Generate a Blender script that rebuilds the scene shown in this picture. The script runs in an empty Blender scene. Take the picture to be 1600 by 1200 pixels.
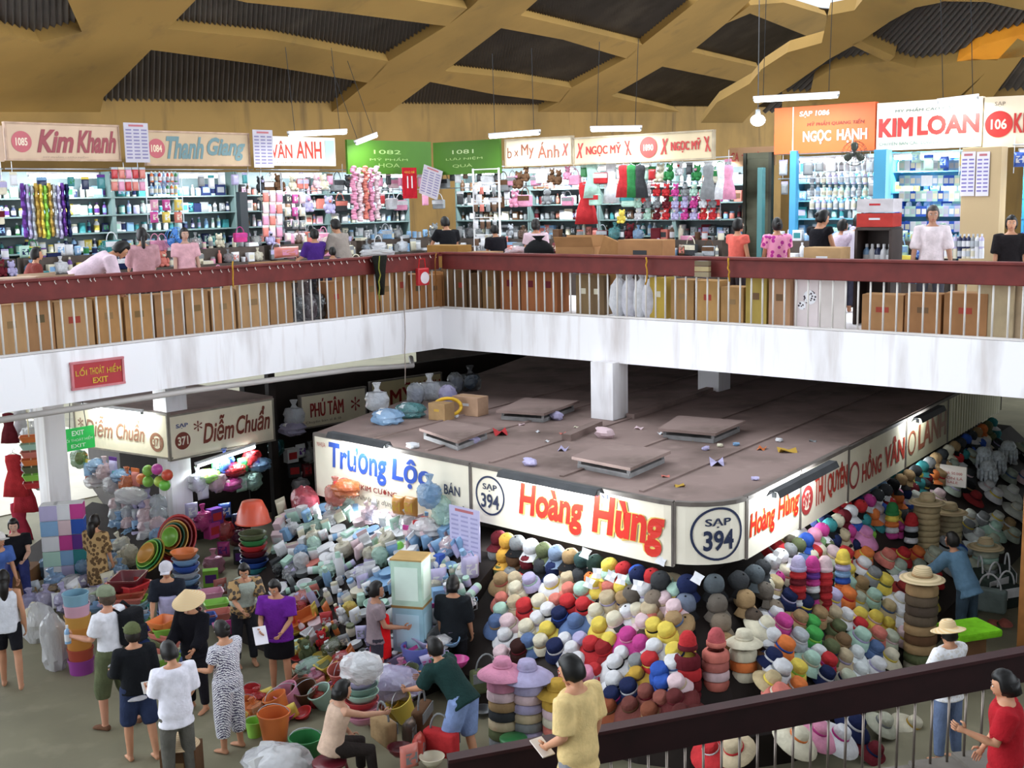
import bpy, bmesh, math, random
from mathutils import Vector, Matrix, noise
rnd = random.Random(7)
sc = bpy.context.scene
COL = sc.collection
V3 = Vector
# ------------------------------------------------------------------ camera
FPX, CAMZ = 1850.0, 6.1
PITCH, ROLL = math.atan(291.6 / FPX), math.radians(1.183)
CAM = V3((0, 0, CAMZ))
FW = V3((0, math.cos(PITCH), -math.sin(PITCH)))
R0 = V3((1, 0, 0)); U0 = R0.cross(FW)
EX = R0 * math.cos(ROLL) - U0 * math.sin(ROLL)
EU = R0 * math.sin(ROLL) + U0 * math.cos(ROLL)
cd = bpy.data.cameras.new('camera'); cam = bpy.data.objects.new('camera', cd); COL.objects.link(cam)
cd.sensor_width = 36; cd.lens = FPX / 1600 * 36; cd.clip_end = 400; cd.clip_start = .1
cam.matrix_world = Matrix(((EX.x, EU.x, -FW.x, 0), (EX.y, EU.y, -FW.y, 0), (EX.z, EU.z, -FW.z, CAMZ), (0, 0, 0, 1)))
sc.camera = cam
# ------------------------------------------------------------------ daylight and exposure
w = bpy.data.worlds.new('daylight'); sc.world = w; w.use_nodes = True
bg = w.node_tree.nodes['Background']; bg.inputs[0].default_value = (.86, .93, 1, 1)
_t = w.node_tree.nodes.new('ShaderNodeTexCoord'); _d = w.node_tree.nodes.new('ShaderNodeVectorMath'); _d.operation = 'DOT_PRODUCT'; _d.inputs[1].default_value = (-.94, .32, .1)
_m = w.node_tree.nodes.new('ShaderNodeMapRange'); _m.inputs[1].default_value = .2; _m.inputs[2].default_value = .95; _m.inputs[3].default_value = .88; _m.inputs[4].default_value = 5   # brighter daylight through the open outer side
w.node_tree.links.new(_t.outputs['Generated'], _d.inputs[0]); w.node_tree.links.new(_d.outputs['Value'], _m.inputs[0]); _e = w.node_tree.nodes.new('ShaderNodeVectorMath'); _e.operation = 'DOT_PRODUCT'; _e.inputs[1].default_value = (.9, -.42, .12); _r = w.node_tree.nodes.new('ShaderNodeMapRange'); _r.inputs[1].default_value = .72; _r.inputs[2].default_value = 1; _r.inputs[4].default_value = 4.2   # added bright lobe from the opposite side, to lift the left fascia
_s = w.node_tree.nodes.new('ShaderNodeMath'); w.node_tree.links.new(_t.outputs['Generated'], _e.inputs[0]); w.node_tree.links.new(_e.outputs['Value'], _r.inputs[0])
w.node_tree.links.new(_m.outputs[0], _s.inputs[0]); w.node_tree.links.new(_r.outputs[0], _s.inputs[1]); w.node_tree.links.new(_s.outputs[0], bg.inputs[1])
vs = sc.view_settings; vs.view_transform = 'Standard'; vs.look = 'None'; vs.gamma = 1; vs.use_curve_mapping = False
vs.exposure = .4

def ray(px, py): return FW + EX * ((px - 800) / FPX) - EU * ((py - 600) / FPX)
def onz(px, py, z):
    d = ray(px, py); return CAM + d * ((z - CAMZ) / d.z)
def atY(px, py, Y):
    d = ray(px, py); return CAM + d * (Y / d.y)
def onpl(px, py, p, n):
    d = ray(px, py); return CAM + d * ((p - CAM).dot(n) / d.dot(n))
# ------------------------------------------------------------------ colours, materials
def hexc(h):
    h = h.lstrip('#'); c = [int(h[i:i + 2], 16) / 255 for i in (0, 2, 4)]
    return tuple(x / 12.92 if x <= .04045 else ((x + .055) / 1.055) ** 2.4 for x in c)
PAL = dict(white='e6e6ea', cream='e2d9bd', beige='cdb994', tan='ad8c5e', brown='6b4a30', grey='8d9092', charcoal='3f4144', black='1b1b1d',
    navy='1f2a55', blue='2f5cc0', sky_blue='86b3de', teal='2f8f93', green='2b8a46', lime='93d93a', olive='67704a', yellow='edd136', mustard='cfa21f',
    orange='ee7a22', red='cf2128', maroon='6f1a26', pink='e995b6', magenta='d23a97', purple='6d3a9a', lavender='bdb4dd', mint='b4dcc9', salmon='e07a6a',
    cardboard='b98a56', silver='b9bfc6', gold='c9a13a', straw='c8b181', denim='5b76a6', amber='d08a1e', skin='b98566', pale_pink='e9c9cf', ink='26304f')
def C(n): return hexc(PAL.get(n, n))
MAT = {}
def _nodes(name):
    m = bpy.data.materials.new(name); m.use_nodes = True; nt = m.node_tree
    return m, nt, nt.nodes['Principled BSDF']
def _new(nt, t, **k):
    n = nt.nodes.new(t)
    for a, b in k.items(): setattr(n, a, b)
    return n
def paint(name, rough, scale=6, lo=.82, hi=1.08, spec=.4, metal=0, bump=0, bscale=60):
    """takes its colour from the object, with a little uneven tone"""
    m, nt, b = _nodes(name)
    oi = _new(nt, 'ShaderNodeObjectInfo'); tc = _new(nt, 'ShaderNodeTexCoord')
    nz = _new(nt, 'ShaderNodeTexNoise'); nz.inputs['Scale'].default_value = scale
    mr = _new(nt, 'ShaderNodeMapRange'); mr.inputs[1].default_value = .3; mr.inputs[2].default_value = .7; mr.inputs[3].default_value = lo; mr.inputs[4].default_value = hi
    mx = _new(nt, 'ShaderNodeVectorMath', operation='SCALE')
    nt.links.new(tc.outputs['Object'], nz.inputs['Vector']); nt.links.new(nz.outputs['Fac'], mr.inputs[0])
    nt.links.new(oi.outputs['Color'], mx.inputs[0]); nt.links.new(mr.outputs[0], mx.inputs['Scale']); nt.links.new(mx.outputs[0], b.inputs['Base Color'])
    b.inputs['Roughness'].default_value = rough; b.inputs['Specular IOR Level'].default_value = spec; b.inputs['Metallic'].default_value = metal
    if bump:
        n2 = _new(nt, 'ShaderNodeTexNoise'); n2.inputs['Scale'].default_value = bscale; bp = _new(nt, 'ShaderNodeBump'); bp.inputs['Strength'].default_value = bump; bp.inputs['Distance'].default_value = .02
        nt.links.new(tc.outputs['Object'], n2.inputs['Vector']); nt.links.new(n2.outputs['Fac'], bp.inputs['Height']); nt.links.new(bp.outputs[0], b.inputs['Normal'])
    MAT[name] = m; return m
paint('plastic', .32, 3, .94, 1.04, .5); paint('fabric', .9, 9, .8, 1.08, .15, bump=.4, bscale=40); paint('paper', .75, 4, .93, 1.03, .2); paint('metal', .35, 5, .85, 1.05, .5, .85)
paint('wood', .6, 5, .75, 1.1, .3); paint('skin', .55, 8, .92, 1.05, .35); paint('hair', .45, 30, .7, 1.3, .35); paint('card', .8, 5, .86, 1.07, .15); paint('enamel', .45, 2, .9, 1.05, .4)
def two_tone(name, kind, c2, scale, rough=.9, thr=.5):
    m, nt, b = _nodes(name); oi = _new(nt, 'ShaderNodeObjectInfo'); tc = _new(nt, 'ShaderNodeTexCoord')
    mx = _new(nt, 'ShaderNodeMix', data_type='RGBA')
    rp = _new(nt, 'ShaderNodeMath', operation='GREATER_THAN'); rp.inputs[1].default_value = thr
    if kind == 'stripe':
        t = _new(nt, 'ShaderNodeTexWave', wave_type='BANDS', bands_direction='Z'); o = t.outputs['Fac']
    elif kind == 'vstripe':
        t = _new(nt, 'ShaderNodeTexWave', wave_type='BANDS', bands_direction='X'); o = t.outputs['Fac']
    elif kind == 'dash':
        t = _new(nt, 'ShaderNodeTexWave', wave_type='BANDS', bands_direction='DIAGONAL'); t.inputs['Distortion'].default_value = 5; t.inputs['Detail Scale'].default_value = 2; o = t.outputs['Fac']
    else:
        t = _new(nt, 'ShaderNodeTexVoronoi'); o = t.outputs['Distance']
    t.inputs['Scale'].default_value = scale
    nt.links.new(tc.outputs['Object'], t.inputs['Vector']); nt.links.new(o, rp.inputs[0]); nt.links.new(rp.outputs[0], mx.inputs['Factor'])
    nt.links.new(oi.outputs['Color'], mx.inputs['A']); mx.inputs['B'].default_value = (*C(c2), 1)
    nt.links.new(mx.outputs['Result'], b.inputs['Base Color']); b.inputs['Roughness'].default_value = rough
    MAT[name] = m
two_tone('dashes', 'dash', 'white', 22); two_tone('blotches', 'voro', 'pink', 14, thr=.42); two_tone('leafy', 'voro', 'tan', 16, thr=.5); two_tone('weave', 'stripe', 'beige', 20, thr=.45)
two_tone('checks', 'vstripe', 'white', 14, thr=.62); two_tone('bands', 'stripe', 'white', 9, .4); two_tone('specks', 'voro', 'white', 26, thr=.4); two_tone('print', 'stripe', 'grey', 30, .8, .72)
def film(name, alpha, rough=.15):
    m, nt, b = _nodes(name); oi = _new(nt, 'ShaderNodeObjectInfo'); tr = _new(nt, 'ShaderNodeBsdfTransparent'); mx = _new(nt, 'ShaderNodeMixShader')
    tc = _new(nt, 'ShaderNodeTexCoord'); nz = _new(nt, 'ShaderNodeTexNoise'); nz.inputs['Scale'].default_value = 18; bp = _new(nt, 'ShaderNodeBump'); bp.inputs['Strength'].default_value = .9; bp.inputs['Distance'].default_value = .05
    nt.links.new(tc.outputs['Object'], nz.inputs['Vector']); nt.links.new(nz.outputs['Fac'], bp.inputs['Height']); nt.links.new(bp.outputs[0], b.inputs['Normal'])
    nt.links.new(oi.outputs['Color'], b.inputs['Base Color']); b.inputs['Roughness'].default_value = rough; b.inputs['Specular IOR Level'].default_value = .8
    mx.inputs[0].default_value = alpha; nt.links.new(tr.outputs[0], mx.inputs[1]); nt.links.new(b.outputs[0], mx.inputs[2]); nt.links.new(mx.outputs[0], nt.nodes['Material Output'].inputs[0])
    MAT[name] = m
film('film', .66)
def emit(name, col, s):
    m = bpy.data.materials.new(name); m.use_nodes = True; nt = m.node_tree; nt.nodes.clear(); e = _new(nt, 'ShaderNodeEmission'); o = _new(nt, 'ShaderNodeOutputMaterial')
    e.inputs[0].default_value = (*col, 1); e.inputs[1].default_value = s; nt.links.new(e.outputs[0], o.inputs[0]); MAT[name] = m
emit('tube_glow', (.9, .97, 1), 7)
def surface(name, base, stains=(), rough=.8, scale=1.0, coords='Object', bump=0, bands=None):
    """a built surface: base colour, then stains of their own shape: (colour, noise scale xyz, low, high, strength)"""
    m, nt, b = _nodes(name); tc = _new(nt, 'ShaderNodeTexCoord'); last = None
    rgb = _new(nt, 'ShaderNodeRGB'); rgb.outputs[0].default_value = (*C(base), 1); last = rgb.outputs[0]
    for col, sxyz, lo, hi, amt in stains:
        mp = _new(nt, 'ShaderNodeMapping'); mp.inputs['Scale'].default_value = sxyz; nz = _new(nt, 'ShaderNodeTexNoise'); nz.inputs['Scale'].default_value = scale; nz.inputs['Detail'].default_value = 5
        mr = _new(nt, 'ShaderNodeMapRange'); mr.inputs[1].default_value = lo; mr.inputs[2].default_value = hi; mr.inputs[4].default_value = amt
        mx = _new(nt, 'ShaderNodeMix', data_type='RGBA'); mx.inputs['B'].default_value = (*C(col), 1)
        nt.links.new(tc.outputs[coords], mp.inputs[0]); nt.links.new(mp.outputs[0], nz.inputs['Vector']); nt.links.new(nz.outputs['Fac'], mr.inputs[0])
        nt.links.new(mr.outputs[0], mx.inputs['Factor']); nt.links.new(last, mx.inputs['A']); last = mx.outputs['Result']
    nt.links.new(last, b.inputs['Base Color']); b.inputs['Roughness'].default_value = rough; b.inputs['Specular IOR Level'].default_value = .25
    MAT[name] = m; return m
surface('white_paint', 'eeecef', [('9a8c86', (2.2, 2.2, .5), .52, .75, .55), ('b9aaa4', (9, 9, .7), .55, .8, .5)], .75)
surface('ochre_concrete', '97763e', [('6d5830', (.5, .5, .5), .45, .75, .6), ('5a4a33', (1.5, 1.5, 1.5), .6, .8, .5)], .85)
surface('roof_sheet', '4e4741', [('7a6f60', (.7, .7, .7), .5, .7, .35), ('3a342e', (1.6, 1.6, 1.6), .5, .75, .5)], .7)
surface('kiosk_top', '8a7670', [('54463f', (.9, .9, .9), .45, .7, .7), ('9c8880', (3, 3, 3), .55, .75, .5)], .9)
surface('pale_ground', 'cfc8b8', [('a8a090', (.8, .8, .8), .45, .75, .4)], .8)
surface('orange_glow_paint', 'e8962a', [('b86a1c', (1, 1, 1), .5, .75, .5)], .6)  # sun glow through the roof sheet is painted into this orange
surface('ground', '7f7a64', [('5f5a4c', (.6, .6, .6), .45, .75, .6), ('96907a', (2, 2, 2), .55, .75, .5)], .75)
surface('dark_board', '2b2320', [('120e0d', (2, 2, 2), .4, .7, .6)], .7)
paint('sign_face', .5, 2.5, .93, 1.03, .3)
surface('stair_stone', '6d6760', [('4a453f', (2, 2, 2), .45, .7, .6)], .8)
surface('plaster_tan', 'b79f7a', [('8d7654', (1.5, 1.5, .5), .5, .75, .6)], .8)
surface('wall_ochre', '8a6c3c', [('5f4b2a', (.6, .6, .6), .45, .75, .6), ('4d3d2a', (2.5, 2.5, .4), .58, .75, .6)], .85)
# ------------------------------------------------------------------ mesh pieces: every piece is (verts, faces)
def join(*ps):
    v, f = [], []
    for p in ps:
        k = len(v); v += p[0]; f += [tuple(i + k for i in q) for q in p[1]]
    return v, f
def xf(p, M): return [M @ V3(q) for q in p[0]], p[1]
def mv(p, x, y, z): return [V3(q) + V3((x, y, z)) for q in p[0]], p[1]
def rot(p, ang, ax='Z'): return xf(p, Matrix.Rotation(ang, 4, ax))
def box(sx, sy, sz, c=(0, 0, 0)):
    x, y, z = sx / 2, sy / 2, sz / 2
    v = [V3((a * x + c[0], b * y + c[1], d * z + c[2])) for a in (-1, 1) for b in (-1, 1) for d in (-1, 1)]
    return v, [(0, 1, 3, 2), (4, 6, 7, 5), (0, 4, 5, 1), (2, 3, 7, 6), (0, 2, 6, 4), (1, 5, 7, 3)]
def rbox(sx, sy, sz, b=.01, c=(0, 0, 0), seg=2):
    bm = bmesh.new(); bmesh.ops.create_cube(bm, size=1)
    for q in bm.verts: q.co = V3((q.co.x * sx, q.co.y * sy, q.co.z * sz))
    bmesh.ops.bevel(bm, geom=bm.edges[:], offset=b, segments=seg, affect='EDGES', profile=.6)
    v = [q.co + V3(c) for q in bm.verts]; bm.verts.index_update(); f = [tuple(q.index for q in g.verts) for g in bm.faces]; bm.free(); return v, f
def lathe(prof, n=16):
    v, f, rings = [], [], []
    for r, z in prof:
        if r < 1e-5: rings.append([len(v)]); v.append(V3((0, 0, z)))
        else:
            rings.append(list(range(len(v), len(v) + n))); v += [V3((r * math.cos(2 * math.pi * i / n), r * math.sin(2 * math.pi * i / n), z)) for i in range(n)]
    for a, b in zip(rings, rings[1:]):
        for i in range(n):
            j = (i + 1) % n
            if len(a) == 1 and len(b) == 1: continue
            if len(a) == 1: f.append((a[0], b[i], b[j]))
            elif len(b) == 1: f.append((a[i], a[j], b[0]))
            else: f.append((a[i], a[j], b[j], b[i]))
    return v, f
def loft(rings):
    """rings: lists of n points; both ends closed"""
    n = len(rings[0]); v = [V3(p) for r in rings for p in r]; f = []
    for k in range(len(rings) - 1):
        for i in range(n):
            j = (i + 1) % n; f.append((k * n + i, k * n + j, k * n + n + j, k * n + n + i))
    f.append(tuple(reversed(range(n)))); f.append(tuple(range((len(rings) - 1) * n, len(rings) * n)))
    return v, f
def tube(pts, rad, n=8):
    pts = [V3(p) for p in pts]
    if not hasattr(rad, '__len__'): rad = [rad] * len(pts)
    rings, up = [], None
    for i, p in enumerate(pts):
        t = (pts[min(i + 1, len(pts) - 1)] - pts[max(i - 1, 0)]).normalized()
        if up is None: up = t.orthogonal().normalized()
        up = (up - t * up.dot(t))
        up = up.normalized() if up.length > 1e-6 else t.orthogonal().normalized()
        s = t.cross(up); rings.append([p + (up * math.cos(2 * math.pi * k / n) + s * math.sin(2 * math.pi * k / n)) * rad[i] for k in range(n)])
    return loft(rings)
def ball(rx, ry=None, rz=None, c=(0, 0, 0), nu=12, nv=8, fn=None):
    ry = ry or rx; rz = rz or rx; v, f = [], []
    for j in range(nv + 1):
        th = math.pi * j / nv
        for i in range(nu):
            ph = 2 * math.pi * i / nu; d = V3((math.sin(th) * math.cos(ph), math.sin(th) * math.sin(ph), math.cos(th)))
            k = fn(d) if fn else 1
            v.append(V3((d.x * rx * k, d.y * ry * k, d.z * rz * k)) + V3(c))
    for j in range(nv):
        for i in range(nu):
            a, b = j * nu + i, j * nu + (i + 1) % nu; f.append((a, a + nu, b + nu, b))
    return v, f
def prism(poly, z0, z1):
    n = len(poly); v = [V3((p[0], p[1], z0)) for p in poly] + [V3((p[0], p[1], z1)) for p in poly]
    f = [(i, (i + 1) % n, n + (i + 1) % n, n + i) for i in range(n)] + [tuple(reversed(range(n))), tuple(range(n, 2 * n))]
    return v, f
def extrude(poly, d):
    """3-D polygon pushed along vector d"""
    n = len(poly); poly = [V3(p) for p in poly]; v = poly + [p + d for p in poly]
    return v, [(i, (i + 1) % n, n + (i + 1) % n, n + i) for i in range(n)] + [tuple(reversed(range(n))), tuple(range(n, 2 * n))]
def mesh(name, p, mat=None, smooth=False, fix=True):
    me = bpy.data.meshes.new(name); me.from_pydata([tuple(q) for q in p[0]], [], p[1])
    if fix:
        bm = bmesh.new(); bm.from_mesh(me); bmesh.ops.remove_doubles(bm, verts=bm.verts, dist=1e-5); bmesh.ops.recalc_face_normals(bm, faces=bm.faces); bm.to_mesh(me); bm.free()
    if mat: me.materials.append(MAT[mat] if isinstance(mat, str) else mat)
    if smooth:
        me.polygons.foreach_set('use_smooth', [True] * len(me.polygons))
        if smooth is not True: me.set_sharp_from_angle(angle=math.radians(smooth))
    return me
def ob(name, me, parent=None, col=None):
    o = bpy.data.objects.new(name, me); COL.objects.link(o)
    if parent: o.parent = parent
    if col is not None: o.color = (*(C(col) if isinstance(col, str) else col), 1)
    return o
SEEN = {}
def tag(o, label, cat, group=None, kind=None):
    o['label'] = label; o['category'] = cat
    if group: o['group'] = group
    if kind: o['kind'] = kind
    SEEN.setdefault(label, []).append(o.name); return o
def empty(name, loc=(0, 0, 0), rz=0):
    o = bpy.data.objects.new(name, None); COL.objects.link(o); o.location = loc; o.rotation_euler = (0, 0, rz); o.empty_display_size = .1; return o
def struct(name, p, mat, col=None, smooth=False):
    o = ob(name, mesh(name, p, mat, smooth), None, col); o['kind'] = 'structure'; return o
ORD = 'zeroth first second third fourth fifth sixth seventh eighth ninth tenth eleventh twelfth thirteenth fourteenth fifteenth sixteenth seventeenth eighteenth nineteenth twentieth'.split()
def nth(i):
    if i < len(ORD): return ORD[i]
    return {2: 'twenty', 3: 'thirty', 4: 'forty', 5: 'fifty'}[i // 10] + ('-' + ORD[i % 10] if i % 10 else 'th')
# ------------------------------------------------------------------ goods: a kind is a list of parts (name, mesh, which colour)
KIND = {}
def kind(name, *parts):
    KIND[name] = [(pn, mesh(pn.split('>')[-1], p, m, sm), ci) for pn, p, m, sm, ci in parts]   # 'crown>band': the band is a part of the crown
def put(k, loc, col='white', label='', cat='', group=None, rz=0, tilt=None, s=1, name=None, col2='white', R=None):
    """one instance of a kind: an object, or an Empty with copies of its parts"""
    parts = KIND[k]; name = name or k
    sv = s if hasattr(s, '__len__') else (s, s, s)
    if R is None:
        R = Matrix.Rotation(rz, 3, 'Z')
        if tilt is not None:                        # tilt: the direction the thing's own up leans to
            R = V3((0, 0, 1)).rotation_difference(V3(tilt).normalized()).to_matrix() @ R
    M = Matrix.Translation(V3(loc)) @ R.to_4x4() @ Matrix.Diagonal((*sv, 1))
    def tone(c):                                    # goods' colours darkened and greyed in place of dimmer light
        l = .3 * c[0] + .6 * c[1] + .1 * c[2]; return tuple((x * .88 + l * .12) * .8 for x in c)
    cs = (tone(C(col)), tone(C(col2)))
    def setc(o, ci): o.color = (*(cs[ci] if isinstance(ci, int) else C(ci)), 1)
    if len(parts) == 1:
        o = bpy.data.objects.new(name, parts[0][1]); COL.objects.link(o); setc(o, parts[0][2])
    else:
        o = bpy.data.objects.new(name, None); COL.objects.link(o); o.empty_display_size = .05
        by = {}
        for pn, me, ci in parts:
            up_, _, pn = pn.rpartition('>'); c = bpy.data.objects.new(pn, me); COL.objects.link(c); c.parent = by.get(up_, o); by[pn] = c; setc(c, ci)
    o.matrix_world = M
    return tag(o, label, cat or k.replace('_', ' ').split()[-1], group)
# ------------------------------------------------------------------ kinds of goods (metres, standing on z = 0)
def hat_parts(cr, ch, br, droop, top=.8, flare=0):
    crown = lathe([(0, ch), (cr * .55, ch * .985), (cr * top, ch * .9), (cr * .95, ch * .55), (cr, .004), (cr * .9, .002), (0, .01)], 18)
    brim = lathe([(cr * .93, .012), (cr * 1.15, .014), ((cr + br) / 2, .012 - droop * .35), (br, -droop + flare), (br * 1.005, -droop - .006 + flare), ((cr + br) / 2, .003 - droop * .35), (cr * .93, .001)], 22)
    band = lathe([(cr * 1.0, .012), (cr * 1.03, .014), (cr * 1.0, ch * .33), (cr * .96, ch * .34), (cr * .9, .012)], 18)
    lift = max(droop - flare + .006, 0)
    return mv(crown, 0, 0, lift), mv(brim, 0, 0, lift), mv(band, 0, 0, lift)
for nm, a, mt in (('sun_hat', (.092, .11, .19, .035), 'fabric'), ('straw_hat', (.09, .1, .2, .012), 'weave'), ('bucket_hat', (.095, .105, .15, .055, .9), 'fabric'), ('wide_hat', (.09, .1, .235, .06), 'fabric'), ('boater_hat', (.09, .085, .16, .0, .97), 'weave')):
    c, b, d = hat_parts(*a); kind(nm, ('crown', c, mt, True, 0), ('brim', b, mt, True, 0), ('crown>band', d, 'fabric', True, 1))
def cap():
    crown = lathe([(0, .125), (.045, .119), (.078, .095), (.092, .05), (.094, .0), (.084, .0), (.08, .04), (0, .1)], 16)
    v, f = [], []
    n, m = 9, 4
    for k in range(2):
        for j in range(m):
            for i in range(n):
                a = math.radians(-62 + 124 * i / (n - 1)); t = j / (m - 1); r = .09 + t * .095 * math.cos(a * .85)
                v.append(V3((math.sin(a) * r * .95, math.cos(a) * r + .0, .012 - .02 * t - .05 * (math.sin(a) ** 2) * t - k * .006)))
    for k in range(2):
        for j in range(m - 1):
            for i in range(n - 1):
                q = k * n * m + j * n + i; f.append((q, q + 1, q + n + 1, q + n))
    for i in range(n - 1):
        q = (m - 1) * n + i; f.append((q, q + 1, q + 1 + n * m, q + n * m))
    for j in range(m - 1):
        for e in (0, n - 1):
            q = j * n + e; f.append((q, q + n, q + n + n * m, q + n * m))
    return crown, (v, f), ball(.01, .01, .006, (0, 0, .126), 8, 4)
c, v_, bt = cap(); kind('baseball_cap', ('crown', c, 'fabric', True, 0), ('visor', v_, 'fabric', 40, 1), ('crown>button', bt, 'fabric', True, 1))
kind('nested_hat', ('brim', lathe([(.095, .012), (.125, .01), (.15, -.002), (.152, -.03), (.145, -.034), (.11, -.012), (.09, -.012)], 20), 'fabric', True, 0))
kind('beanie', ('crown', lathe([(0, .2), (.05, .185), (.085, .13), (.095, .05), (.096, .0), (.085, 0), (0, .02)], 16), 'fabric', True, 0), ('cuff', lathe([(.095, 0), (.104, .005), (.104, .05), (.094, .055), (.09, .02)], 16), 'fabric', True, 1))
kind('conical_hat', ('cone', lathe([(0, .2), (.01, .196), (.22, .0), (.222, -.004), (.21, 0), (0, .185)], 28), 'weave', 50, 0))
def bowl(r, h, rb=.6, t=.006): return lathe([(0, 0), (r * rb, 0), (r * (rb + (1 - rb) * .7), h * .5), (r, h * .96), (r * 1.06, h * .97), (r * 1.06, h), (r * .98, h), (r * (rb + (1 - rb) * .66), h * .5 + t), (r * rb * .95, t * 2), (0, t * 2)], 24)
kind('plastic_basin', ('basin', bowl(.2, .12), 'plastic', 50, 0)); kind('plastic_bowl', ('bowl', bowl(.1, .075, .5), 'plastic', 50, 0))
kind('square_basket', ('basket', join(*[xf(loft([[V3((a * .17 * s, b * .13 * s, z)) for a, b in ((-1, -.8), (-.9, -1), (.9, -1), (1, -.8), (1, .8), (.9, 1), (-.9, 1), (-1, .8))] for s, z in ((.72, 0), (.98, .1), (1.05, .105), (1.05, .12), (.95, .118), (.7, .012))]), Matrix())]), 'plastic', 40, 0))
kind('bucket', ('pail', lathe([(0, 0), (.1, 0), (.135, .24), (.143, .24), (.143, .255), (.132, .255), (.098, .01), (0, .01)], 22), 'plastic', 50, 0), ('bail', tube([(.138 * math.cos(a), .0, .23 + .1 * math.sin(a)) for a in [math.pi * k / 8 for k in range(9)]], .004, 6), 'metal', True, 'silver'))
kind('storage_tub', ('tub', lathe([(0, 0), (.17, 0), (.185, .2), (.195, .2), (.195, .225), (.18, .225), (.165, .01), (0, .01)], 24), 'plastic', 50, 0))
def crumpled(seed, rx, ry, h, neck):
    """a filled plastic bag: creased faces, slumped foot, drawn-in or folded mouth"""
    def fn(d):
        q = V3((d.x * 2.2 + seed, d.y * 2.2, d.z * 2.2)); r = 1 - abs(noise.noise(q)) * 1.1; r2 = 1 - abs(noise.noise(q * 2.4))
        top = 1 - (.45 if neck else .12) * sst_(.35, 1, d.z); return (.62 + .38 * r + .14 * r2) * top * (1.12 if d.z < -.4 else 1)
    body = ball(rx, ry, h * .45, (0, 0, h * .4), 18, 12, fn)
    if not neck: return body
    return join(body, loft([[V3((math.cos(a) * w_ * (1 + .3 * math.sin(4 * a + seed)), math.sin(a) * w_ * .6, z)) for a in [2 * math.pi * i / 12 for i in range(12)]] for w_, z in ((rx * .3, h * .66), (rx * .16, h * .76), (rx * .34, h * .95), (rx * .3, h * .97))]))
def sst_(a, b, x):
    t = min(1, max(0, (x - a) / (b - a))); return t * t * (3 - 2 * t)
for i, (rx, ry, h, nk) in enumerate(((.13, .1, .32, True), (.17, .12, .2, False), (.1, .085, .3, False))):
    r_ = random.Random(i); cont = join(*[xf(rbox(.07, .05, .08, .012), Matrix.Translation((r_.uniform(-.5, .5) * rx, r_.uniform(-.4, .4) * ry, .05 + r_.random() * h * .38)) @ Matrix.Rotation(r_.random() * 3, 4, (1, .5, .7))) for _ in range(5)], ball(rx * .6, ry * .6, h * .26, (0, 0, h * .3), 8, 6))
    kind('plastic_bag' if i == 0 else 'plastic_bag%d' % i, ('bag', crumpled(i * 3.7, rx, ry, h, nk), 'film', 38, 0), ('contents', cont, 'plastic', 40, 1))
def pillow(sx, sy, sz, seed=0):
    n, v, f = 8, [], []
    for k in (1, -1):
        for j in range(n + 1):
            for i in range(n + 1):
                x, y = 2 * i / n - 1, 2 * j / n - 1; e = max(0, (1 - x ** 4) * (1 - y ** 4)) ** .5
                v.append(V3((x * sx / 2, k * (.003 + e * sy / 2 * (1 + .25 * noise.noise(V3((x * 2, y * 2, seed + k))))), (y + 1) * sz / 2)))
    m = (n + 1) ** 2
    for k in (0, 1):
        for j in range(n):
            for i in range(n):
                q = k * m + j * (n + 1) + i; f.append((q, q + 1, q + n + 2, q + n + 1))
    for i in range(n):
        for a, b in (((i), (i + 1)), (n * (n + 1) + i, n * (n + 1) + i + 1), (i * (n + 1), (i + 1) * (n + 1)), (i * (n + 1) + n, (i + 1) * (n + 1) + n)): f.append((a, b, b + m, a + m))
    return v, f
def panel(w, h, z, y, t=.003): return box(w, t, h, (0, y, z))
kind('soft_packet', ('pouch', pillow(.16, .09, .2), 'plastic', True, 0), ('printed_label', panel(.1, .09, .1, -.047), 'paper', False, 1))
kind('hanging_packet', ('pouch', pillow(.15, .05, .2, 3), 'plastic', True, 0), ('header_card', box(.15, .012, .05, (0, 0, .222)), 'paper', False, 1))
kind('carton', ('box', rbox(.18, .12, .2, .006, (0, 0, .1)), 'card', False, 0), ('printed_label', panel(.13, .1, .1, -.0605), 'paper', False, 1))
kind('flat_box', ('box', rbox(.26, .18, .07, .005, (0, 0, .035)), 'card', False, 0), ('printed_label', box(.16, .1, .003, (0, 0, .0705)), 'paper', False, 1))
def bottle(r, h, neck, cap_): return lathe([(0, 0), (r, .004), (r, h * .62), (r * .85, h * .72), (neck, h * .8), (neck, h * .86), (0, h * .86)], 12), lathe([(0, h), (cap_, h * .99), (cap_, h * .85), (0, h * .85)], 10), lathe([(r * 1.01, h * .15), (r * 1.02, h * .16), (r * 1.02, h * .52), (r * 1.01, h * .53), (r * .9, h * .3)], 12)
for nm, a in (('bottle', (.04, .25, .016, .018)), ('shampoo_bottle', (.05, .24, .024, .03)), ('spray_can', (.033, .22, .02, .024))):
    b, c, l = bottle(*a); kind(nm, ('bottle_body', b, 'plastic', 50, 0), ('cap', c, 'plastic', 50, 1), ('bottle_body>wrap_label', l, 'paper', 50, 1))
kind('jar', ('jar_body', lathe([(0, 0), (.055, .004), (.058, .1), (.045, .12), (0, .12)], 14), 'plastic', 50, 0), ('lid', lathe([(0, .155), (.05, .152), (.052, .118), (0, .118)], 14), 'plastic', 50, 1))
kind('tin', ('can', lathe([(0, 0), (.06, 0), (.06, .01), (.057, .015), (.057, .15), (.06, .155), (.06, .165), (0, .163)], 16), 'enamel', 50, 0), ('wrap_label', lathe([(.0575, .03), (.0585, .03), (.0585, .14), (.0575, .14)], 16), 'paper', 50, 1))
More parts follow.
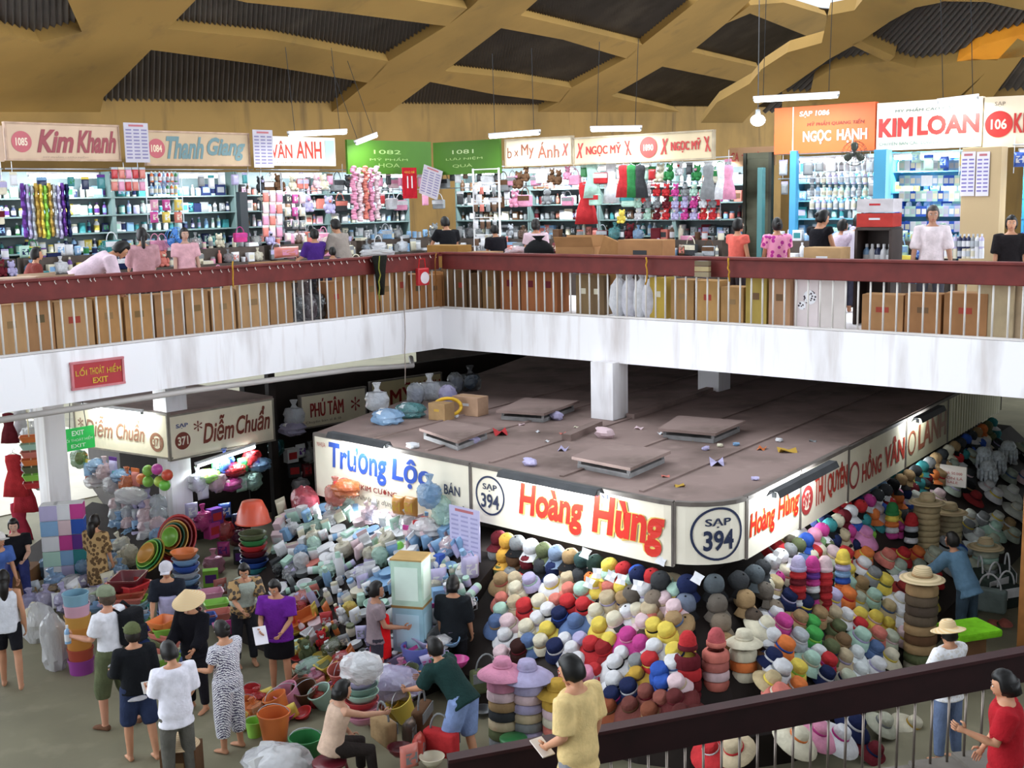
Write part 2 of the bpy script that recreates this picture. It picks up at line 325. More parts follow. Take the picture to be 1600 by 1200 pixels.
def toy():
    b = ball(.09, .075, .1, (0, 0, .1)); h = ball(.075, .07, .07, (0, -.01, .235))
    lim = [ball(.035, .035, .06, (s * .085, -.03, .12), 8, 6) for s in (1, -1)] + [ball(.04, .06, .035, (s * .055, -.06, .035), 8, 6) for s in (1, -1)]
    return join(b, h, *lim), join(*[ball(.028, .015, .03, (s * .058, 0, .3), 8, 6) for s in (1, -1)]), join(ball(.032, .025, .025, (0, -.073, .222), 8, 6), *[ball(.008, .006, .009, (s * .028, -.074, .25), 6, 5) for s in (1, -1)])
b, e, f_ = toy(); kind('plush_toy', ('body', join(b, e), 'fabric', True, 0), ('muzzle', f_, 'fabric', True, 1))
def handbag(): return rbox(.3, .11, .22, .03, (0, 0, .11), 3), tube([(.1 * math.cos(a), 0, .2 + .16 * math.sin(a)) for a in [math.pi * k / 10 for k in range(11)]], .009, 6), box(.3, .006, .09, (0, -.056, .16))
kind('plate_stack', ('plates', lathe([(0, 0)] + [q for k in range(7) for q in ((.06, .012 * k), (.12, .012 * k + .012), (.122, .012 * k + .016), (.1, .012 * k + .013))] + [(.06, .082), (0, .082)], 20), 'plastic', 50, 0))
kind('cup', ('cup_body', lathe([(0, 0), (.04, 0), (.05, .1), (.046, .1), (.036, .008), (0, .008)], 14), 'plastic', 50, 0), ('handle', tube([(.045, 0, .085), (.08, 0, .08), (.08, 0, .035), (.042, 0, .02)], .007, 6), 'plastic', True, 1))
kind('thermos', ('flask', lathe([(0, 0), (.06, .004), (.062, .22), (.045, .27), (0, .27)], 16), 'enamel', 50, 0), ('cap', lathe([(0, .35), (.035, .345), (.04, .27), (0, .27)], 14), 'plastic', 50, 1), ('handle', tube([(.06, 0, .24), (.11, 0, .22), (.11, 0, .12), (.06, 0, .1)], .009, 6), 'plastic', True, 1))
kind('roll_pack', ('roll', xf(lathe([(0, -.11), (.05, -.11), (.055, -.1), (.055, .1), (.05, .11), (0, .11)], 14), Matrix.Translation((0, 0, .055)) @ Matrix.Rotation(math.pi / 2, 4, 'Y')), 'plastic', 50, 0), ('paper_band', xf(lathe([(.056, -.04), (.057, -.04), (.057, .04), (.056, .04)], 14), Matrix.Translation((0, 0, .055)) @ Matrix.Rotation(math.pi / 2, 4, 'Y')), 'paper', 50, 1))
b, h, fl = handbag(); kind('handbag', ('bag_body', b, 'fabric', True, 0), ('strap', h, 'fabric', True, 1), ('bag_body>flap', fl, 'fabric', False, 1))
kind('ball', ('ball', ball(.1, c=(0, 0, .1), nu=16, nv=12), 'plastic', True, 0))
def garland(seed):
    r = random.Random(seed); ps = []
    for k in range(26):
        z = -.04 * k; a = r.random() * 6.3; ps.append(ball(.05 + .02 * r.random(), .05, .035, (math.cos(a) * .03, math.sin(a) * .03, z), 7, 5))
    return join(*ps), tube([(0, 0, .03), (0, 0, -1.02)], .006, 5)
g, s_ = garland(3); kind('flower_garland', ('blossoms', g, 'fabric', True, 0), ('string', s_, 'fabric', True, 1)); KIND['flower_garland'][0][1].name = 'blossoms'
kind('tinsel_strand', ('strand', tube([(.004 * math.sin(k * 1.3), .004 * math.cos(k * 1.1), -.075 * k) for k in range(13)], [.022 + .012 * (k % 2) for k in range(13)], 7), 'metal', False, 0))
def stool():
    seat = lathe([(0, .27), (.13, .27), (.14, .262), (.14, .245), (.12, .25), (0, .255)], 20)
    return seat, [tube([(.1 * a, .1 * b, .25), (.145 * a, .145 * b, 0)], .014, 6) for a, b in ((1, 1), (1, -1), (-1, 1), (-1, -1))]
s_, lg = stool(); kind('plastic_stool', ('seat', s_, 'plastic', 40, 0), *[('leg', l, 'plastic', True, 0) for l in lg])
def slipper(s): return loft([[V3((s * .06 + math.cos(a) * w, y, z + math.sin(a) * .012)) for a in [2 * math.pi * i / 10 for i in range(10)]] for y, w, z in ((-.12, .01, .014), (-.1, .032, .014), (0, .034, .016), (.08, .044, .014), (.13, .03, .014), (.145, .008, .014))])
def cardbox(sx, sy, sz, open_=False):
    t = .006
    if not open_:
        return join(rbox(sx, sy, sz, .006, (0, 0, sz / 2))), box(sx * .998, .05, .003, (0, 0, sz + .001)), []
    walls = join(box(sx, t, sz, (0, -sy / 2, sz / 2)), box(sx, t, sz, (0, sy / 2, sz / 2)), box(t, sy, sz, (-sx / 2, 0, sz / 2)), box(t, sy, sz, (sx / 2, 0, sz / 2)), box(sx, sy, t, (0, 0, t)))
    fl = [xf(box(sx, sy * .45, t, (0, -sy * .225, 0)), Matrix.Translation((0, -sy / 2, sz)) @ Matrix.Rotation(math.radians(-62), 4, 'X')), xf(box(sx, sy * .45, t, (0, sy * .225, 0)), Matrix.Translation((0, sy / 2, sz)) @ Matrix.Rotation(math.radians(70), 4, 'X'))]
    return walls, None, fl
b, t, _ = cardbox(.55, .42, .42); kind('cardboard_box', ('carton_body', b, 'card', False, 0), ('carton_body>packing_tape', t, 'paper', False, 'tan'), ('printed_mark', panel(.17, .06, .25, -.2115), 'paper', False, 1))
b, _, fl = cardbox(.55, .42, .36, True); kind('open_cardboard_box', ('carton_body', b, 'card', False, 0), *[('flap', q, 'card', False, 0) for q in fl], ('printed_mark', panel(.12, .09, .2, -.214), 'paper', False, 1))
b, _, _ = cardbox(.9, .06, .85); kind('flattened_cardboard', ('sheets', b, 'card', False, 0))
kind('crumpled_paper', ('paper', ball(.09, .07, .045, (0, 0, .035), 10, 7, lambda d: 1 + .5 * noise.noise(d * 4)), 'paper', 35, 0))
kind('paper_scrap', ('paper', ([V3((x * .06, y * .04, .01 + .02 * math.sin(x * 2 + y * 3) + k * .002)) for k in (0, 1) for y in (-1, 0, 1) for x in (-1, 0, 1)], [(k * 9 + j * 3 + i, k * 9 + j * 3 + i + 1, k * 9 + j * 3 + i + 4, k * 9 + j * 3 + i + 3) for k in (0, 1) for j in (0, 1) for i in (0, 1)] + [(a, b, b + 9, a + 9) for a, b in ((0, 1), (1, 2), (2, 5), (5, 8), (8, 7), (7, 6), (6, 3), (3, 0))]), 'paper', 40, 0))
kind('sack', ('sack_body', ball(.2, .16, .3, (0, 0, .27), 14, 10, lambda d: (1 + .1 * noise.noise(d * 2.5)) * (1.05 if d.z < 0 else 1)), 'fabric', True, 0), ('tied_mouth', lathe([(0, .52), (.08, .53), (.04, .58), (.09, .66), (0, .62)], 10), 'fabric', True, 0))
kind('folder_stack', ('sheet_stack', rbox(.3, .22, .1, .004, (0, 0, .05)), 'paper', False, 0), ('sheet', box(.28, .2, .004, (.01, .01, .102)), 'paper', False, 1))
kind('dress', ('cloth', loft([[V3((math.cos(a) * rx * (1 + fl * math.sin(6 * a)), math.sin(a) * ry * (1 + fl * math.sin(6 * a)), z)) for a in [2 * math.pi * i / 24 for i in range(24)]] for rx, ry, z, fl in ((.2, .05, -.75, .12), (.17, .045, -.5, .08), (.11, .035, -.3, .02), (.14, .04, -.12, 0), (.13, .03, -.02, 0), (.05, .02, 0, 0))]), 'fabric', True, 0), ('hanger', join(tube([(-.14, 0, -.03), (0, 0, .03), (.14, 0, -.03)], .006, 6), tube([(0, 0, .03), (0, 0, .08), (.025, 0, .1), (.03, 0, .075)], .004, 5)), 'metal', True, 'silver'))
# ------------------------------------------------------------------ lettering
_FONTS = {}
def letters(text, wd, ht, shear=0, bold=0, depth=.004, fit=True):
    """flat lettering in the x-z plane facing -y, centred, fitted to wd x ht"""
    cu = bpy.data.curves.new('lettering', 'FONT'); cu.body = text; cu.align_x = 'CENTER'; cu.shear = shear; cu.offset = bold; cu.resolution_u = 3; cu.extrude = 0
    o = bpy.data.objects.new('lettering', cu); COL.objects.link(o); dg = bpy.context.evaluated_depsgraph_get(); me = bpy.data.meshes.new_from_object(o.evaluated_get(dg))
    bpy.data.objects.remove(o); bpy.data.curves.remove(cu)
    xs = [v.co.x for v in me.vertices]; ys = [v.co.y for v in me.vertices]
    x0, x1, y0, y1 = min(xs), max(xs), min(ys), max(ys); sx = wd / (x1 - x0); sy = ht / (y1 - y0)
    v = [V3(((q.co.x - (x0 + x1) / 2) * sx, 0, (q.co.y - (y0 + y1) / 2) * sy)) for q in me.vertices]; f = [tuple(p.vertices) for p in me.polygons]; bpy.data.meshes.remove(me)
    return v, f
def ring(r, t, n=40):
    v = []; 
    for k in range(n): a = 2 * math.pi * k / n; v += [V3((r * math.cos(a), 0, r * math.sin(a))), V3(((r - t) * math.cos(a), 0, (r - t) * math.sin(a)))]
    return v, [(2 * k, 2 * ((k + 1) % n), 2 * ((k + 1) % n) + 1, 2 * k + 1) for k in range(n)]
def disc(r, n=36): return [V3((r * math.cos(2 * math.pi * k / n), 0, r * math.sin(2 * math.pi * k / n))) for k in range(n)], [tuple(range(n))]
class Wall:
    """an upright plane through p running along u (towards the picture's right), facing out"""
    def __init__(s, p, u):
        s.p = V3((p[0], p[1], 0)); s.u = V3((u[0], u[1], 0)).normalized(); s.n = V3((s.u.y, -s.u.x, 0)); s.rz = math.atan2(s.u.y, s.u.x)
    def at(s, px, py): return onpl(px, py, s.p, s.n)
    def s_of(s, px, py): return (s.at(px, py) - s.p).dot(s.u)
    def pt(s, t, z=0, out=0): return s.p + s.u * t + s.n * out + V3((0, 0, z))
def flat_sign(wl, x0, x1, yt, yb, face, label, items, name='shop_sign', cat='sign', out=.0, thick=.06, mat='sign_face', group=None, frame=None, fcol='white'):
    """board whose pixel box on wall wl is x0..x1, yt..yb (middle heights); items: (u0,u1,v0,v1 fractions, text or 'disc'/'ring'/'bar', colour, shear, bold)"""
    xm = (x0 + x1) / 2; a = wl.at(x0, (yt + yb) / 2); b = wl.at(x1, (yt + yb) / 2); zt, zb = wl.at(xm, yt).z, wl.at(xm, yb).z
    W, H = (b - a).dot(wl.u), zt - zb; base = wl.pt(((a + b) / 2 - wl.p).dot(wl.u), zb, out)
    root = empty(name, base, wl.rz); tag(root, label, cat, group)
    o = ob('board', mesh('board', box(W, thick, H, (0, thick / 2, H / 2)), mat), root, face)
    if frame: ob('frame', mesh('frame', join(box(W + .04, thick + .03, .03, (0, thick / 2, 0)), box(W + .04, thick + .03, .03, (0, thick / 2, H)), box(.03, thick + .03, H, (-W / 2, thick / 2, H / 2)), box(.03, thick + .03, H, (W / 2, thick / 2, H / 2))), 'wood'), root, frame)
    place_items(root, items, W, H, lambda p: p)
    return root, W, H, base
def place_items(root, items, W, H, warp):
    for k, (u0, u1, v0, v1, what, col, *st) in enumerate(items):
        cx, cz, wd, ht = ((u0 + u1) / 2 - .5) * W, (v0 + v1) / 2 * H, (u1 - u0) * W, (v1 - v0) * H
        if what == 'disc': p = disc(ht / 2); nm = 'roundel'
        elif what == 'ring': p = ring(ht / 2, ht * (st[0] if st else .07)); nm = 'roundel'
        elif what == 'bar': p = ([V3((-wd / 2, 0, -ht / 2)), V3((wd / 2, 0, -ht / 2)), V3((wd / 2, 0, ht / 2)), V3((-wd / 2, 0, ht / 2))], [(0, 1, 2, 3)]); nm = 'painted_bar'
        else:
            st = list(st)
            b_ = 0
            if len(st) > 1 and 'M' in what: b_, st[1] = st[1], 0
            p = letters(what, wd, ht, *st); nm = 'lettering'
            if b_: p = join(*[mv(p, e_ * b_ * ht * 1.1, -.0004 * (3 * j_ + e_ + 1), e2 * b_ * ht * .4) for e_ in (-1, 0, 1) for j_, e2 in enumerate((-1, 1))])
        p = mv(p, cx, -.006 - .0015 * k, cz); p = ([warp(q) for q in p[0]], p[1])
        ob(nm, mesh(nm, p, 'enamel', fix=False), root, col)
def tube_lamp(p, q, label, group='fluorescent tube lamps', hood=False, watts=18, aim=None, r=.02, light=True, cord=0):
    """a fluorescent tube from p to q under its batten"""
    p, q = V3(p), V3(q); m = (p + q) / 2; L = (q - p).length; d = (q - p).normalized()
    root = empty('tube_lamp', m); M = V3((1, 0, 0)).rotation_difference(d).to_matrix().to_4x4(); root.matrix_world = Matrix.Translation(m) @ M; tag(root, label, 'lamp', group)
    if hood: b = loft([[V3((x, y, z)) for y, z in ((-.09, .0), (-.05, .075), (.05, .075), (.09, 0), (.08, 0), (.045, .066), (-.045, .066), (-.08, 0))] for x in (-L / 2 - .04, L / 2 + .04)]); ob('hood', mesh('hood', b, 'wood'), root, 'charcoal')
    else: ob('batten', mesh('batten', box(L + .06, .05, .04, (0, 0, .05)), 'enamel'), root, 'white')
    tb = ob('tube', mesh('tube', tube([(-L / 2, 0, .005), (L / 2, 0, .005)], r, 10), 'tube_glow', True), root)
    for s_ in (-1, 1): ob('end_cap', mesh('end_cap', box(.03, .045, .06, (s_ * (L / 2 + .01), 0, .02)), 'plastic'), tb, 'grey')
    if cord: ob('hanging_wire', mesh('hanging_wire', join(tube([(-L * .4, 0, .07), (-L * .4, 0, cord)], .006, 5), tube([(L * .4, 0, .07), (L * .4, 0, cord)], .006, 5)), 'metal'), root, 'charcoal')
    if light:
        ld = bpy.data.lights.new('tube_light', 'AREA'); ld.shape = 'RECTANGLE'; ld.size = L; ld.size_y = .06; ld.energy = watts; ld.color = (.88, .96, 1)
        lo = bpy.data.objects.new('tube_light', ld); COL.objects.link(lo); lo.parent = root; lo.matrix_parent_inverse = (Matrix.Translation(m) @ M).inverted(); a = V3(aim) if aim else V3((0, 0, -1))
        y = d.cross(a).normalized(); z = -a.normalized(); z = (z - d * z.dot(d)).normalized(); y = z.cross(d)
        lo.matrix_basis = Matrix(((d.x, y.x, z.x, m.x - z.x * .05), (d.y, y.y, z.y, m.y - z.y * .05), (d.z, y.z, z.z, m.z - z.z * .05), (0, 0, 0, 1)))
    return root
# ------------------------------------------------------------------ people
def evalmesh(me, vox, smooth=2, inflate=0):
    o = bpy.data.objects.new('tmp', me); COL.objects.link(o)
    m = o.modifiers.new('r', 'REMESH'); m.mode = 'VOXEL'; m.voxel_size = vox; m.use_smooth_shade = True
    s = o.modifiers.new('s', 'SMOOTH'); s.factor = .5; s.iterations = smooth
    dg = bpy.context.evaluated_depsgraph_get(); out = bpy.data.meshes.new_from_object(o.evaluated_get(dg)); bpy.data.objects.remove(o)
    v = [V3(q.co) for q in out.vertices]; f = [tuple(p.vertices) for p in out.polygons]; bpy.data.meshes.remove(out); return v, f
def ell(c, ax, ay, rx, ry, n=14): return [c + ax * (math.cos(2 * math.pi * i / n) * rx) + ay * (math.sin(2 * math.pi * i / n) * ry) for i in range(n)]
def sst(a, b, x):
    t = min(1, max(0, (x - a) / (b - a))); return t * t * (3 - 2 * t)
def limb_dir(fw, out, side):
    f, o = math.radians(fw), math.radians(out); return V3((side * math.sin(o), math.sin(f) * math.cos(o), -math.cos(f) * math.cos(o)))
ARM0 = (8, 9, 14, 4)
def person(label, loc, face, H=1.56, lean=0, side=0, head=(0, 0), arms=(ARM0, ARM0), legs=((2, 3, -2, 2), (-2, 3, -4, 2)), skin='b98566', hair=('short', '17130f'), wear=(), hipz=None, vox=.016, girth=1.0, group='shoppers and stallholders', hat=None, shoes='3a2a22', extra_parts=()):
    """face: compass angle the person faces, 0 = away from the viewer (+y), 90 = towards +x; pose angles in degrees"""
    S = H / 1.7; g = girth
    up = V3((math.sin(math.radians(side)), math.sin(math.radians(lean)), math.cos(math.radians(lean)) * math.cos(math.radians(side)))).normalized()
    rt = V3((1, 0, 0)); rt = (rt - up * rt.dot(up)).normalized(); fw = up.cross(rt)
    TH, SH, FT = .43 * S, .42 * S, .07 * S
    lg = []
    for sd, (a, b, c, d) in zip((-1, 1), legs):
        hip = rt * (sd * .088 * S); kn = hip + limb_dir(a, b, sd) * TH; an = kn + limb_dir(c, d, sd) * SH; lg.append((hip, kn, an))
    hz = hipz if hipz is not None else max(-l[2].z for l in lg) + FT
    P = V3((0, 0, hz)); lg = [tuple(q + P for q in l) for l in lg]
    at = lambda t: P + up * (t * S)
    sho = [at(.475) + rt * (sd * .165 * S * (.5 + .5 * g)) for sd in (-1, 1)]
    ar = []
    for sd, s0, (a, b, c, d) in zip((-1, 1), sho, arms):
        el = s0 + limb_dir(a, b, sd) * .285 * S; fd = limb_dir(c, d, sd); ar.append((s0, el, el + fd * .245 * S, fd))
    hp, hy = math.radians(head[0]), math.radians(head[1])
    hu = (up * .35 + V3((0, 0, .65))).normalized() if lean < 50 else up.copy()
    Mh = Matrix.Rotation(-hy, 3, 'Z') @ Matrix.Rotation(-hp, 3, 'X')
    if lean >= 50: Mh = Matrix.Rotation(-hy, 3, up) @ Matrix.Rotation(-math.radians(lean - 20) - hp, 3, 'X')
    hx, hf, hz3 = Mh @ V3((1, 0, 0)), Mh @ V3((0, 1, 0)), Mh @ V3((0, 0, 1))
    nb = at(.535); hc = nb + hu * (.045 * S) + hz3 * (.085 * S) + hf * (.02 * S)
    hs = S
    def hpt(x, y, z): return hc + (hx * x + hf * y + hz3 * z) * hs
    ps = []
    tors = [(-.06, .15, .1), (.0, .165, .115), (.07, .15, .11), (.17, .128, .095), (.28, .142, .105), (.38, .16, .11), (.45, .165, .095), (.5, .115, .075), (.53, .06, .055)]
    def torso(dr, lo=-9, hi=9, gx=1.0): return loft([ell(at(t) + fw * ((.012 if t > .3 else 0) * S), rt, fw, (a * g * gx + dr) * S, (b * g * gx + dr) * S, 18) for t, a, b in tors if lo <= t <= hi])
    ps.append(torso(0)); ps.append(tube([at(.49), nb + hu * .02 * S, hc - hz3 * .05 * hs], [.055 * S, .05 * S, .05 * S], 10))
    def hd(d):
        k = 1.0
        if d.z < 0: k *= 1 - .22 * (-d.z) ** 1.3 * (1 if d.y > -.2 else 1.25)
        if d.y > .3 and d.z < -.55: k *= 1.07
        return k
    hv = ball(.075, .094, .116, (0, 0, 0), 20, 14, hd); ps.append(([hpt(*q) for q in hv[0]], hv[1]))
    feat = [ball(.05, .014, .011, (0, .078, .034)), ball(.014, .02, .012, (0, .1, -.02)), ball(.009, .012, .03, (0, .094, .0)), ball(.02, .014, .014, (0, .083, -.098)), ball(.03, .012, .016, (0, .085, -.06))] + [ball(.012, .02, .03, (s * .077, -.005, -.005)) for s in (1, -1)]
    for q in feat: ps.append(([hpt(*v) for v in q[0]], q[1]))
    for hip, kn, an in lg:
        ps.append(tube([hip + V3((0, 0, .03 * S)), hip + (kn - hip) * .35, kn, kn + (an - kn) * .3, an], [.088 * S * g, .08 * S * g, .056 * S, .057 * S, .038 * S], 10))
    def foot(an, k=0, lo=0):
        fd = V3((0, 1, 0)); rx = V3((1, 0, 0)); b = an - V3((0, 0, FT))
        return loft([ell(b + fd * (y * S) + V3((0, 0, z * S)), rx, V3((0, 0, 1)), (wx + k) * S, (wz + k) * S, 10) for y, wx, wz, z in ((-.065, .02, .018, .03), (-.045, .034, .035, .036), (.02, .037, .036, .037), (.1, .046, .025, .026), (.155, .038, .016, .018), (.175, .015, .008, .012))])
    for l in lg: ps.append(foot(l[2])); ps.append(tube([l[2] + V3((0, 0, .02)), l[2] - V3((0, 0, .03 * S))], [.038 * S, .035 * S], 8))
    hands = []
    for sd, (s0, el, wr, fd) in zip((-1, 1), ar):
        ps.append(tube([s0 - rt * sd * .04 * S, s0, s0 + (el - s0) * .4, el, el + (wr - el) * .3, wr], [.05 * S, .056 * S * (.6 + .4 * g), .045 * S, .038 * S, .04 * S, .027 * S], 10))
        wv = V3((0, 1, .25)); wv = wv - fd * wv.dot(fd)
        if wv.length < .35: wv = V3((0, 0, 1)) - fd * fd.z
        wv.normalize(); nv = fd.cross(wv) * sd
        if nv.x * sd > 0 and abs(nv.x) > .5: nv = -nv
        ps.append(loft([ell(wr + fd * (t * S), wv, nv, a * S, b * S, 10) for t, a, b in ((-.01, .024, .018), (.03, .036, .017), (.075, .041, .014), (.088, .036, .01))])); hands.append((wr, fd, wv, nv))
    body = evalmesh(mesh('t', join(*ps)), vox, 2)
    fingers = []
    for wr, fd, wv, nv in hands:
        for j, (off, ln) in enumerate(((.03, .07), (.011, .08), (-.01, .074), (-.029, .058))):
            p0 = wr + fd * (.075 * S) + wv * (off * S); a, c = fd, nv; pts = [p0]
            for k, an_ in enumerate((18, 45, 68)): pts.append(pts[-1] + (a * math.cos(math.radians(an_)) + c * math.sin(math.radians(an_))) * (ln * S * (.42, .32, .26)[k]))
            fingers.append(tube(pts, [.0095 * S, .009 * S, .008 * S, .0055 * S], 6))
        t0 = wr + fd * .025 * S + wv * .03 * S; fingers.append(tube([t0, t0 + (fd * .6 + wv * .8).normalized() * .04 * S, t0 + (fd * .6 + wv * .8).normalized() * .04 * S + (fd * .9 + nv * .4).normalized() * .03 * S], [.013 * S, .011 * S, .007 * S], 6))
    v, f = join(body, *fingers); nskin = len(f)
    eyes = join(*[([hpt(*q) for q in ball(.0125, .007, .007, (s * .03, .0865, .012), 8, 6)[0]], ball(.0125, .007, .007, (0, 0, 0), 8, 6)[1]) for s in (1, -1)])
    pup = join(*[([hpt(*q) for q in ball(.006, .004, .0065, (s * .03, .092, .012), 8, 6)[0]], ball(1, nu=8, nv=6)[1]) for s in (1, -1)], *[([hpt(*q) for q in ball(.018, .006, .0035, (s * .031, .091, .034), 8, 6)[0]], ball(1, nu=8, nv=6)[1]) for s in (1, -1)])
    lips = ([hpt(*q) for q in ball(.024, .008, .008, (0, .093, -.058), 10, 6)[0]], ball(1, nu=10, nv=6)[1])
    v, f = join((v, f), eyes, pup, lips); me = mesh('body', (v, f), 'skin', True, fix=False)
    for mm in ('eye_white', 'eye_dark', 'lip'): me.materials.append(MAT[mm])
    n1, n2 = len(eyes[1]), len(pup[1])
    for i, p in enumerate(me.polygons):
        if i >= nskin: p.material_index = 1 if i < nskin + n1 else 2 if i < nskin + n1 + n2 else 3
    root = empty('person', loc, -math.radians(face)); tag(root, label, 'person', group)
    ob('body', me, root, skin)
    # hair
    if hair:
        st, hc_ = hair
        def hr(d):
            face_m = sst(.25, .55, d.y) * (1 - sst(.42, .66, d.z)); low = 1 - sst(-.62 - .22 * (d.y < -.1), -.4 - .22 * (d.y < -.1), d.z); k = 1.19 + .07 * noise.noise(d * 5 + V3(loc))
            return k * (1 - .32 * max(face_m, low * (1 if st != 'bob' else .6)))
        pz = ball(.077, .097, .117, (0, -.004, .004), 22, 16, hr); parts = [([hpt(*q) for q in pz[0]], pz[1])]
        bk = -hf
        if st in ('long', 'pony'):
            w0 = .03 if st == 'pony' else .06; s0 = hpt(0, -.085, .01)
            tail = tube([s0, s0 + bk * .03 * S - V3((0, 0, .06 * S)), s0 + bk * .03 * S - V3((0, 0, .2 * S)), s0 + bk * .01 * S - V3((0, 0, .36 * S))], [w0 * S, w0 * 1.25 * S, w0 * S, .012 * S], 10); parts.append(tail)
        if st == 'bun': parts.append(([hpt(*q) for q in ball(.045, .04, .04, (0, -.11, .02))[0]], ball(1)[1]))
        if st == 'bob': parts.append(tube([hpt(0, -.05, .02), hpt(0, -.055, -.09)], [.085 * S, .075 * S], 12))
        ob('hair', mesh('hair', join(*parts), 'hair', True), root, hc_)
    # clothes
    for item in wear:
        nm, col, mt, *a = item; q = []
        if nm in ('shirt', 'blouse', 'jacket', 'vest'):
            slv, drop, lo = a[0], a[1], (a[2] if len(a) > 2 else .016) + .006
            ts = [t for t in tors if t[0] < .52]
            rings = [ell(at(-drop), rt, fw, (.172 * g + lo) * S, (.125 * g + lo) * S, 18)] + [ell(at(t) + fw * ((.012 if t > .3 else 0) * S), rt, fw, (max(x * g, .14 * g if t < .45 else 0) + lo) * S, (max(y * g, .1) + lo if t < .5 else y + lo) * S, 18) for t, x, y in ts if t > -drop + .02]
            q.append(loft(rings))
            for sd, (s0, el, wr, fd) in zip((-1, 1), ar):
                if slv <= 0: continue
                e1 = s0 + (el - s0) * min(1, slv * 2); pts = [s0 - rt * sd * .05 * S, s0, e1]; rr = [.055 * S, (.06 * (.6 + .4 * g) + lo) * S, (.045 + lo * 1.25) * S]
                if slv > .5: pts.append(el + (wr - el) * (slv - .5) * 2); rr.append((.03 + lo) * S)
                q.append(tube(pts, rr, 12))
        elif nm in ('trousers', 'shorts'):
            ln, lo = a[0], (a[1] if len(a) > 1 else .014)
            q.append(loft([ell(at(t), rt, fw, (x * g + lo) * S, (y * g + lo) * S, 18) for t, x, y in ((-.07, .15, .105), (0, .166, .115), (.08, .15, .11))]))
            for hip, kn, an in lg:
                pts = [hip + V3((0, 0, .02 * S)), hip + (kn - hip) * .35, hip + (kn - hip) * min(1, ln * 2)]; rr = [(.09 * g + lo) * S, (.082 * g + lo) * S, (.06 + lo * 1.4) * S]
                if ln > .5: pts.append(kn + (an - kn) * (ln - .5) * 2); rr.append((.042 + lo * 1.3) * S)
                q.append(tube(pts, rr, 12))
        elif nm in ('skirt', 'dress'):
            ln = a[0]; mid = (lg[0][1] + lg[1][1]) / 2; hipm = (lg[0][0] + lg[1][0]) / 2
            ax = (mid - hipm).normalized(); q.append(loft([ell(at(.1), rt, fw, .15 * g * S, .115 * g * S, 18), ell(at(.0), rt, fw, .185 * g * S, .14 * g * S, 18), ell(hipm + ax * ln * .3 * S, V3((1, 0, 0)), fw, .2 * g * S, .16 * S, 18), ell(hipm + ax * ln * .6 * S, V3((1, 0, 0)), fw, .2 * g * S, .17 * S, 18)]))
        elif nm == 'apron':
            q.append(loft([ell(at(t) + fw * .055 * S, rt, fw, (.155 * g) * S, (b + .02) * S, 14) for t, b in ((-.28, .13), (-.05, .125), (.1, .12), (.3, .11))]))
        elif nm == 'shoes':
            for l in lg: q.append(foot(l[2], .006))
        elif nm == 'cap':
            c_ = lathe([(0, .128), (.05, .12), (.086, .085), (.1, .03), (.1, .012), (0, .012)], 16); q.append(([hpt(x, y * 1.15 - .004, z + .02) for x, y, z in c_[0]], c_[1]))
            b_ = loft([[V3((s * .075 * (1 - abs(t) * .0), 0, 0)) for s in (0, 0, 0)] for t in (0, 1)]) if False else box(.13, .09, .01, (0, .13, .042)); q.append(([hpt(*p) for p in b_[0]], b_[1]))
            ob('cap', mesh('cap', join(*q), mt, True), root, col); continue
        elif nm in ('brim_hat', 'cone_hat'):
            c_ = lathe([(0, .14), (.06, .132), (.09, .1), (.1, .045), (.2, .01), (.2, .004), (.09, .03), (0, .03)], 22) if nm == 'brim_hat' else lathe([(0, .19), (.02, .18), (.23, .0), (.228, -.006), (0, .16)], 28)
            ob('straw_hat', mesh('straw_hat', ([hpt(x, y - .005, z + .03) for x, y, z in c_[0]], c_[1]), mt, 50), root, col); continue
        out = evalmesh(mesh('t', join(*q)), max(vox, .016), 3); ob(nm, mesh(nm, out, mt, True), root, col)
    root['_hand0'] = 0
    del root['_hand0']
    Rz = Matrix.Translation(V3(loc)) @ Matrix.Rotation(-math.radians(face), 4, 'Z')
    return [Rz @ (h[0] + h[1] * .08 * S) for h in hands], Rz
for nm_, c_, r_ in (('eye_white', 'd8d4cc', .3), ('eye_dark', '120d0a', .3), ('lip', '9a5347', .5)):
    m_, nt_, b_ = _nodes(nm_); b_.inputs['Base Color'].default_value = (*hexc(c_), 1); b_.inputs['Roughness'].default_value = r_; MAT[nm_] = m_
# ------------------------------------------------------------------ the building
G = V3((-1.21, 20.72, 0)); DA = V3((.68, .733, 0)).normalized(); DB = V3((.773, -.635, 0)).normalized()
FL = Wall(G, DA); FR = Wall(G, DB)                       # the two gallery edges meet at G
NA, NB = -FL.n, -FR.n                                    # behind them
ZU, ZB = 4.2, 3.5
struct('floor', prism([(-40, -2), (45, -2), (45, 60), (-40, 60)], -.2, 0), 'ground')
def xy(v): return (v.x, v.y)
slab = [G, G - DA * 15, G - DA * 15 + NA * 7.4, G - DA * 2 + NA * 7.4, G + NA * 22 + NB * 22, G + DB * 16 + NB * 18, G + DB * 16]
o = struct('floor_upper', prism([xy(q) for q in slab], ZB, ZU), 'white_paint')
# kerb pipe under the left gallery edge
pp = [FL.at(-60, 668) + NA * .1, FL.at(300, 612) + NA * .1, FL.at(560, 578) + NA * .12, FL.at(660, 573) + NA * .25, FL.at(672, 562) + NA * .5]
tag(ob('drain_pipe', mesh('drain_pipe', tube(pp, .045, 8), 'enamel', True), None, 'bab4b0'), 'grey drain pipe running under the white gallery edge with red wall sign', 'pipe')
struct('floor_outside', prism([xy(q) for q in (G - DA * 22 + NA * 8.2, G + DA * 1 + NA * 8.2, G + DA * 1 + NA * 40, G - DA * 22 + NA * 40)], .005, .02), 'pale_ground')
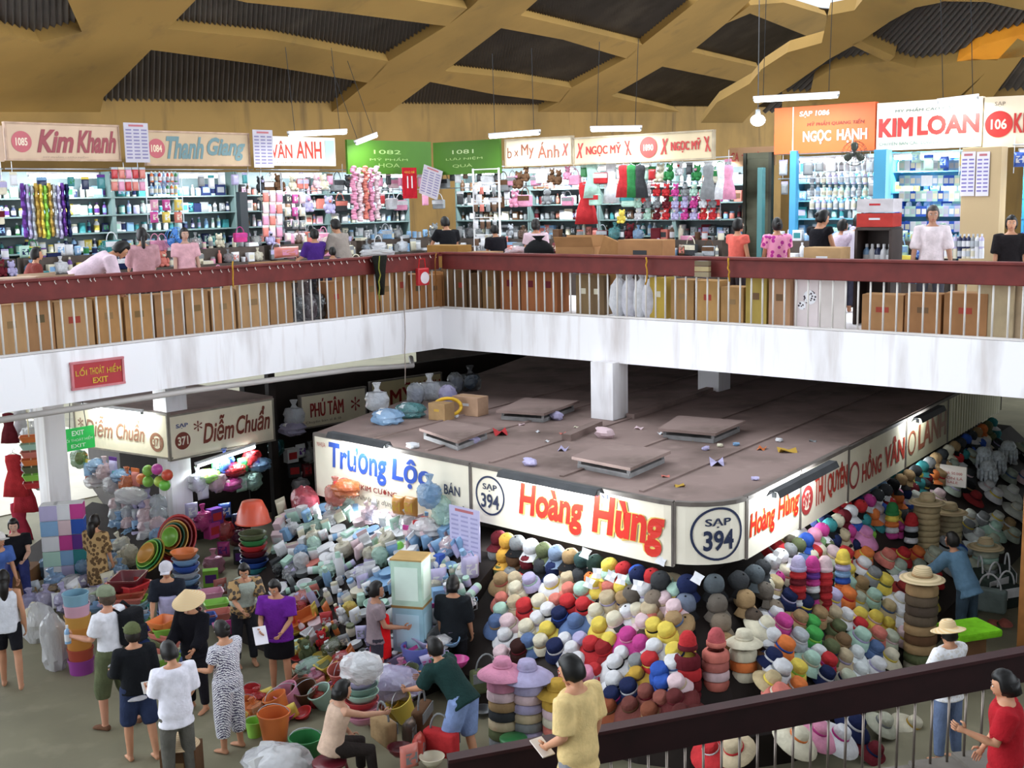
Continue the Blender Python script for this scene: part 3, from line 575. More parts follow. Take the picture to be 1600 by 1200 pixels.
# pillars
def pillar(name, c, w, z0, z1, rz): struct(name, xf(box(w, w, z1 - z0), Matrix.Translation((c.x, c.y, (z0 + z1) / 2)) @ Matrix.Rotation(rz, 4, 'Z')), 'white_paint')
pillar('pillar', V3((1.42, 18.36, 0)) + NB * .19, .42, 2.615, ZB + .02, FR.rz)
pc = onz(1107, 612, 2.6); pillar('pillar.001', pc + NB * .2, .42, 2.615, ZB + .02, FR.rz)
pc = onz(92, 838, .6); pillar('pillar.003', pc, .36, 0, ZB + .02, FL.rz)
# ---- roof: a dark sheet slope with ochre concrete ribs and purlins hanging below it
RD = V3((math.sin(math.radians(27)), math.cos(math.radians(27)), 0)); UD = V3((math.cos(math.radians(27)), -math.sin(math.radians(27)), 0))
SL = math.tan(math.radians(26)); RP = atY(160, 160, 24)
RN = (UD * -SL + V3((0, 0, 1))).normalized()
RP2 = G + NB * 8; RP2.z = 8.0; RN2 = (NB * SL * 1.0 + V3((0, 0, 1))).normalized()
def roofpoly(pts, p, n, off=0): return [onpl(x, y, p, n) + n * off for x, y in pts]
def roof_piece(name, pts, second=False, th=.22, mat='ochre_concrete'):
    p, n = (RP2, RN2) if second else (RP, RN)
    return struct(name, extrude(roofpoly(pts, p, n), n * .26), mat)
def sheet(name, p, n, d, cor, off):
    """corrugated sheet: cor = the four corners in order (eave a, eave b, top b, top a); waves run up the slope"""
    a, b, c, e = [q + n * off for q in cor]; N, v, f = int((b - a).length / .16), [], []
    for i in range(N * 4 + 1):
        t = i / (N * 4); w_ = n * (.035 * math.sin(t * N * 2 * math.pi)); v += [a.lerp(b, t) + w_, e.lerp(c, t) + w_]
    f = [(2 * i, 2 * i + 1, 2 * i + 3, 2 * i + 2) for i in range(N * 4)]
    return struct(name, (v, f), 'roof_sheet')
sheet('ceiling', RP, RN, None, roofpoly([(-90, 205), (1200, 205), (1312, 23), (-90, -62)], RP, RN), .22)
ea = onpl(-120, 175, RP, RN); eb = onpl(1190, 205, RP, RN)
sheet('ceiling.001', RP2, RN2, None, roofpoly([(1185, 190), (1960, 150), (2040, -90), (1400, -12)], RP2, RN2), .22)
roof_piece('ceiling_beam', [(-60, 34), (62, 66), (128, 50), (88, -40), (345, -40), (262, 45), (236, 78), (162, 152), (150, 205), (-60, 220)])
roof_piece('ceiling_beam.001', [(488, 200), (575, 129), (605, 97), (700, 39), (735, 12), (790, -40), (885, -40), (813, 24), (783, 44), (695, 111), (672, 128), (594, 186), (580, 205)])
roof_piece('ceiling_beam.002', [(772, 208), (874, 159), (891, 138), (979, 91), (1002, 71), (1070, 17), (1140, -40), (1215, -40), (1134, 37), (1080, 81), (1035, 104), (955, 150), (901, 178), (880, 205)])
roof_piece('ceiling_beam.003', [(1095, 192), (1120, 160), (1171, 131), (1190, 108), (1230, 82), (1284, 67), (1293, 24), (1335, 16), (1380, -40), (1520, -40), (1470, 4), (1430, 12), (1390, 34), (1343, 66), (1296, 92), (1235, 135), (1185, 165), (1160, 192)], True, th=.5)
roof_piece('ceiling_beam.004', [(236, 78), (262, 45), (430, 62), (608, 96), (578, 130), (400, 100)], th=.4)
roof_piece('ceiling_beam.005', [(318, -12), (360, -36), (560, -14), (730, 13), (698, 41), (520, 18), (385, 4)], th=.4)
roof_piece('ceiling_beam.006', [(783, 44), (813, 24), (905, 46), (1004, 70), (980, 92), (880, 62)], th=.4)
roof_piece('ceiling_beam.007', [(672, 128), (695, 111), (800, 122), (893, 137), (875, 160), (775, 148)], th=.4)
roof_piece('ceiling_beam.008', [(1035, 104), (1080, 81), (1185, 105), (1172, 132)], th=.4)
roof_piece('ceiling_beam.009', [(1134, 37), (1172, 8), (1225, 4), (1292, 24), (1290, 68), (1172, 21)], th=.4)
roof_piece('ceiling_beam.010', [(955, 150), (901, 178), (1050, 200), (1075, 178), (1000, 160)], th=.4)
# right-hand bays
roof_piece('ceiling_beam.011', [(1270, 126), (1300, 108), (1345, 101), (1392, 96), (1430, 106), (1480, 100), (1520, 92), (1560, 95), (1500, 150), (1410, 175), (1260, 176)], True, .5)
roof_piece('ceiling_beam.012', [(1330, 70), (1345, 64), (1398, 88), (1388, 98)], True, .35)
roof_piece('ceiling_panel', [(1495, 96), (1530, 72), (1580, 58), (1640, 44), (1640, 86), (1560, 92)], True, .2, 'orange_glow_paint')
roof_piece('ceiling_beam.013', [(1440, -30), (1640, -30), (1640, 24), (1590, 14), (1540, 3), (1470, 2)], True, .5)
roof_piece('ceiling_beam.014', [(1498, 158), (1560, 92), (1590, 60), (1612, 70), (1545, 160)], True, .75)
# the walls that carry the roof
def eave_wall(name, x0, x1, y, p, n, mat='wall_ochre'):
    a, b = onpl(x0, y, p, n), onpl(x1, y, p, n); a.z = b.z = max(a.z, b.z)
    d = (b - a).normalized(); nn = V3((-d.y, d.x, 0)) * .3
    struct(name, extrude([V3((a.x, a.y, ZU)), V3((b.x, b.y, ZU)), b + V3((0, 0, .6)), a + V3((0, 0, .6))], nn), mat)
eave_wall('wall_left', -120, 1230, 175, RP, RN)
eave_wall('wall_right', 1222, 2050, 160, RP2, RN2)
# ---- railing of the gallery
def railing(wl, t0, t1, step, label, hooks):
    root = empty('gallery_railing', wl.pt(t0, ZU), wl.rz); tag(root, label, 'railing'); L = t1 - t0
    ob('handrail_board', mesh('handrail_board', join(rbox(L, .07, .26, .012, (L / 2, .06, .82)), rbox(L, .16, .04, .01, (L / 2, .06, .965))), 'wood'), root, '6a2622')
    ob('foot_strip', mesh('foot_strip', box(L, .05, .03, (L / 2, .06, .02)), 'enamel'), root, 'c9c3c0')
    bm_ = mesh('baluster', tube([(0, 0, 0), (0, 0, .72)], .014, 6), 'enamel', True)
    n = min(int(L / step), 99)
    for i in range(n):
        b = ob('baluster', bm_, root, 'd2ccc6'); b.location = (step * (i + .5) + rnd.uniform(-.01, .01), .06, 0)
    if hooks:
        hm = mesh('hook', tube([(0, 0, .09), (.012, -.008, .06), (-.004, -.02, .03), (.012, -.03, 0)], .006, 5), 'enamel', True)
        for i in range(hooks):
            h = ob('hook', hm, root, 'e8dfd8'); h.location = (L - (i + .6) * L / hooks + rnd.uniform(-.06, .06), .015, .895)
railing(FL, -12.6, 0, .165, 'maroon board handrail on thin pale balusters, gallery edge above the red wall sign', 78)
railing(FR, 0.02, 15, .178, 'maroon board handrail on thin pale balusters, gallery edge above the square pillar', 0)
# ---- the kiosk in the middle
class Path:
    def __init__(s, a, k, b, r):
        s.a, s.k, s.b = V3((*a, 0)), V3((*k, 0)), V3((*b, 0)); s.d1 = (s.k - s.a).normalized(); s.d2 = (s.b - s.k).normalized()
        s.n1, s.n2 = V3((s.d1.y, -s.d1.x, 0)), V3((s.d2.y, -s.d2.x, 0)); s.L1, s.L2 = (s.k - s.a).length, (s.b - s.k).length
        ang = s.d1.angle(s.d2); s.r = r; s.t = r * math.tan(ang / 2); s.arc = r * ang; s.ang = ang; s.c = s.k - s.d1 * s.t - s.n1 * r; s.L = s.L1 + s.L2 - 2 * s.t + s.arc
    def at(s, q):
        e = s.L1 - s.t
        if q <= e: return s.a + s.d1 * q, s.n1
        if q <= e + s.arc:
            n = Matrix.Rotation((q - e) / s.r, 3, 'Z') @ s.n1; return s.c + n * s.r, n
        return s.k + s.d2 * (s.t + q - e - s.arc), s.n2
    def s1(s, p): return (V3((p.x, p.y, 0)) - s.a).dot(s.d1)
    def s2(s, p): return (V3((p.x, p.y, 0)) - s.k).dot(s.d2) - s.t + s.L1 - s.t + s.arc
    def strip(s, q0, q1, prof, step=.25):
        """closed solid: profile points (out, z) swept from q0 to q1"""
        n = max(2, int((q1 - q0) / step)); rings = []
        for i in range(n + 1):
            p, nn = s.at(q0 + (q1 - q0) * i / n); rings.append([p + nn * o_ + V3((0, 0, z)) for o_, z in prof])
        return loft(rings)
    def pt(s, q, out, z):
        p, n = s.at(q); return p + n * out + V3((0, 0, z))
KP = Path((-3.03, 17.77), (2.255, 12.78), (10.2, 23.72), .72)
far = V3((-3.03, 17.77, 0)) + V3((.375, .927, 0)) * 12
top = [KP.at(KP.L * i / 60)[0] for i in range(61)] + [V3((6.5, 29, 0)), far]
kr = empty('kiosk_roof', (0, 0, 2.56)); tag(kr, 'flat dark brown roof deck of the hat kiosk, scattered with litter', 'roof')
ob('deck', mesh('deck', prism([xy(q) for q in top], 0, .05), 'kiosk_top'), kr)
def seam(a, b, wd=.05, h=.03):
    d = (b - a).normalized(); n = V3((-d.y, d.x, 0)) * wd / 2; return extrude([a - n, b - n, b + n, a + n], V3((0, 0, h)))
for k in range(5):
    a = KP.at(1.1 + k * 1.25)[0] - KP.n1 * .15; ob('deck_batten', mesh('deck_batten', seam(V3((a.x, a.y, .045)), V3((a.x, a.y, .045)) + KP.d2 * 9, .06, .025), 'kiosk_top'), kr)
a, b = onz(885, 690, 2.6), onz(935, 668, 2.6); ob('raised_batten', mesh('raised_batten', seam(V3((a.x, a.y, .045)), V3((b.x, b.y, .045)), .14, .1), 'kiosk_top'), kr)
a, b = onz(985, 655, 2.6), onz(1110, 612, 2.6); ob('raised_batten', mesh('raised_batten', seam(V3((a.x, a.y, .045)), V3((b.x, b.y, .045)), .14, .08), 'kiosk_top'), kr)
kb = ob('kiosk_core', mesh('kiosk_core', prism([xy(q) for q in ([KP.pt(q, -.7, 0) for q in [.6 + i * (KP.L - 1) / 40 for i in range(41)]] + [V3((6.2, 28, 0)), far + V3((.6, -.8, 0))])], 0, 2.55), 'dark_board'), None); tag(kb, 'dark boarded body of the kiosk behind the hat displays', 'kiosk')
for i, (pts) in enumerate((((893, 712), (985, 730), (1048, 703), (948, 688)), ((655, 668), (715, 688), (768, 668), (700, 655)), ((1028, 668), (1118, 676), (1165, 656), (1060, 648)), ((775, 640), (850, 645), (905, 625), (820, 620)))):
    q = [onz(x, y, 2.78) for x, y in pts]; c = sum(q, V3()) / 4; root = empty('roof_hatch', (c.x, c.y, 2.61)); tag(root, ('square brown roof hatch standing open a crack near the kiosk front edge', 'brown roof hatch beside the two cardboard boxes', 'dusty brown roof hatch beyond the square pillar', 'low brown roof hatch in shade before the square pillar')[i], 'hatch', 'hatches on the kiosk roof')
    lq = [V3((p.x - c.x, p.y - c.y, .12)) for p in q]; ob('lid', mesh('lid', extrude(lq, V3((0, 0, .04))), 'kiosk_top'), root)
    iq = [p * .88 for p in lq]; ob('curb', mesh('curb', extrude([V3((p.x, p.y, 0)) for p in iq], V3((0, 0, .06))), 'wood'), root, '8c8a8a')
    for p in iq: ob('prop', mesh('prop', box(.04, .04, .07, (p.x * .95, p.y * .95, .09)), 'wood'), root, '8c8a8a')
def path_sign(q0, q1, zt, zb, face, label, items, group='signboards round the kiosk', mat='sign_face', out=.03):
    base = KP.pt((q0 + q1) / 2, out, zb); root = empty('shop_sign', base); tag(root, label, 'sign', group)
    H = zt - zb; p = KP.strip(q0, q1, [(out, zb), (out, zt), (out - .05, zt), (out - .05, zb)], .12); ob('board', mesh('board', mv(p, *(-base)), mat), root, face)
    ob('edge_trim', mesh('edge_trim', join(mv(KP.strip(q0 + .01, q1 - .01, [(out + .012, zt - .03), (out + .012, zt + .02), (out - .06, zt + .02), (out - .06, zt - .03)], .15), *(-base)), *[mv(KP.strip(e - .012, e + .012, [(out + .012, zb), (out + .012, zt), (out - .02, zt), (out - .02, zb)], .02), *(-base)) for e in (q0 + .014, q1 - .014)]), 'wood'), root, '6a625c')
    m = (q0 + q1) / 2
    def warp(p): return KP.pt(m + p.x, out - p.y, zb + p.z) - base
    place_items(root, items, q1 - q0, H, warp)
q1 = 3.4; q2 = KP.L1 - .95; e1 = KP.L1 - KP.t
BL = '2a4fae'; RD_ = 'd02a1c'; DK = '2a3350'
path_sign(0, q1, 2.6, 1.64, 'ece4d0', 'cream kiosk signboard with big blue brushed name, corner post end', [(.11, .5, .4, .92, 'Trương', BL, .1, .03), (.53, .76, .45, .9, 'Lộc', BL, .1, .03), (.3, .56, .24, .36, '( KIM CƯƠNG', '8e2b22', 0, .02), (.3, .54, .08, .18, 'Nhựa gia dụng', '6b6258', .3, 0), (.85, .94, .5, .68, 'BÁN', DK, 0, .01), (.83, .97, .22, .38, 'SỈ & LẺ', DK, 0, .01), (.03, .09, .8, .9, 'NHỰA', 'b4453a')])
path_sign(q1, q2 + .35, 2.6, 1.84, 'efe6d2', 'cream kiosk signboard with large red brushed name lit from a hood, between the numbered circles', [(.03, .19, .16, .86, 'ring', DK, .05), (.07, .15, .58, .72, 'SẠP', DK, 0, .015), (.06, .16, .28, .54, '394', DK, 0, .02)] + [(.27, .6, .16, .86, 'Hoàng', 'e8c86a', .15, .075), (.64, .97, .1, .92, 'Hùng', 'e8c86a', .15, .075), (.27, .6, .16, .86, 'Hoàng', RD_, .15, .04), (.64, .97, .1, .92, 'Hùng', RD_, .15, .04), (.62, .72, .88, .97, 'VẢI', DK)])
path_sign(q2 + .35, e1 + KP.arc - .1, 2.6, 1.88, 'efe8d6', 'rounded corner signboard of the kiosk with blue number circle', [(.23, .87, .06, .94, 'ring', DK, .045), (.38, .72, .6, .76, 'SẠP', DK, 0, .02), (.36, .76, .22, .56, '394', DK, 0, .03)])
qa = e1 + KP.arc - .1; R_ = lambda px, py: KP.s2(onpl(px, py, KP.k, KP.n2))
qb = R_(1247, 770); qc = R_(1322, 735); qd = R_(1412, 700); qe = R_(1478, 655); qf = R_(1562, 620)
path_sign(qa, qb, 2.6, 1.86, 'f1ead8', 'cream kiosk signboard with red brushed name, first along the hat aisle', [(.04, .5, .22, .72, 'Hoàng', 'dfb95c', .15, .06), (.55, .97, .26, .74, 'Hùng', 'dfb95c', .15, .06), (.04, .5, .22, .72, 'Hoàng', RD_, .15, .03), (.55, .97, .26, .74, 'Hùng', RD_, .15, .03), (.3, .6, .8, .94, 'NÓN VẢI', DK)])
path_sign(qb, qc, 2.6, 1.83, 'e2d8c4', 'kiosk signboard with narrow red capitals after a red roundel, second along the hat aisle', [(.02, .24, .2, .7, 'ring', 'a83a3a', .16), (.05, .21, .32, .58, '393', 'a83a3a', 0, .03), (.28, .5, .25, .8, 'THU', 'b5382a', 0, .03), (.54, .97, .25, .8, 'QUYÊN', 'b5382a', 0, .03)])
path_sign(qc, qd, 2.58, 1.8, 'e8dfc6', 'kiosk signboard with narrow red capitals, third along the hat aisle', [(.02, .17, .2, .7, 'ring', 'a83a3a', .12), (.22, .55, .22, .78, 'HỒNG', 'b5382a', 0, .03), (.6, .97, .22, .78, 'VÂN', 'b5382a', 0, .03)])
path_sign(qd, qe, 2.58, 1.8, 'bdb597', 'dim kiosk signboard with faded brown capitals, fourth along the hat aisle', [(.05, .22, .2, .7, 'ring', '8a4a32', .12), (.28, .95, .22, .75, 'LANH', '8a4a32', 0, .03)])
path_sign(qe, qf, 2.58, 1.8, 'd9d6ae', 'pale ribbed panel at the far end of the kiosk signboards', [(u / 22, (u + .35) / 22, 0, 1, 'bar', 'f0edd0') for u in range(1, 21)])
# hooded lamps over the signboards, tubes throwing light back on the boards
def hood_lamp(qa_, qb_, z, out, label, watts):
    p, n = KP.at((qa_ + qb_) / 2); tube_lamp(KP.pt(qa_, out, z), KP.pt(qb_, out, z), label, 'hooded lamps on the kiosk signs', True, watts, -n + V3((0, 0, -.75)))
s1 = lambda px, py: KP.s1(onpl(px, py, KP.a, KP.n1))
hood_lamp(s1(812, 752), s1(958, 792), 2.62, .3, 'long dark lamp hood over the big red brushed name', 24)
hood_lamp(qa + .15, qb + .35, 2.62, .3, 'dark lamp hood over the first signboard of the hat aisle', 22)
hood_lamp(qd - .25, qd + .9, 2.6, .28, 'dark lamp hood far along the hat aisle signboards', 9)
hood_lamp(.75, 1.95, 2.68, .25, 'pale lamp hood lying on the edge above the blue brushed name', 24)
tube_lamp(KP.pt(3.9, -.3, 1.84), KP.pt(5.3, -.3, 1.84), 'fluorescent tube tucked under the kiosk roof behind the hanging caps', watts=60, aim=KP.n1 * .8 + V3((0, 0, -.8)))
tube_lamp(KP.pt(.6, -.25, 1.62), KP.pt(2.2, -.25, 1.62), 'fluorescent tube under the blue lettered signboard', watts=140, aim=KP.n1 * .7 + V3((0, 0, -.8)))
tube_lamp(KP.pt(qb, -.3, 1.8), KP.pt(qb + 1.3, -.3, 1.8), 'fluorescent tube under the second signboard of the hat aisle', watts=12, aim=KP.n2 * .8 + V3((0, 0, -.8)))
tube_lamp(KP.pt(qd, -.3, 1.76), KP.pt(qd + 1.3, -.3, 1.76), 'fluorescent tube under the dim signboard of the hat aisle', watts=12, aim=KP.n2 * .8 + V3((0, 0, -.8)))
# ---- sloped counters round the kiosk
HS = KP.strip(4.05, KP.L - .6, [(-.68, 0), (1.3, 0), (1.3, .36), (.1, 1.4), (-.68, 1.42)], .2)
tag(ob('hat_counter', mesh('hat_counter', HS, 'dark_board')), 'dark sloping counter under the hats, wrapped round the kiosk corner', 'counter')
HH = KP.strip(.02, 4.0, [(-.68, 0), (1.95, 0), (1.95, .28), (.1, 1.47), (-.68, 1.5)], .3)
tag(ob('housewares_counter', mesh('housewares_counter', HH, 'dark_board')), 'stepped bench buried under the plastic housewares before the blue lettered sign', 'counter')
def slope(path_n, a, dirv, o0, z0, o1, z1):
    p0 = a + path_n * o0 + V3((0, 0, z0)); p1 = a + path_n * o1 + V3((0, 0, z1)); n = (p1 - p0).cross(dirv); n.normalize()
    return p0, (n if n.z > 0 else -n)
SLF = slope(KP.n1, KP.a, KP.d1, .1, 1.4, 1.3, .36); SLR = slope(KP.n2, KP.k, KP.d2, .1, 1.4, 1.3, .36); SLH = slope(KP.n1, KP.a, KP.d1, .1, 1.5, 2.3, .08)
# ---- stall with the numbered brown roundel, and the row behind
K3 = V3((-5.78, 19.5, 0)); W3R = Wall(K3, (.672, .741)); W3L = Wall(K3, (.845, -.535))
e3 = W3R.s_of(428, 655); el = W3L.s_of(118, 660)
dk = [K3, W3R.pt(e3), W3R.pt(e3) - W3R.n * 4, W3L.pt(el) + V3((-2, 5, 0)), W3L.pt(el)]
sr = ob('stall_roof', mesh('stall_roof', prism([xy(q) for q in dk], 2.6, 2.64), 'kiosk_top')); tag(sr, 'grey flat roof of the corner stall with the brown number roundel', 'roof')
bx = ob('stall_core', mesh('stall_core', prism([xy(q) for q in (K3 + V3((-.4, 1.3, 0)), W3R.pt(e3, 0, -.9), W3R.pt(e3, 0, -4), W3L.pt(el) + V3((-1.5, 4.6, 0)), W3L.pt(el, 0, -.9))], 0, 2.58), 'dark_board')); tag(bx, 'dark inside wall of the corner stall with the brown number roundel', 'stall')
pc = K3 + (W3R.n + W3L.n) * -.27; pillar('pillar.002', pc, .4, 0, ZB + .02, W3R.rz)
BR = '7a3a2c'
flat_sign(W3R, 264, 428, 637, 704, 'e6dcc4', 'cream sign with brown script and brown number roundel, aisle face of the corner stall', [(.05, .18, .2, .6, 'disc', BR), (.07, .165, .3, .5, '371', 'e6dcc4', 0, .03), (.06, .17, .68, .8, 'SẠP', '3a4a80', 0, .02), (.22, .3, .55, .8, '*', BR), (.3, .6, .24, .84, 'Diễm', BR, .3, .02), (.62, .96, .3, .88, 'Chuẩn', BR, .3, .02)], frame='8a8276')
flat_sign(W3L, 118, 262, 640, 706, 'efe4c6', 'lamp-lit cream sign with brown script, outer face of the corner stall', [(.8, .96, .12, .56, 'ring', '9a6a50', .16), (.84, .92, .24, .44, '371', '9a6a50', 0, .02), (.04, .1, .45, .7, '*', '9a6a50'), (.12, .42, .28, .8, 'Diễm', '9a6a50', .3, .01), (.46, .76, .3, .8, 'Chuẩn', '9a6a50', .3, .01)], frame='8a8276')
a = W3L.at(150, 640) + W3L.n * .25; b = W3L.at(240, 652) + W3L.n * .25; a.z = b.z = 2.66
tube_lamp(a, b, 'tube lamp above the outer face of the corner stall sign', watts=16, aim=-W3L.n + V3((0, 0, -.6)))
a = W3R.at(303, 727) + W3R.n * .1; b = W3R.at(392, 697) + W3R.n * .1; tube_lamp(a, b, 'glowing tube lamp slung below the brown script sign of the corner stall', watts=30, r=.035)
W4 = Wall(onz(440, 608, 2.6), (.75, .65))
flat_sign(W4, 470, 572, 612, 662, 'ded3b8', 'cream sign with dark red capitals behind the corner stall', [(.14, .64, .3, .85, 'PHÚ TÂM', '8e2a24', 0, .02), (.06, .6, .1, .2, 'Chuyên bán sỉ & lẻ', '6b5a4a'), (.76, .9, .3, .75, '*', '8e2a24')], frame='77706a')
flat_sign(W4, 580, 690, 590, 642, 'd6c69a', 'tan sign with dark red capitals half hidden behind bags on the kiosk roof', [(.04, .2, .25, .75, 'ring', '8e3a2c', .12), (.26, .58, .25, .85, 'MỸ', '8e2a24', 0, .02), (.62, .98, .25, .85, 'HẠNH', '8e2a24', 0, .02)], frame='77706a')
tag(ob('stall_core', mesh('stall_core', extrude([W4.pt(t, z, -.9) for t, z in ((-.3, 0), (9, 0), (9, 2.6), (-.3, 2.6))], -W4.n * .2), 'dark_board')), 'dark back wall of the stall with dark red capitals', 'stall')
pl = W4.pt(-.3, 0, .1); struct('pillar.005', xf(box(.14, .14, 3.5), Matrix.Translation((pl.x, pl.y, 1.75)) @ Matrix.Rotation(W4.rz, 4, 'Z')), 'dark_board')
# the back of the ground floor, dark under the gallery
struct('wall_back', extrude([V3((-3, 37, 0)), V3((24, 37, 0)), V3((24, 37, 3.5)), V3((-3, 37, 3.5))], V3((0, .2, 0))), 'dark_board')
# unseen rest of the market hall, put in to cut the daylight: roof overhead with an open middle, gallery underfoot
struct('ceiling.002', prism([(-15, -12), (17, -12), (17, 1), (-15, 1)], 12.5, 12.7), 'roof_sheet'); struct('ceiling.003', prism([(-15, 5), (6, 5), (6, 13), (-15, 13)], 13.5, 13.7), 'roof_sheet'); struct('ceiling.004', prism([(9, 1), (17, 1), (17, 12), (9, 12)], 13, 13.2), 'roof_sheet')
struct('floor_upper.001', prism([(-9, -12), (20, -12), (20, 2.8), (-9, 2.8)], ZB, ZU), 'white_paint'); struct('floor_upper.002', prism([(11.8, 2.8), (20, 2.8), (20, 12), (11.8, 10.3)], ZB, ZU), 'white_paint'); struct('wall_blocker_right', extrude([V3((11.8, -4, 0)), V3((13.2, 22, 0)), V3((13.2, 22, ZB)), V3((11.8, -4, ZB))], V3((.2, 0, 0))), 'dark_board'); struct('wall_blocker_near', extrude([V3((-9, -4, 0)), V3((20, -4, 0)), V3((20, -4, ZB)), V3((-9, -4, ZB))], V3((0, -.2, 0))), 'dark_board')  # dark walls and right slab added out of view to block low light
# ------------------------------------------------------------------ upper floor: stalls behind the gallery
SL_ = Wall(G + NA * 4.6, DA); SR_ = Wall(G + NB * 3.85, DB)
ROWN = ('bottom', 'second', 'third', 'fourth', 'top')
def shelf_fill(wl, t0, t1, back, z, pal, kinds, where, group, step=.17, smin=.8, smax=1.1, jit=.02, face=None):
    t, i = t0 + step * .5, 0; made = []
    while t < t1 - step * .3:
        k = rnd.choice(kinds); c = rnd.choice(pal); c2 = rnd.choice(pal + ['white']); i += 1
        p = wl.pt(t, z, -back + rnd.uniform(-jit, jit)); s = rnd.uniform(smin, smax)
        lab = f"{c.replace('_', ' ')} {KN.get(k, k.replace('_', ' '))}, {nth(i)} along {where}"
        made.append(put(k, p, c, lab, CAT.get(k, KN.get(k, k.replace('_', ' ')).split()[-1]), group, wl.rz + rnd.uniform(-.25, .25), s=s, col2=c2, name='plastic_bag' if k.startswith('plastic_bag') else None)); t += step * rnd.uniform(.9, 1.15)
    return made
KN = dict(plastic_bag1='plastic bag', plastic_bag2='plastic bag', soft_packet='soft packet', hanging_packet='hanging packet', plush_toy='plush toy', tinsel_strand='tinsel strand')
CAT = dict(soft_packet='packet', hanging_packet='packet', plush_toy='toy', shampoo_bottle='bottle', spray_can='can', plastic_bag='bag', plastic_bag1='bag', plastic_bag2='bag', handbag='bag', flat_box='box', carton='box', flower_garland='garland', tinsel_strand='tinsel')
def hang_row(wl, t0, t1, z, pal, kinds, where, group, step=.2, out=-.12, s=(.8, 1.15), drop=.1, fill=.95):
    t, i = t0 + step * .5, 0
    while t < t1:
        if rnd.random() < fill:
            k = rnd.choice(kinds); c = rnd.choice(pal); i += 1; sc_ = rnd.uniform(*s); h = {'plush_toy': .33, 'handbag': .36, 'hanging_packet': .25, 'dress': -.1, 'flower_garland': -.03, 'tinsel_strand': 0, 'soft_packet': .2, 'ball': .2}.get(k, .3)
            put(k, wl.pt(t, z - h * sc_ - rnd.uniform(0, drop), out + rnd.uniform(-.04, .04)), c, f"{c.replace('_', ' ')} {KN.get(k, k.replace('_', ' '))} hung {nth(i)} along {where}", CAT.get(k, KN.get(k, k.replace('_', ' ')).split()[-1]), group, wl.rz + rnd.uniform(-.3, .3), s=sc_, col2=rnd.choice(pal + ['white']), name='plastic_bag' if k.startswith('plastic_bag') else None)
        t += step * rnd.uniform(.85, 1.2)
def shelving(wl, t0, t1, back, zs, ztop, col, label, depth=.32, bcol=None):
    root = empty('display_shelf', wl.pt((t0 + t1) / 2, 0, -back), wl.rz); tag(root, label, 'shelf'); W = t1 - t0; z0 = zs[0] - .12
    ob('back_panel', mesh('back_panel', box(W, .03, ztop - z0, (0, depth * .6, (ztop + z0) / 2)), 'enamel'), root, bcol or col)
    sm = mesh('shelf_board', box(W, depth, .025, (0, 0, -.0135)), 'enamel')
    for z in zs: q = ob('shelf_board', sm, root, col); q.location = (0, 0, z)
    n = max(2, int(W / 1.3) + 1); um = mesh('upright', box(.04, depth, ztop - z0, (0, .01, (ztop + z0) / 2)), 'enamel')
    for i in range(n): q = ob('upright', um, root, col); q.location = (-W / 2 + .02 + (W - .04) * i / (n - 1), .0, 0)
    lz = ZU; ob('plinth', mesh('plinth', box(W, depth, z0 - lz, (0, .01, (z0 + lz) / 2)), 'wood'), root, 'brown')
def counter(wl, t0, t1, out, label, col='brown', h=.72, d=.6):
    root = empty('stall_counter', wl.pt((t0 + t1) / 2, ZU, out), wl.rz); tag(root, label, 'counter'); W = t1 - t0
    ob('counter_body', mesh('counter_body', box(W, d, h, (0, 0, h / 2)), 'wood'), root, col); ob('counter_top', mesh('counter_top', rbox(W + .04, d + .05, .03, .008, (0, 0, h + .016)), 'wood'), root, 'tan')
ZS = (4.98, 5.3, 5.62, 5.94, 6.26)
MIX = ['shampoo_bottle', 'bottle', 'carton', 'jar', 'tin', 'spray_can', 'soft_packet']
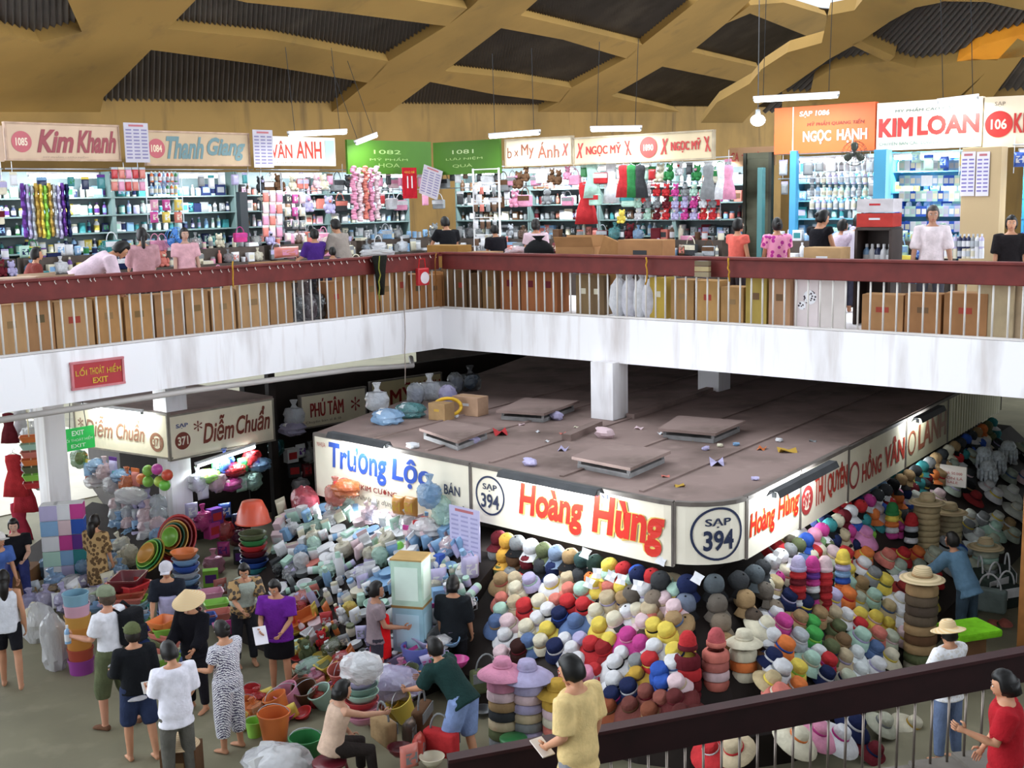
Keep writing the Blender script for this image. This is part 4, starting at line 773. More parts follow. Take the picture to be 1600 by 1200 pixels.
def stall(wl, x0, x1, y, sign_desc, pal, back=.95, shelf_col='6f8482', bcol='59686a', kinds=MIX, hang=None, hpal=None, lamp=True, cpal=None, watts=34, ckinds=('soft_packet', 'plush_toy', 'carton', 'flat_box', 'plastic_bag', 'handbag'), zs=ZS, step=.14):
    t0, t1 = wl.s_of(x0, y), wl.s_of(x1, y); g = 'goods in the stall under ' + sign_desc; pal = list(pal)
    shelving(wl, t0 - .02, t1 + .02, back, zs, 6.72, shelf_col, 'open display shelf in the stall under ' + sign_desc, bcol=bcol)
    for r, z in enumerate(zs): shelf_fill(wl, t0, t1, back, z, pal, kinds, f"{ROWN[r] if r < len(zs) - 1 else 'top'} shelf under {sign_desc}", g, step)
    cp = list(cpal or pal)
    rk = empty('goods_rack', wl.pt((t0 + t1) / 2, 0, .22), wl.rz); tag(rk, 'stepped goods rack before the stall under ' + sign_desc, 'rack'); Wk = t1 - t0 - .1
    for j, (zz, yy) in enumerate(((4.62, -.25), (4.98, -.02), (5.26, .18))): tr = ob('rack_tier', mesh('rack_tier', box(Wk, .24, zz - ZU, (0, yy, (zz + ZU) / 2)), 'wood'), rk, '4a3f38')
    for j, (zz, oo) in enumerate(((4.62, .47), (4.98, .24), (5.26, .04))): shelf_fill(wl, t0 + .05, t1 - .05, -oo, zz, cp, ckinds + ('jar', 'bottle', 'cup', 'hanging_packet', 'tin'), ('low', 'middle', 'upper')[j] + ' rack tier under ' + sign_desc, g, .165, .75, 1.1)
    hr = empty('hanging_rail', wl.pt((t0 + t1) / 2, 6.74, -.12), wl.rz); tag(hr, 'thin rail for hung goods under ' + sign_desc, 'rail'); Wk = t1 - t0
    for z_ in (0, -.42) if hang else (0,): ob('rod', mesh('rod', tube([(-Wk / 2, 0, z_), (Wk / 2, 0, z_)], .01, 6), 'metal', True), hr, 'silver')
    ob('drop_wires', mesh('drop_wires', join(*[tube([(s_ * Wk * .45, 0, .12), (s_ * Wk * .45, 0, -.43)], .005, 5) for s_ in (1, -1)]), 'metal'), hr, 'silver')
    if hang is None and len(zs) < 6: hang_row(wl, t0, t1, 6.7, pal, ['hanging_packet', 'soft_packet'], 'below ' + sign_desc, g, .24, fill=.6)
    if hang: hang_row(wl, t0, t1, 6.3, hpal or pal, hang, 'the lower string under ' + sign_desc, g, .26, fill=.6)
    if hang: hang_row(wl, t0, t1, 6.72, hpal or pal, hang, 'below ' + sign_desc, g)
    if lamp:
        m = (t0 + t1) / 2; hw = min(.62, (t1 - t0) * .4); tube_lamp(wl.pt(m - hw, 6.62, -.35), wl.pt(m + hw, 6.62, -.35), 'glowing tube lamp inside the stall under ' + sign_desc, watts=watts, aim=-wl.n * .75 + V3((0, 0, -.8)), r=.04)
    return t0, t1
cool = ['white', 'sky_blue', 'mint', 'grey', 'lavender', 'white', 'teal', 'cream']; dim = ['grey', 'white', 'charcoal', 'cream', 'sky_blue', 'brown', 'salmon', 'silver', 'maroon']
stall(SL_, -70, 7, 228, 'the cut-off red sign', ['salmon', 'maroon', 'cream', 'brown', 'lavender', 'teal'], hang=['hanging_packet', 'handbag'])
stall(SL_, 10, 205, 228, 'the maroon script sign', ['white', 'sky_blue', 'mint', 'yellow', 'navy', 'teal', 'green', 'cream', 'purple'], hang=None, watts=40)
stall(SL_, 208, 400, 230, 'the teal script sign', ['teal', 'sky_blue', 'white', 'navy', 'grey', 'mint', 'lavender'], watts=40, cpal=['salmon', 'pink', 'white', 'cream', 'grey'])
stall(SL_, 404, 546, 236, 'the spaced red capitals', ['salmon', 'pale_pink', 'pink', 'cream', 'brown', 'charcoal', 'lavender', 'grey'], hang=['hanging_packet', 'plush_toy', 'handbag'], watts=40)
stall(SL_, 549, 674, 245, 'the first green banner', ['white', 'grey', 'silver', 'charcoal', 'cream', 'sky_blue'], hang=['hanging_packet', 'handbag'], hpal=['pink', 'pale_pink', 'red', 'white', 'charcoal'], watts=44)
stall(SR_, 672, 786, 245, 'the second green banner', ['white', 'silver', 'grey', 'brown', 'charcoal', 'cream'], hang=['hanging_packet', 'handbag'], hpal=['grey', 'white', 'brown', 'charcoal'], watts=44)
stall(SR_, 789, 896, 240, 'the brown lettered sign', dim, hang=['plush_toy', 'handbag'], hpal=['white', 'brown', 'grey', 'pink'], watts=40)
stall(SR_, 899, 1016, 230, 'the red dancers, near half', dim + ['teal', 'mint'], hang=['dress', 'hanging_packet', 'handbag'], hpal=['mint', 'teal', 'sky_blue', 'red', 'green', 'white'], watts=34)
stall(SR_, 1019, 1140, 230, 'the red dancers, far half', dim + ['pink', 'magenta', 'lavender'], hang=['plush_toy', 'handbag', 'hanging_packet'], hpal=['white', 'pink', 'grey', 'red', 'cream', 'charcoal', 'green'], watts=30)
stall(SR_, 1212, 1364, 205, 'the orange sign', ['white', 'mint', 'white', 'sky_blue', 'lavender', 'grey', 'teal'], shelf_col='5f9db5', bcol='7fa0a8', hang=['hanging_packet'], hpal=['white', 'silver', 'lavender', 'grey'], watts=40)
stall(SR_, 1374, 1504, 195, 'the broad red capitals', ['blue', 'sky_blue', 'white', 'lavender', 'mint', 'mint', 'blue', 'yellow'], shelf_col='4b9ac0', bcol='4f9cbc', kinds=['carton', 'shampoo_bottle', 'soft_packet', 'carton'], watts=46, back=.75, zs=(4.98, 5.34, 5.7, 6.06, 6.4), step=.155)
stall(SR_, 1580, 1640, 195, 'the curved sign end', ['charcoal', 'blue', 'navy', 'white'], shelf_col='3f9fd0', bcol='49a8d8', watts=26)
# signs over the stalls
MR, TG = '8a2f38', '5f7d80'
flat_sign(SL_, -70, 5, 195, 252, 'b89c86', 'end of a beige sign with red border beside the maroon script sign', [(.1, .8, .2, .8, '1087', 'a8404a', 0, .02)])
flat_sign(SL_, 10, 186, 194, 250, 'c2a68c', 'beige stall sign with maroon script and red number roundel', [(.05, .2, .2, .78, 'disc', 'b05058'), (.075, .175, .38, .6, '1085', 'dccab2', 0, .03), (.25, .58, .2, .84, 'Kim', MR, .35, .035), (.6, .97, .2, .84, 'Khanh', MR, .35, .035), (.3, .7, .04, .12, 'MỸ PHẨM - LƯU NIỆM', 'a08a78')], frame='b89a84')
flat_sign(SL_, 229, 389, 207, 258, 'b99f80', 'beige stall sign with teal grey script and red roundel', [(.02, .16, .2, .78, 'disc', 'b05058'), (.04, .14, .38, .6, '1084', 'd9c4a6', 0, .03), (.18, .54, .18, .86, 'Thanh', TG, .35, .035), (.57, .96, .14, .86, 'Giang', TG, .35, .035)], frame='b89a84')
flat_sign(SL_, 420, 524, 214, 259, 'efe8d8', 'white stall sign with spaced red capitals and pale teal end', [(.03, .34, .25, .85, 'VÂN', 'c23a2a', 0, .015), (.4, .78, .25, .85, 'ANH', 'c23a2a', 0, .015), (.84, .98, .1, .9, 'bar', 'b4d2cc'), (.05, .7, .06, .14, 'Chuyên bán các loại', '8a7a6a')])
for x0, x1, wl, la, its in ((543, 674, SL_, 'dull green banner with faded white lines, left of the banner seam', [(.3, .62, .6, .72, '1082', 'a8c87a'), (.25, .7, .4, .5, 'MỸ PHẨM', '9cbc6e'), (.35, .6, .2, .32, 'HOA', '9cbc6e')]), (677, 781, SR_, 'brighter green banner with white strokes beside the narrow sign', [(.3, .62, .62, .74, '1081', 'c8dca0'), (.2, .75, .42, .52, 'LƯU NIỆM', 'b0cc80'), (.3, .6, .2, .32, 'QUÀ', 'b0cc80')])):
    r, W, H, b = flat_sign(wl, x0, x1, 220, 272, '48751f', la, its, name='green_banner', cat='banner', group='green banners at the gallery corner')
flat_sign(SR_, 790, 893, 216, 258, 'ddd0b6', 'narrow cream sign with brown thin lettering and small red dancer', [(.03, .1, .3, .7, 'b', '8a4a34'), (.14, .2, .35, .6, '×', '8a4a34'), (.25, .44, .25, .8, 'My', '8a4a34', 0, .01), (.5, .82, .25, .85, 'Ánh', '8a4a34', 0, .01), (.86, .96, .3, .75, 'X', 'b04038', .3, .02)], frame='b5a58c')
flat_sign(SR_, 896, 1114, 210, 252, 'd2bf9c', 'long cream sign with the same red capitals twice and a red roundel between', [(.02, .08, .22, .8, 'X', 'b5302c', .3, .04), (.1, .36, .26, .76, 'NGỌC MỸ', 'b5302c', 0, .03), (.385, .44, .25, .8, 'X', 'b5302c', -.3, .04), (.5, .62, .12, .9, 'disc', 'b5453f'), (.525, .595, .38, .62, '1090', 'e6d6b8', 0, .03), (.645, .7, .22, .8, 'X', 'b5302c', .3, .04), (.72, .92, .26, .76, 'NGỌC MỸ', 'b5302c', 0, .03), (.94, .99, .25, .8, 'X', 'b5302c', -.3, .04)], frame='b5a58c')
flat_sign(SR_, 1118, 1190, 229, 259, '94704f', 'dull brown sign with red capitals above the dark shutter', [(.04, .22, .25, .75, 'CA', '8e2a24', 0, .02), (.28, .95, .25, .75, 'TRƯỜNG', '8e2a24', 0, .02)], out=-.5)
flat_sign(SR_, 1210, 1367, 164, 238, 'd9602e', 'orange stall sign with white capitals and a white upright line', [(.19, .2, .0, 1, 'bar', 'e8e0d8'), (.26, .56, .76, .9, 'SẠP 1086', 'f0ece6', .1, .02), (.34, .9, .56, .68, 'MỸ PHẨM QUANG TIẾN', '6a1f12', .1, .01), (.3, .58, .18, .48, 'NGỌC', 'f4f0ea', 0, .03), (.64, .93, .18, .48, 'HẠNH', 'f4f0ea', 0, .03)], thick=.12)
flat_sign(SR_, 1370, 1534, 156, 232, 'efe7d4', 'white stall sign with broad red capitals lit along its top', [(.18, .75, .78, .87, 'MỸ PHẨM CAO CẤP', '3f6a6a', .1), (.03, .35, .28, .66, 'KIM', 'c02a24', 0, .05), (.4, .98, .28, .68, 'LOAN', 'c02a24', 0, .045), (.03, .96, .08, .2, 'CHUYÊN BÁN CÁC LOẠI DẦU GỘI, SỮA TẮM', '4a7a76', 0, .005)], thick=.12)
rw = Wall(SR_.at(1536, 195), (DB.x * .9 + .3, DB.y * .9 + .15))
flat_sign(rw, 1537, 1620, 150, 230, 'e2cfb4', 'curved end of the white sign with a red number roundel', [(.08, .5, .2, .72, 'disc', 'b5302c'), (.14, .44, .36, .56, '106', 'e2cfb4', 0, .02), (.58, .99, .28, .66, 'KIM', 'b5302c', 0, .02), (.2, .4, .8, .9, 'SẠP', '6a5a50')], thick=.12)
# hanging price sheets
def sheet_paper(wl, x0, x1, y0, y1, label, out=.12, col='b9b3bc', ink='7c769a', tilt=0, cols=3, group='paper price sheets'):
    a, b = wl.at(x0, (y0 + y1) / 2), wl.at(x1, (y0 + y1) / 2); W = (b - a).dot(wl.u); z1_, z0_ = wl.at(x0, y0).z, wl.at(x0, y1).z; H = z1_ - z0_
    root = empty('price_sheet', wl.pt(((a + b) / 2 - wl.p).dot(wl.u), (z0_ + z1_) / 2, out), wl.rz); root.rotation_euler = (0, tilt, wl.rz); tag(root, label, 'sheet', group)
    ob('paper', mesh('paper', box(W, .006, H), 'paper'), root, col); ls = []
    for c in range(cols):
        for r in range(9): ls.append(mv(box(W / cols * .7, .002, H * .035), (c - (cols - 1) / 2) * W / cols * .95, -.005, H * (.32 - r * .088)))
    ob('printed_columns', mesh('printed_columns', join(*ls), 'paper'), root, ink); ob('heading', mesh('heading', box(W * .6, .002, H * .05, (0, -.005, H * .43)), 'paper'), root, 'b06a70')
sheet_paper(SL_, 189, 227, 192, 254, 'printed paper sheet between the maroon script and teal script signs')
sheet_paper(SL_, 390, 421, 203, 262, 'printed paper sheet between the teal script and red capitals signs')
sheet_paper(SR_, 664, 694, 262, 308, 'slanted printed sheet beside the red banner at the gallery corner', tilt=.3)
# tan column with printed sheets, blue posts, shutter
def post(wl, x0, x1, y0, y1, label, col, name='stall_post', mat='enamel', out=.02, th=.12, cat='post'):
    a, b = wl.at(x0, y1), wl.at(x1, y1); z1_ = wl.at(x0, y0).z; W = (b - a).dot(wl.u); c = ((a + b) / 2 - wl.p).dot(wl.u)
    return tag(ob(name, mesh(name, mv(rbox(W, th, z1_ - ZU, .008, (0, 0, (z1_ - ZU) / 2)), 0, 0, 0), mat), None, col), label, cat), wl.pt(c, ZU, out), wl
for a_ in ((SR_, 1236, 1246, 236, 330, 'blue post at the near end of the orange sign stall', '3f8db8'), (SR_, 1366, 1386, 234, 330, 'wide blue post between the orange sign and the broad red capitals', '2f7f9f'), (SR_, 1384, 1390, 234, 330, 'thin pale blue pipe beside the wide blue post', '7fc0e0'), (SL_, 376, 388, 300, 400, 'dark upright post with pale edge below the teal script sign', '2a2f33'), (SR_, 1186, 1194, 262, 330, 'teal post beside the dark shutter', '3f6f70')):
    o, p, wl = post(*a_); o.location = p; o.rotation_euler = (0, 0, wl.rz)
o, p, wl = post(SR_, 1508, 1568, 232, 395, 'tan plastered column with printed sheets under the broad red capitals', 'b79f7a', 'stall_column', 'plaster_tan', .15, .3, 'column'); o.location = p; o.rotation_euler = (0, 0, wl.rz)
sheet_paper(SR_, 1512, 1534, 238, 306, 'purple printed sheet on the tan column', .32, 'd5d0de', '7a70a8', cols=2); sheet_paper(SR_, 1536, 1556, 238, 306, 'second purple printed sheet on the tan column, by the blue stall', .32, 'd5d0de', '7a70a8', cols=2)
a, b = SR_.at(1146, 300), SR_.at(1186, 300); W = (b - a).dot(SR_.u); root = empty('rolling_shutter', SR_.pt(((a + b) / 2 - SR_.p).dot(SR_.u), ZU, -.45), SR_.rz); tag(root, 'dark closed roller shutter below the dull brown sign', 'shutter')
ob('curtain', mesh('curtain', join(*[box(W, .04 + .02 * (k % 2), .1, (0, 0, .05 + .1 * k)) for k in range(26)]), 'metal'), root, '4a4a3c'); ob('guide_rail', mesh('guide_rail', join(box(.06, .1, 2.6, (-W / 2, 0, 1.3)), box(.06, .1, 2.6, (W / 2, 0, 1.3))), 'metal'), root, '3c3c34')
# hanging tubes and lamps of the gallery
def px_tube(wl, x0, y0, x1, y1, out, label, watts, cord=1.6, r=.04):
    pl = wl.p + wl.n * out; tube_lamp(onpl(x0, y0, pl, wl.n), onpl(x1, y1, pl, wl.n), label, watts=watts, cord=cord, r=r)
px_tube(SL_, 452, 211, 540, 207, 1.2, 'tube lamp hung above the white sign with red capitals', 45)
px_tube(SL_, 557, 224, 588, 212, .4, 'short tube lamp hung above the first green banner', 18)
px_tube(SR_, 766, 214, 842, 208, .7, 'tube lamp hung above the narrow cream sign', 40)
px_tube(SR_, 1180, 157, 1308, 150, .8, 'long tube lamp hung in front of the orange sign', 60)
px_tube(SR_, 1468, 161, 1526, 154, .25, 'tube lamp lying along the top of the white sign with broad red capitals', 30)
px_tube(SR_, 925, 203, 1000, 202, .45, 'tube lamp above the long cream sign', 26)
p = SR_.pt(SR_.s_of(1197, 189), SR_.at(1197, 189).z, .3); root = empty('hanging_bulb', p); tag(root, 'bare glowing bulb hung at the near end of the orange sign', 'lamp')
ob('bulb', mesh('bulb', ball(.13, .13, .1), 'tube_glow', True), root); ob('socket', mesh('socket', lathe([(0, .1), (.05, .09), (.04, .18), (0, .18)], 10), 'plastic', True), root, 'grey'); ob('cord', mesh('cord', tube([(0, 0, .15), (0, 0, 2.6)], .008, 5), 'plastic'), root, 'black')
# special goods of the upper stalls
t = SL_.s_of(75, 320)
for i in range(11): put('tinsel_strand', SL_.pt(t - .42 + i * .078, 6.5 - .02 * (i % 3), -.02), ('purple', 'lavender', 'silver', 'gold', 'yellow', 'lime', 'gold', 'silver', 'lavender', 'purple', 'navy')[i], f"{('purple', 'lavender', 'silver', 'gold', 'yellow', 'lime', 'second gold', 'second silver', 'second lavender', 'second purple', 'navy')[i]} tinsel strand hanging in the stall with maroon script", 'tinsel', 'tinsel strands', s=(1.3, 1.3, 1))
def fill_block(wl, x0, x1, y0, y1, nx, ny, k, pal, desc, group, out=.05, s=1.0):
    if k in ('hanging_packet', 'plush_toy', 'soft_packet'):
        hr = empty('hanging_rack', wl.at((x0 + x1) / 2, y0) + wl.n * (out - .06), wl.rz); tag(hr, 'thin wire rack holding ' + desc, 'rack'); hw_ = (wl.at(x1, y0) - wl.at(x0, y0)).length / 2; zl = wl.at(x0, y1).z - hr.location.z
        ob('wire_frame', mesh('wire_frame', join(*[tube([(s_ * hw_, 0, 6.66 - hr.location.z), (s_ * hw_, 0, zl)], .008, 5) for s_ in (1, -1)], *[tube([(-hw_, 0, z_), (hw_, 0, z_)], .006, 5) for z_ in [zl * (r + .9) / ny for r in range(ny)] + [.0]]), 'metal'), hr, 'silver')
    for r in range(ny):
        for c in range(nx):
            q = wl.at(x0 + (x1 - x0) * (c + .5) / nx, y0 + (y1 - y0) * (r + .9) / ny); cc = pal[(r + c) % len(pal)] if len(pal) < 5 else rnd.choice(pal)
            put(k, q + wl.n * out, cc, f"{cc.replace('_', ' ')} {KN.get(k, k.replace('_', ' '))}, {nth(c + 1)} in {nth(r + 1)} tier of {desc}", CAT.get(k, k.split('_')[-1]), group, wl.rz, s=s, col2=rnd.choice(['white', 'cream', 'silver']), name='plastic_bag' if k.startswith('plastic_bag') else None)
fill_block(SL_, 172, 226, 262, 300, 5, 2, 'hanging_packet', ['red', 'salmon', 'pink'], 'the red packets by the paper sheet', 'red packets', s=.8)
fill_block(SL_, 232, 276, 268, 306, 7, 2, 'bottle', ['red', 'yellow', 'green', 'sky_blue', 'orange'], 'the bright bottle rack', 'bright bottles', s=.8)
fill_block(SL_, 230, 286, 312, 350, 3, 2, 'soft_packet', ['pink', 'magenta', 'yellow', 'salmon'], 'the pink packets under the teal script', 'pink packets', s=1.0)
fill_block(SL_, 408, 440, 300, 372, 3, 4, 'hanging_packet', ['salmon', 'pale_pink', 'pink'], 'the salmon packets beside the dark post', 'salmon packets', s=.95)
fill_block(SL_, 442, 476, 300, 380, 3, 4, 'soft_packet', ['grey', 'pale_pink', 'magenta', 'charcoal', 'cream'], 'the mixed packets by the salmon ones', 'mixed packets', s=.9)
for i in range(5):
    q = SL_.at(540 + i * 9, 262 + 3 * (i % 2)); put('flower_garland', q + SL_.n * .25, ('pink', 'pale_pink', 'salmon', 'pink', 'pale_pink')[i], f"{('deep pink', 'pale pink', 'salmon', 'rose pink', 'blush pink')[i]} blossom garland hanging below the first green banner", 'garland', 'blossom garlands', s=1.05, col2='green')
for i, (x, c) in enumerate(((988, 'red'), (1000, 'green'), (1014, 'charcoal'), (1120, 'grey'), (1142, 'white'), (1150, 'pink'))):
    put('dress', SR_.at(x, 258) + SR_.n * .3, c, f"{c} small garment hanging before the sign with red dancers", 'garment', 'hanging garments', SR_.rz, s=.8)
fill_block(SR_, 1000, 1130, 290, 345, 9, 3, 'plush_toy', ['pink', 'grey', 'red', 'white', 'magenta', 'lavender', 'maroon', 'mint'], 'the toys under the red dancers sign', 'toys under the red dancers sign', out=.2, s=.72)
fill_block(SR_, 1395, 1508, 245, 390, 13, 6, 'carton', ['blue', 'sky_blue', 'white', 'lavender', 'mint', 'mint', 'white'], 'the blue cosmetics wall', 'boxes of the blue cosmetics wall', out=-.3, s=(.55, .7, .85))
fill_block(SR_, 1250, 1362, 250, 330, 12, 4, 'shampoo_bottle', ['white', 'mint', 'white', 'lavender', 'grey', 'sky_blue'], 'the pale bottles under the orange sign', 'pale bottles under the orange sign', out=-.35, s=.85)
fill_block(SR_, 1500, 1560, 372, 402, 9, 2, 'bottle', ['lavender', 'white', 'navy', 'grey', 'cream'], 'the bottles before the tan column', 'bottles before the tan column', out=.7, s=.9)
q = SR_.at(655, 286) + SR_.n * .3; root = empty('red_banner', q, SL_.rz); tag(root, 'red hanging banner with white strokes at the gallery corner', 'banner'); ob('cloth', mesh('cloth', box(.42, .01, .66), 'fabric'), root, 'b8202c'); ob('lettering', mesh('lettering', mv(letters('11', .16, .26, 0, .02), 0, -.008, .02), 'paper', fix=False), root, 'e8dcdc'); ob('lettering', mesh('lettering', mv(letters('HÀNG MỚI', .3, .07), 0, -.008, .24), 'paper', fix=False), root, 'd8a040')
a, b = SR_.at(757, 300), SR_.at(797, 300); root = empty('wire_rack', SR_.pt(((a + b) / 2 - SR_.p).dot(SR_.u), ZU, .35), SR_.rz); tag(root, 'white wire display rack below the second green banner', 'rack'); Wd = (b - a).dot(SR_.u)
ob('frame', mesh('frame', join(*[box(.03, .03, 2.5, (s * Wd / 2, 0, 1.25)) for s in (1, -1)], *[box(Wd, .02, .02, (0, 0, z)) for z in (.8, 1.15, 1.5, 1.85, 2.2, 2.48)]), 'enamel'), root, 'e4e2e2')
for r in range(4):
    for c in range(4): cc = rnd.choice(['grey', 'cream', 'salmon', 'white', 'brown']); put('hanging_packet', SR_.pt(((a + b) / 2 - SR_.p).dot(SR_.u) - Wd * .36 + c * Wd * .24, ZU + .92 + r * .35, .4), cc, f"{cc} packet, {nth(c + 1)} along on {nth(r + 1)} bar of the white wire rack", 'packet', 'packets on the white wire rack', SR_.rz, s=.75)
def fan(loc, rz, label, col, hung=False):
    root = empty('electric_fan', loc, rz); tag(root, label, 'fan'); r = .2
    ob('guard', mesh('guard', join(*[tube([(rr * math.cos(a), y, rr * math.sin(a)) for a in [2 * math.pi * k / 20 for k in range(21)]], .004, 4) for rr, y in ((.2, -.03), (.15, -.055), (.1, -.065), (.05, -.07), (.2, .04))], *[tube([(0, -.07, 0), (.15 * math.cos(a), -.055, .15 * math.sin(a)), (.2 * math.cos(a), -.03, .2 * math.sin(a)), (.2 * math.cos(a), .04, .2 * math.sin(a))], .003, 4) for a in [2 * math.pi * k / 16 for k in range(16)]]), 'metal'), root, col)
    bl = [xf(loft([[V3((w_ * math.cos(t_), .012 * math.sin(t_) + y_ , z_)) for t_ in [2 * math.pi * i / 8 for i in range(8)]] for w_, z_, y_ in ((.02, .03, 0), (.06, .09, .01), (.065, .15, .015), (.03, .185, .01))]), Matrix.Rotation(2 * math.pi * k / 3, 4, 'Y')) for k in range(3)]
    for b_ in bl: ob('blade', mesh('blade', b_, 'plastic', True), root, col)
    ob('motor', mesh('motor', ball(.05, .1, .05, (0, .1, 0)), 'plastic', True), root, 'charcoal'); ob('bracket', mesh('bracket', tube([(0, .12, 0), (0, .14, .12), (0, .1, .24)] if hung else [(0, .12, 0), (0, .14, -.4), (0, .1, -.95)], .015, 6), 'metal', True), root, 'grey')
fan(SL_.at(256, 372) + SL_.n * .4, SL_.rz, 'blue electric fan behind the woman with the ponytail', '3f74b8'); fan(SR_.at(1345, 240) + SR_.n * .25, SR_.rz + .7, 'dark electric fan under the orange sign', '3c4038', True)
put('handbag', SL_.at(352, 378) + SL_.n * .5, 'e0308a', 'bright pink square bag under the teal script sign', 'bag', None, SL_.rz, s=(.9, .9, .8), col2='magenta')
put('plush_toy', SR_.at(995, 348) + SR_.n * .5, 'yellow', 'yellow plush toy among grey goods before the sign with red dancers', 'toy', None, SR_.rz, s=.8, col2='yellow')
# ------------------------------------------------------------------ gallery edge: cartons behind the railing and piled above it
def behind(wl, px, py, back, z=ZU):
    q = onpl(px, py, wl.p - wl.n * back, wl.n); return V3((q.x, q.y, z))
MARK = ['b0402c', '8a6a3a', 'a07a4a', '7a5a3a', '9a7a4e', '6a5a3a', 'b0402c']
def boxes_along(wl, x0, x1, back, z, cols, desc, hs=(.6, .75), ws=(.4, .6), mark=True):
    t0, t1 = (behind(wl, x, 500, back) - wl.p for x in (x0, x1)); t, te, i = t0.dot(wl.u), t1.dot(wl.u), 0
    while t < te:
        w_ = rnd.uniform(*ws); h_ = rnd.uniform(*hs); i += 1; c = rnd.choice(cols)
        put('cardboard_box', wl.pt(t + w_ / 2, z, -back), c, f"brown cardboard box, {nth(i)} {desc}", 'box', 'cardboard boxes behind the railing', wl.rz + rnd.uniform(-.05, .05), s=((w_ - .03) / .55, .8, h_ / .42), col2=rnd.choice(MARK)); t += w_
CB = ['b98a56', 'b08050', 'c09460', 'a97c4c', 'bd8a4e']
boxes_along(FL, -80, 440, .42, ZU, CB, 'along the low row behind the left gallery balusters', (.62, .74), (.38, .62))
boxes_along(FL, 505, 690, .42, ZU, ['a8703c', 'b98a56', 'b5793e'], 'in the row before the gallery corner', (.55, .78), (.3, .45))
boxes_along(FR, 700, 782, .5, ZU, ['7a5a38', '8a6538', '6e5030'], 'after the gallery corner', (.6, .75), (.3, .42))
boxes_along(FR, 1056, 1170, .42, ZU, ['b5884c', 'c0924e', 'a97f46'], 'above and beyond the square pillar', (.5, .62), (.35, .5))
boxes_along(FR, 1172, 1242, .42, ZU, ['b98a62', 'b59a3e'], 'beside the pale printed board', (.62, .76), (.35, .45))
boxes_along(FR, 1352, 1520, .42, ZU, ['b07c4c', 'a87444', 'b58350'], 'below the old man in white', (.5, .56), (.5, .62))
for i, (x, c, wd, hh) in enumerate(((806, '9a5a2c', .42, .78), (838, 'a3602f', .4, .78), (866, '9e5c2e', .36, .78))):
    put('cardboard_box', behind(FR, x, 440, .45), c, f"tall reddish brown carton, {nth(i + 1)} of three behind the balusters", 'box', 'tall reddish cartons', FR.rz, s=(wd / .55, .8, hh / .42), col2='maroon')
for i, (x, c) in enumerate(((1556, 'b8a27c'), (1580, 'c2a884'), (1610, 'b59a74'))): put('flattened_cardboard', behind(FR, x, 470, .3 + .08 * i), c, f"tan cardboard sheet leaning {nth(i + 1)} behind the balusters below the tan column", 'cardboard', 'tan cardboard sheets', FR.rz, s=(.5, 1, .95))
for i, (x, c) in enumerate(((1262, 'd8cccc'), (1300, 'cfc6c2'))):
    root = empty('printed_board', behind(FR, x, 470, .35), FR.rz); tag(root, ('pale pink board with a dark picture behind the balusters', 'pale plain board behind the balusters next to the picture board')[i], 'board'); ob('board', mesh('board', box(.4, .03, .74, (0, 0, .37)), 'paper'), root, c)
    if i == 0: ob('picture', mesh('picture', join(mv(disc(.1), .04, -.017, .42), mv(disc(.06), -.08, -.018, .3)), 'specks', fix=False), root, '4a4048')
for i, (x, c) in enumerate(((968, 'white'), (985, 'd9d7e0'), (1003, 'white'), (1018, 'd9d7e0'))): put('sack', behind(FR, x, 470, .45), c, f"white stuffed sack, {nth(i + 1)} of four behind the balusters near the pillar", 'sack', 'white sacks', rnd.random() * 3, s=(.85, .85, 1.05))
for i, (x, c) in enumerate(((920, '8a6f48'), (940, '7a6040'), (1036, 'c2a12a'))): put('cardboard_box', behind(FR, x, 470, .5), c, ('dull olive brown box behind the balusters left of the white sacks', 'darker brown box touching the white sacks', 'yellow box just past the white sacks')[i], 'box', None, FR.rz, s=(.55, .7, 1.5), col2='cream')
for i, (x, c) in enumerate(((462, 'charcoal'), (480, '5a4a50'), (495, 'black'))): put('plastic_bag', behind(FL, x, 480, .45), c, ('dark grey stuffed bag behind the balusters', 'dull mauve stuffed bag behind the balusters', 'black stuffed bag behind the balusters')[i], 'bag', None, s=(1.2, 1.2, 2), col2='grey')
# above the rail
put('cardboard_box', behind(FL, 20, 420, .8, ZU + .66), 'd8b8a0', 'pinkish carton on top of the box row, beside the dark-haired crouching person', 'box', None, FL.rz, s=(1.1, .8, .75), col2='pale_pink')
put('open_cardboard_box', behind(FL, 70, 420, .9, ZU + .45), 'c9a888', 'open carton half hidden behind the rail, before the bending person', 'box', None, FL.rz, col2='maroon')
put('cardboard_box', behind(FL, 425, 400, .75, ZU + .5), '9a6a3c', 'dark brown carton at the rail under the salmon packets', 'box', None, FL.rz, s=(1.2, .9, 1.1), col2='maroon')
put('soft_packet', behind(FL, 448, 400, .9, ZU + 1.0), 'salmon', 'rosy bundle on the rail beside the purple shirt', 'bundle', None, FL.rz, s=(3, 2, .9), col2='pink')
put('plastic_bag', behind(FL, 590, 405, .3, ZU + .96), 'white', 'white plastic bag slumped on the rail near the corner', 'bag', None, s=(2.2, 1.2, .6), col2='cream')
put('cardboard_box', behind(FR, 702, 395, .6, ZU + .68), 'a8782e', 'yellow-brown carton on the rail under the man in black', 'box', None, FR.rz, s=(1.35, .9, .95), col2='maroon')
put('cardboard_box', behind(FR, 758, 395, .6, ZU + .68), 'b08258', 'low brown carton on the rail beside the yellow-brown one', 'box', None, FR.rz, s=(.95, .9, .7), col2='navy')
put('plastic_bag1', behind(FR, 806, 395, .5, ZU + .9), 'pale_pink', 'pink and white stuffed bag on the rail', 'bag', None, s=(1.2, 1.2, 1.1), col2='salmon', name='plastic_bag')
put('sack', behind(FR, 842, 395, .5, ZU + .78), 'black', 'black stuffed bag on the rail beside the open carton', 'bag', None, s=(1.3, 1, .72), name='rubbish_bag')
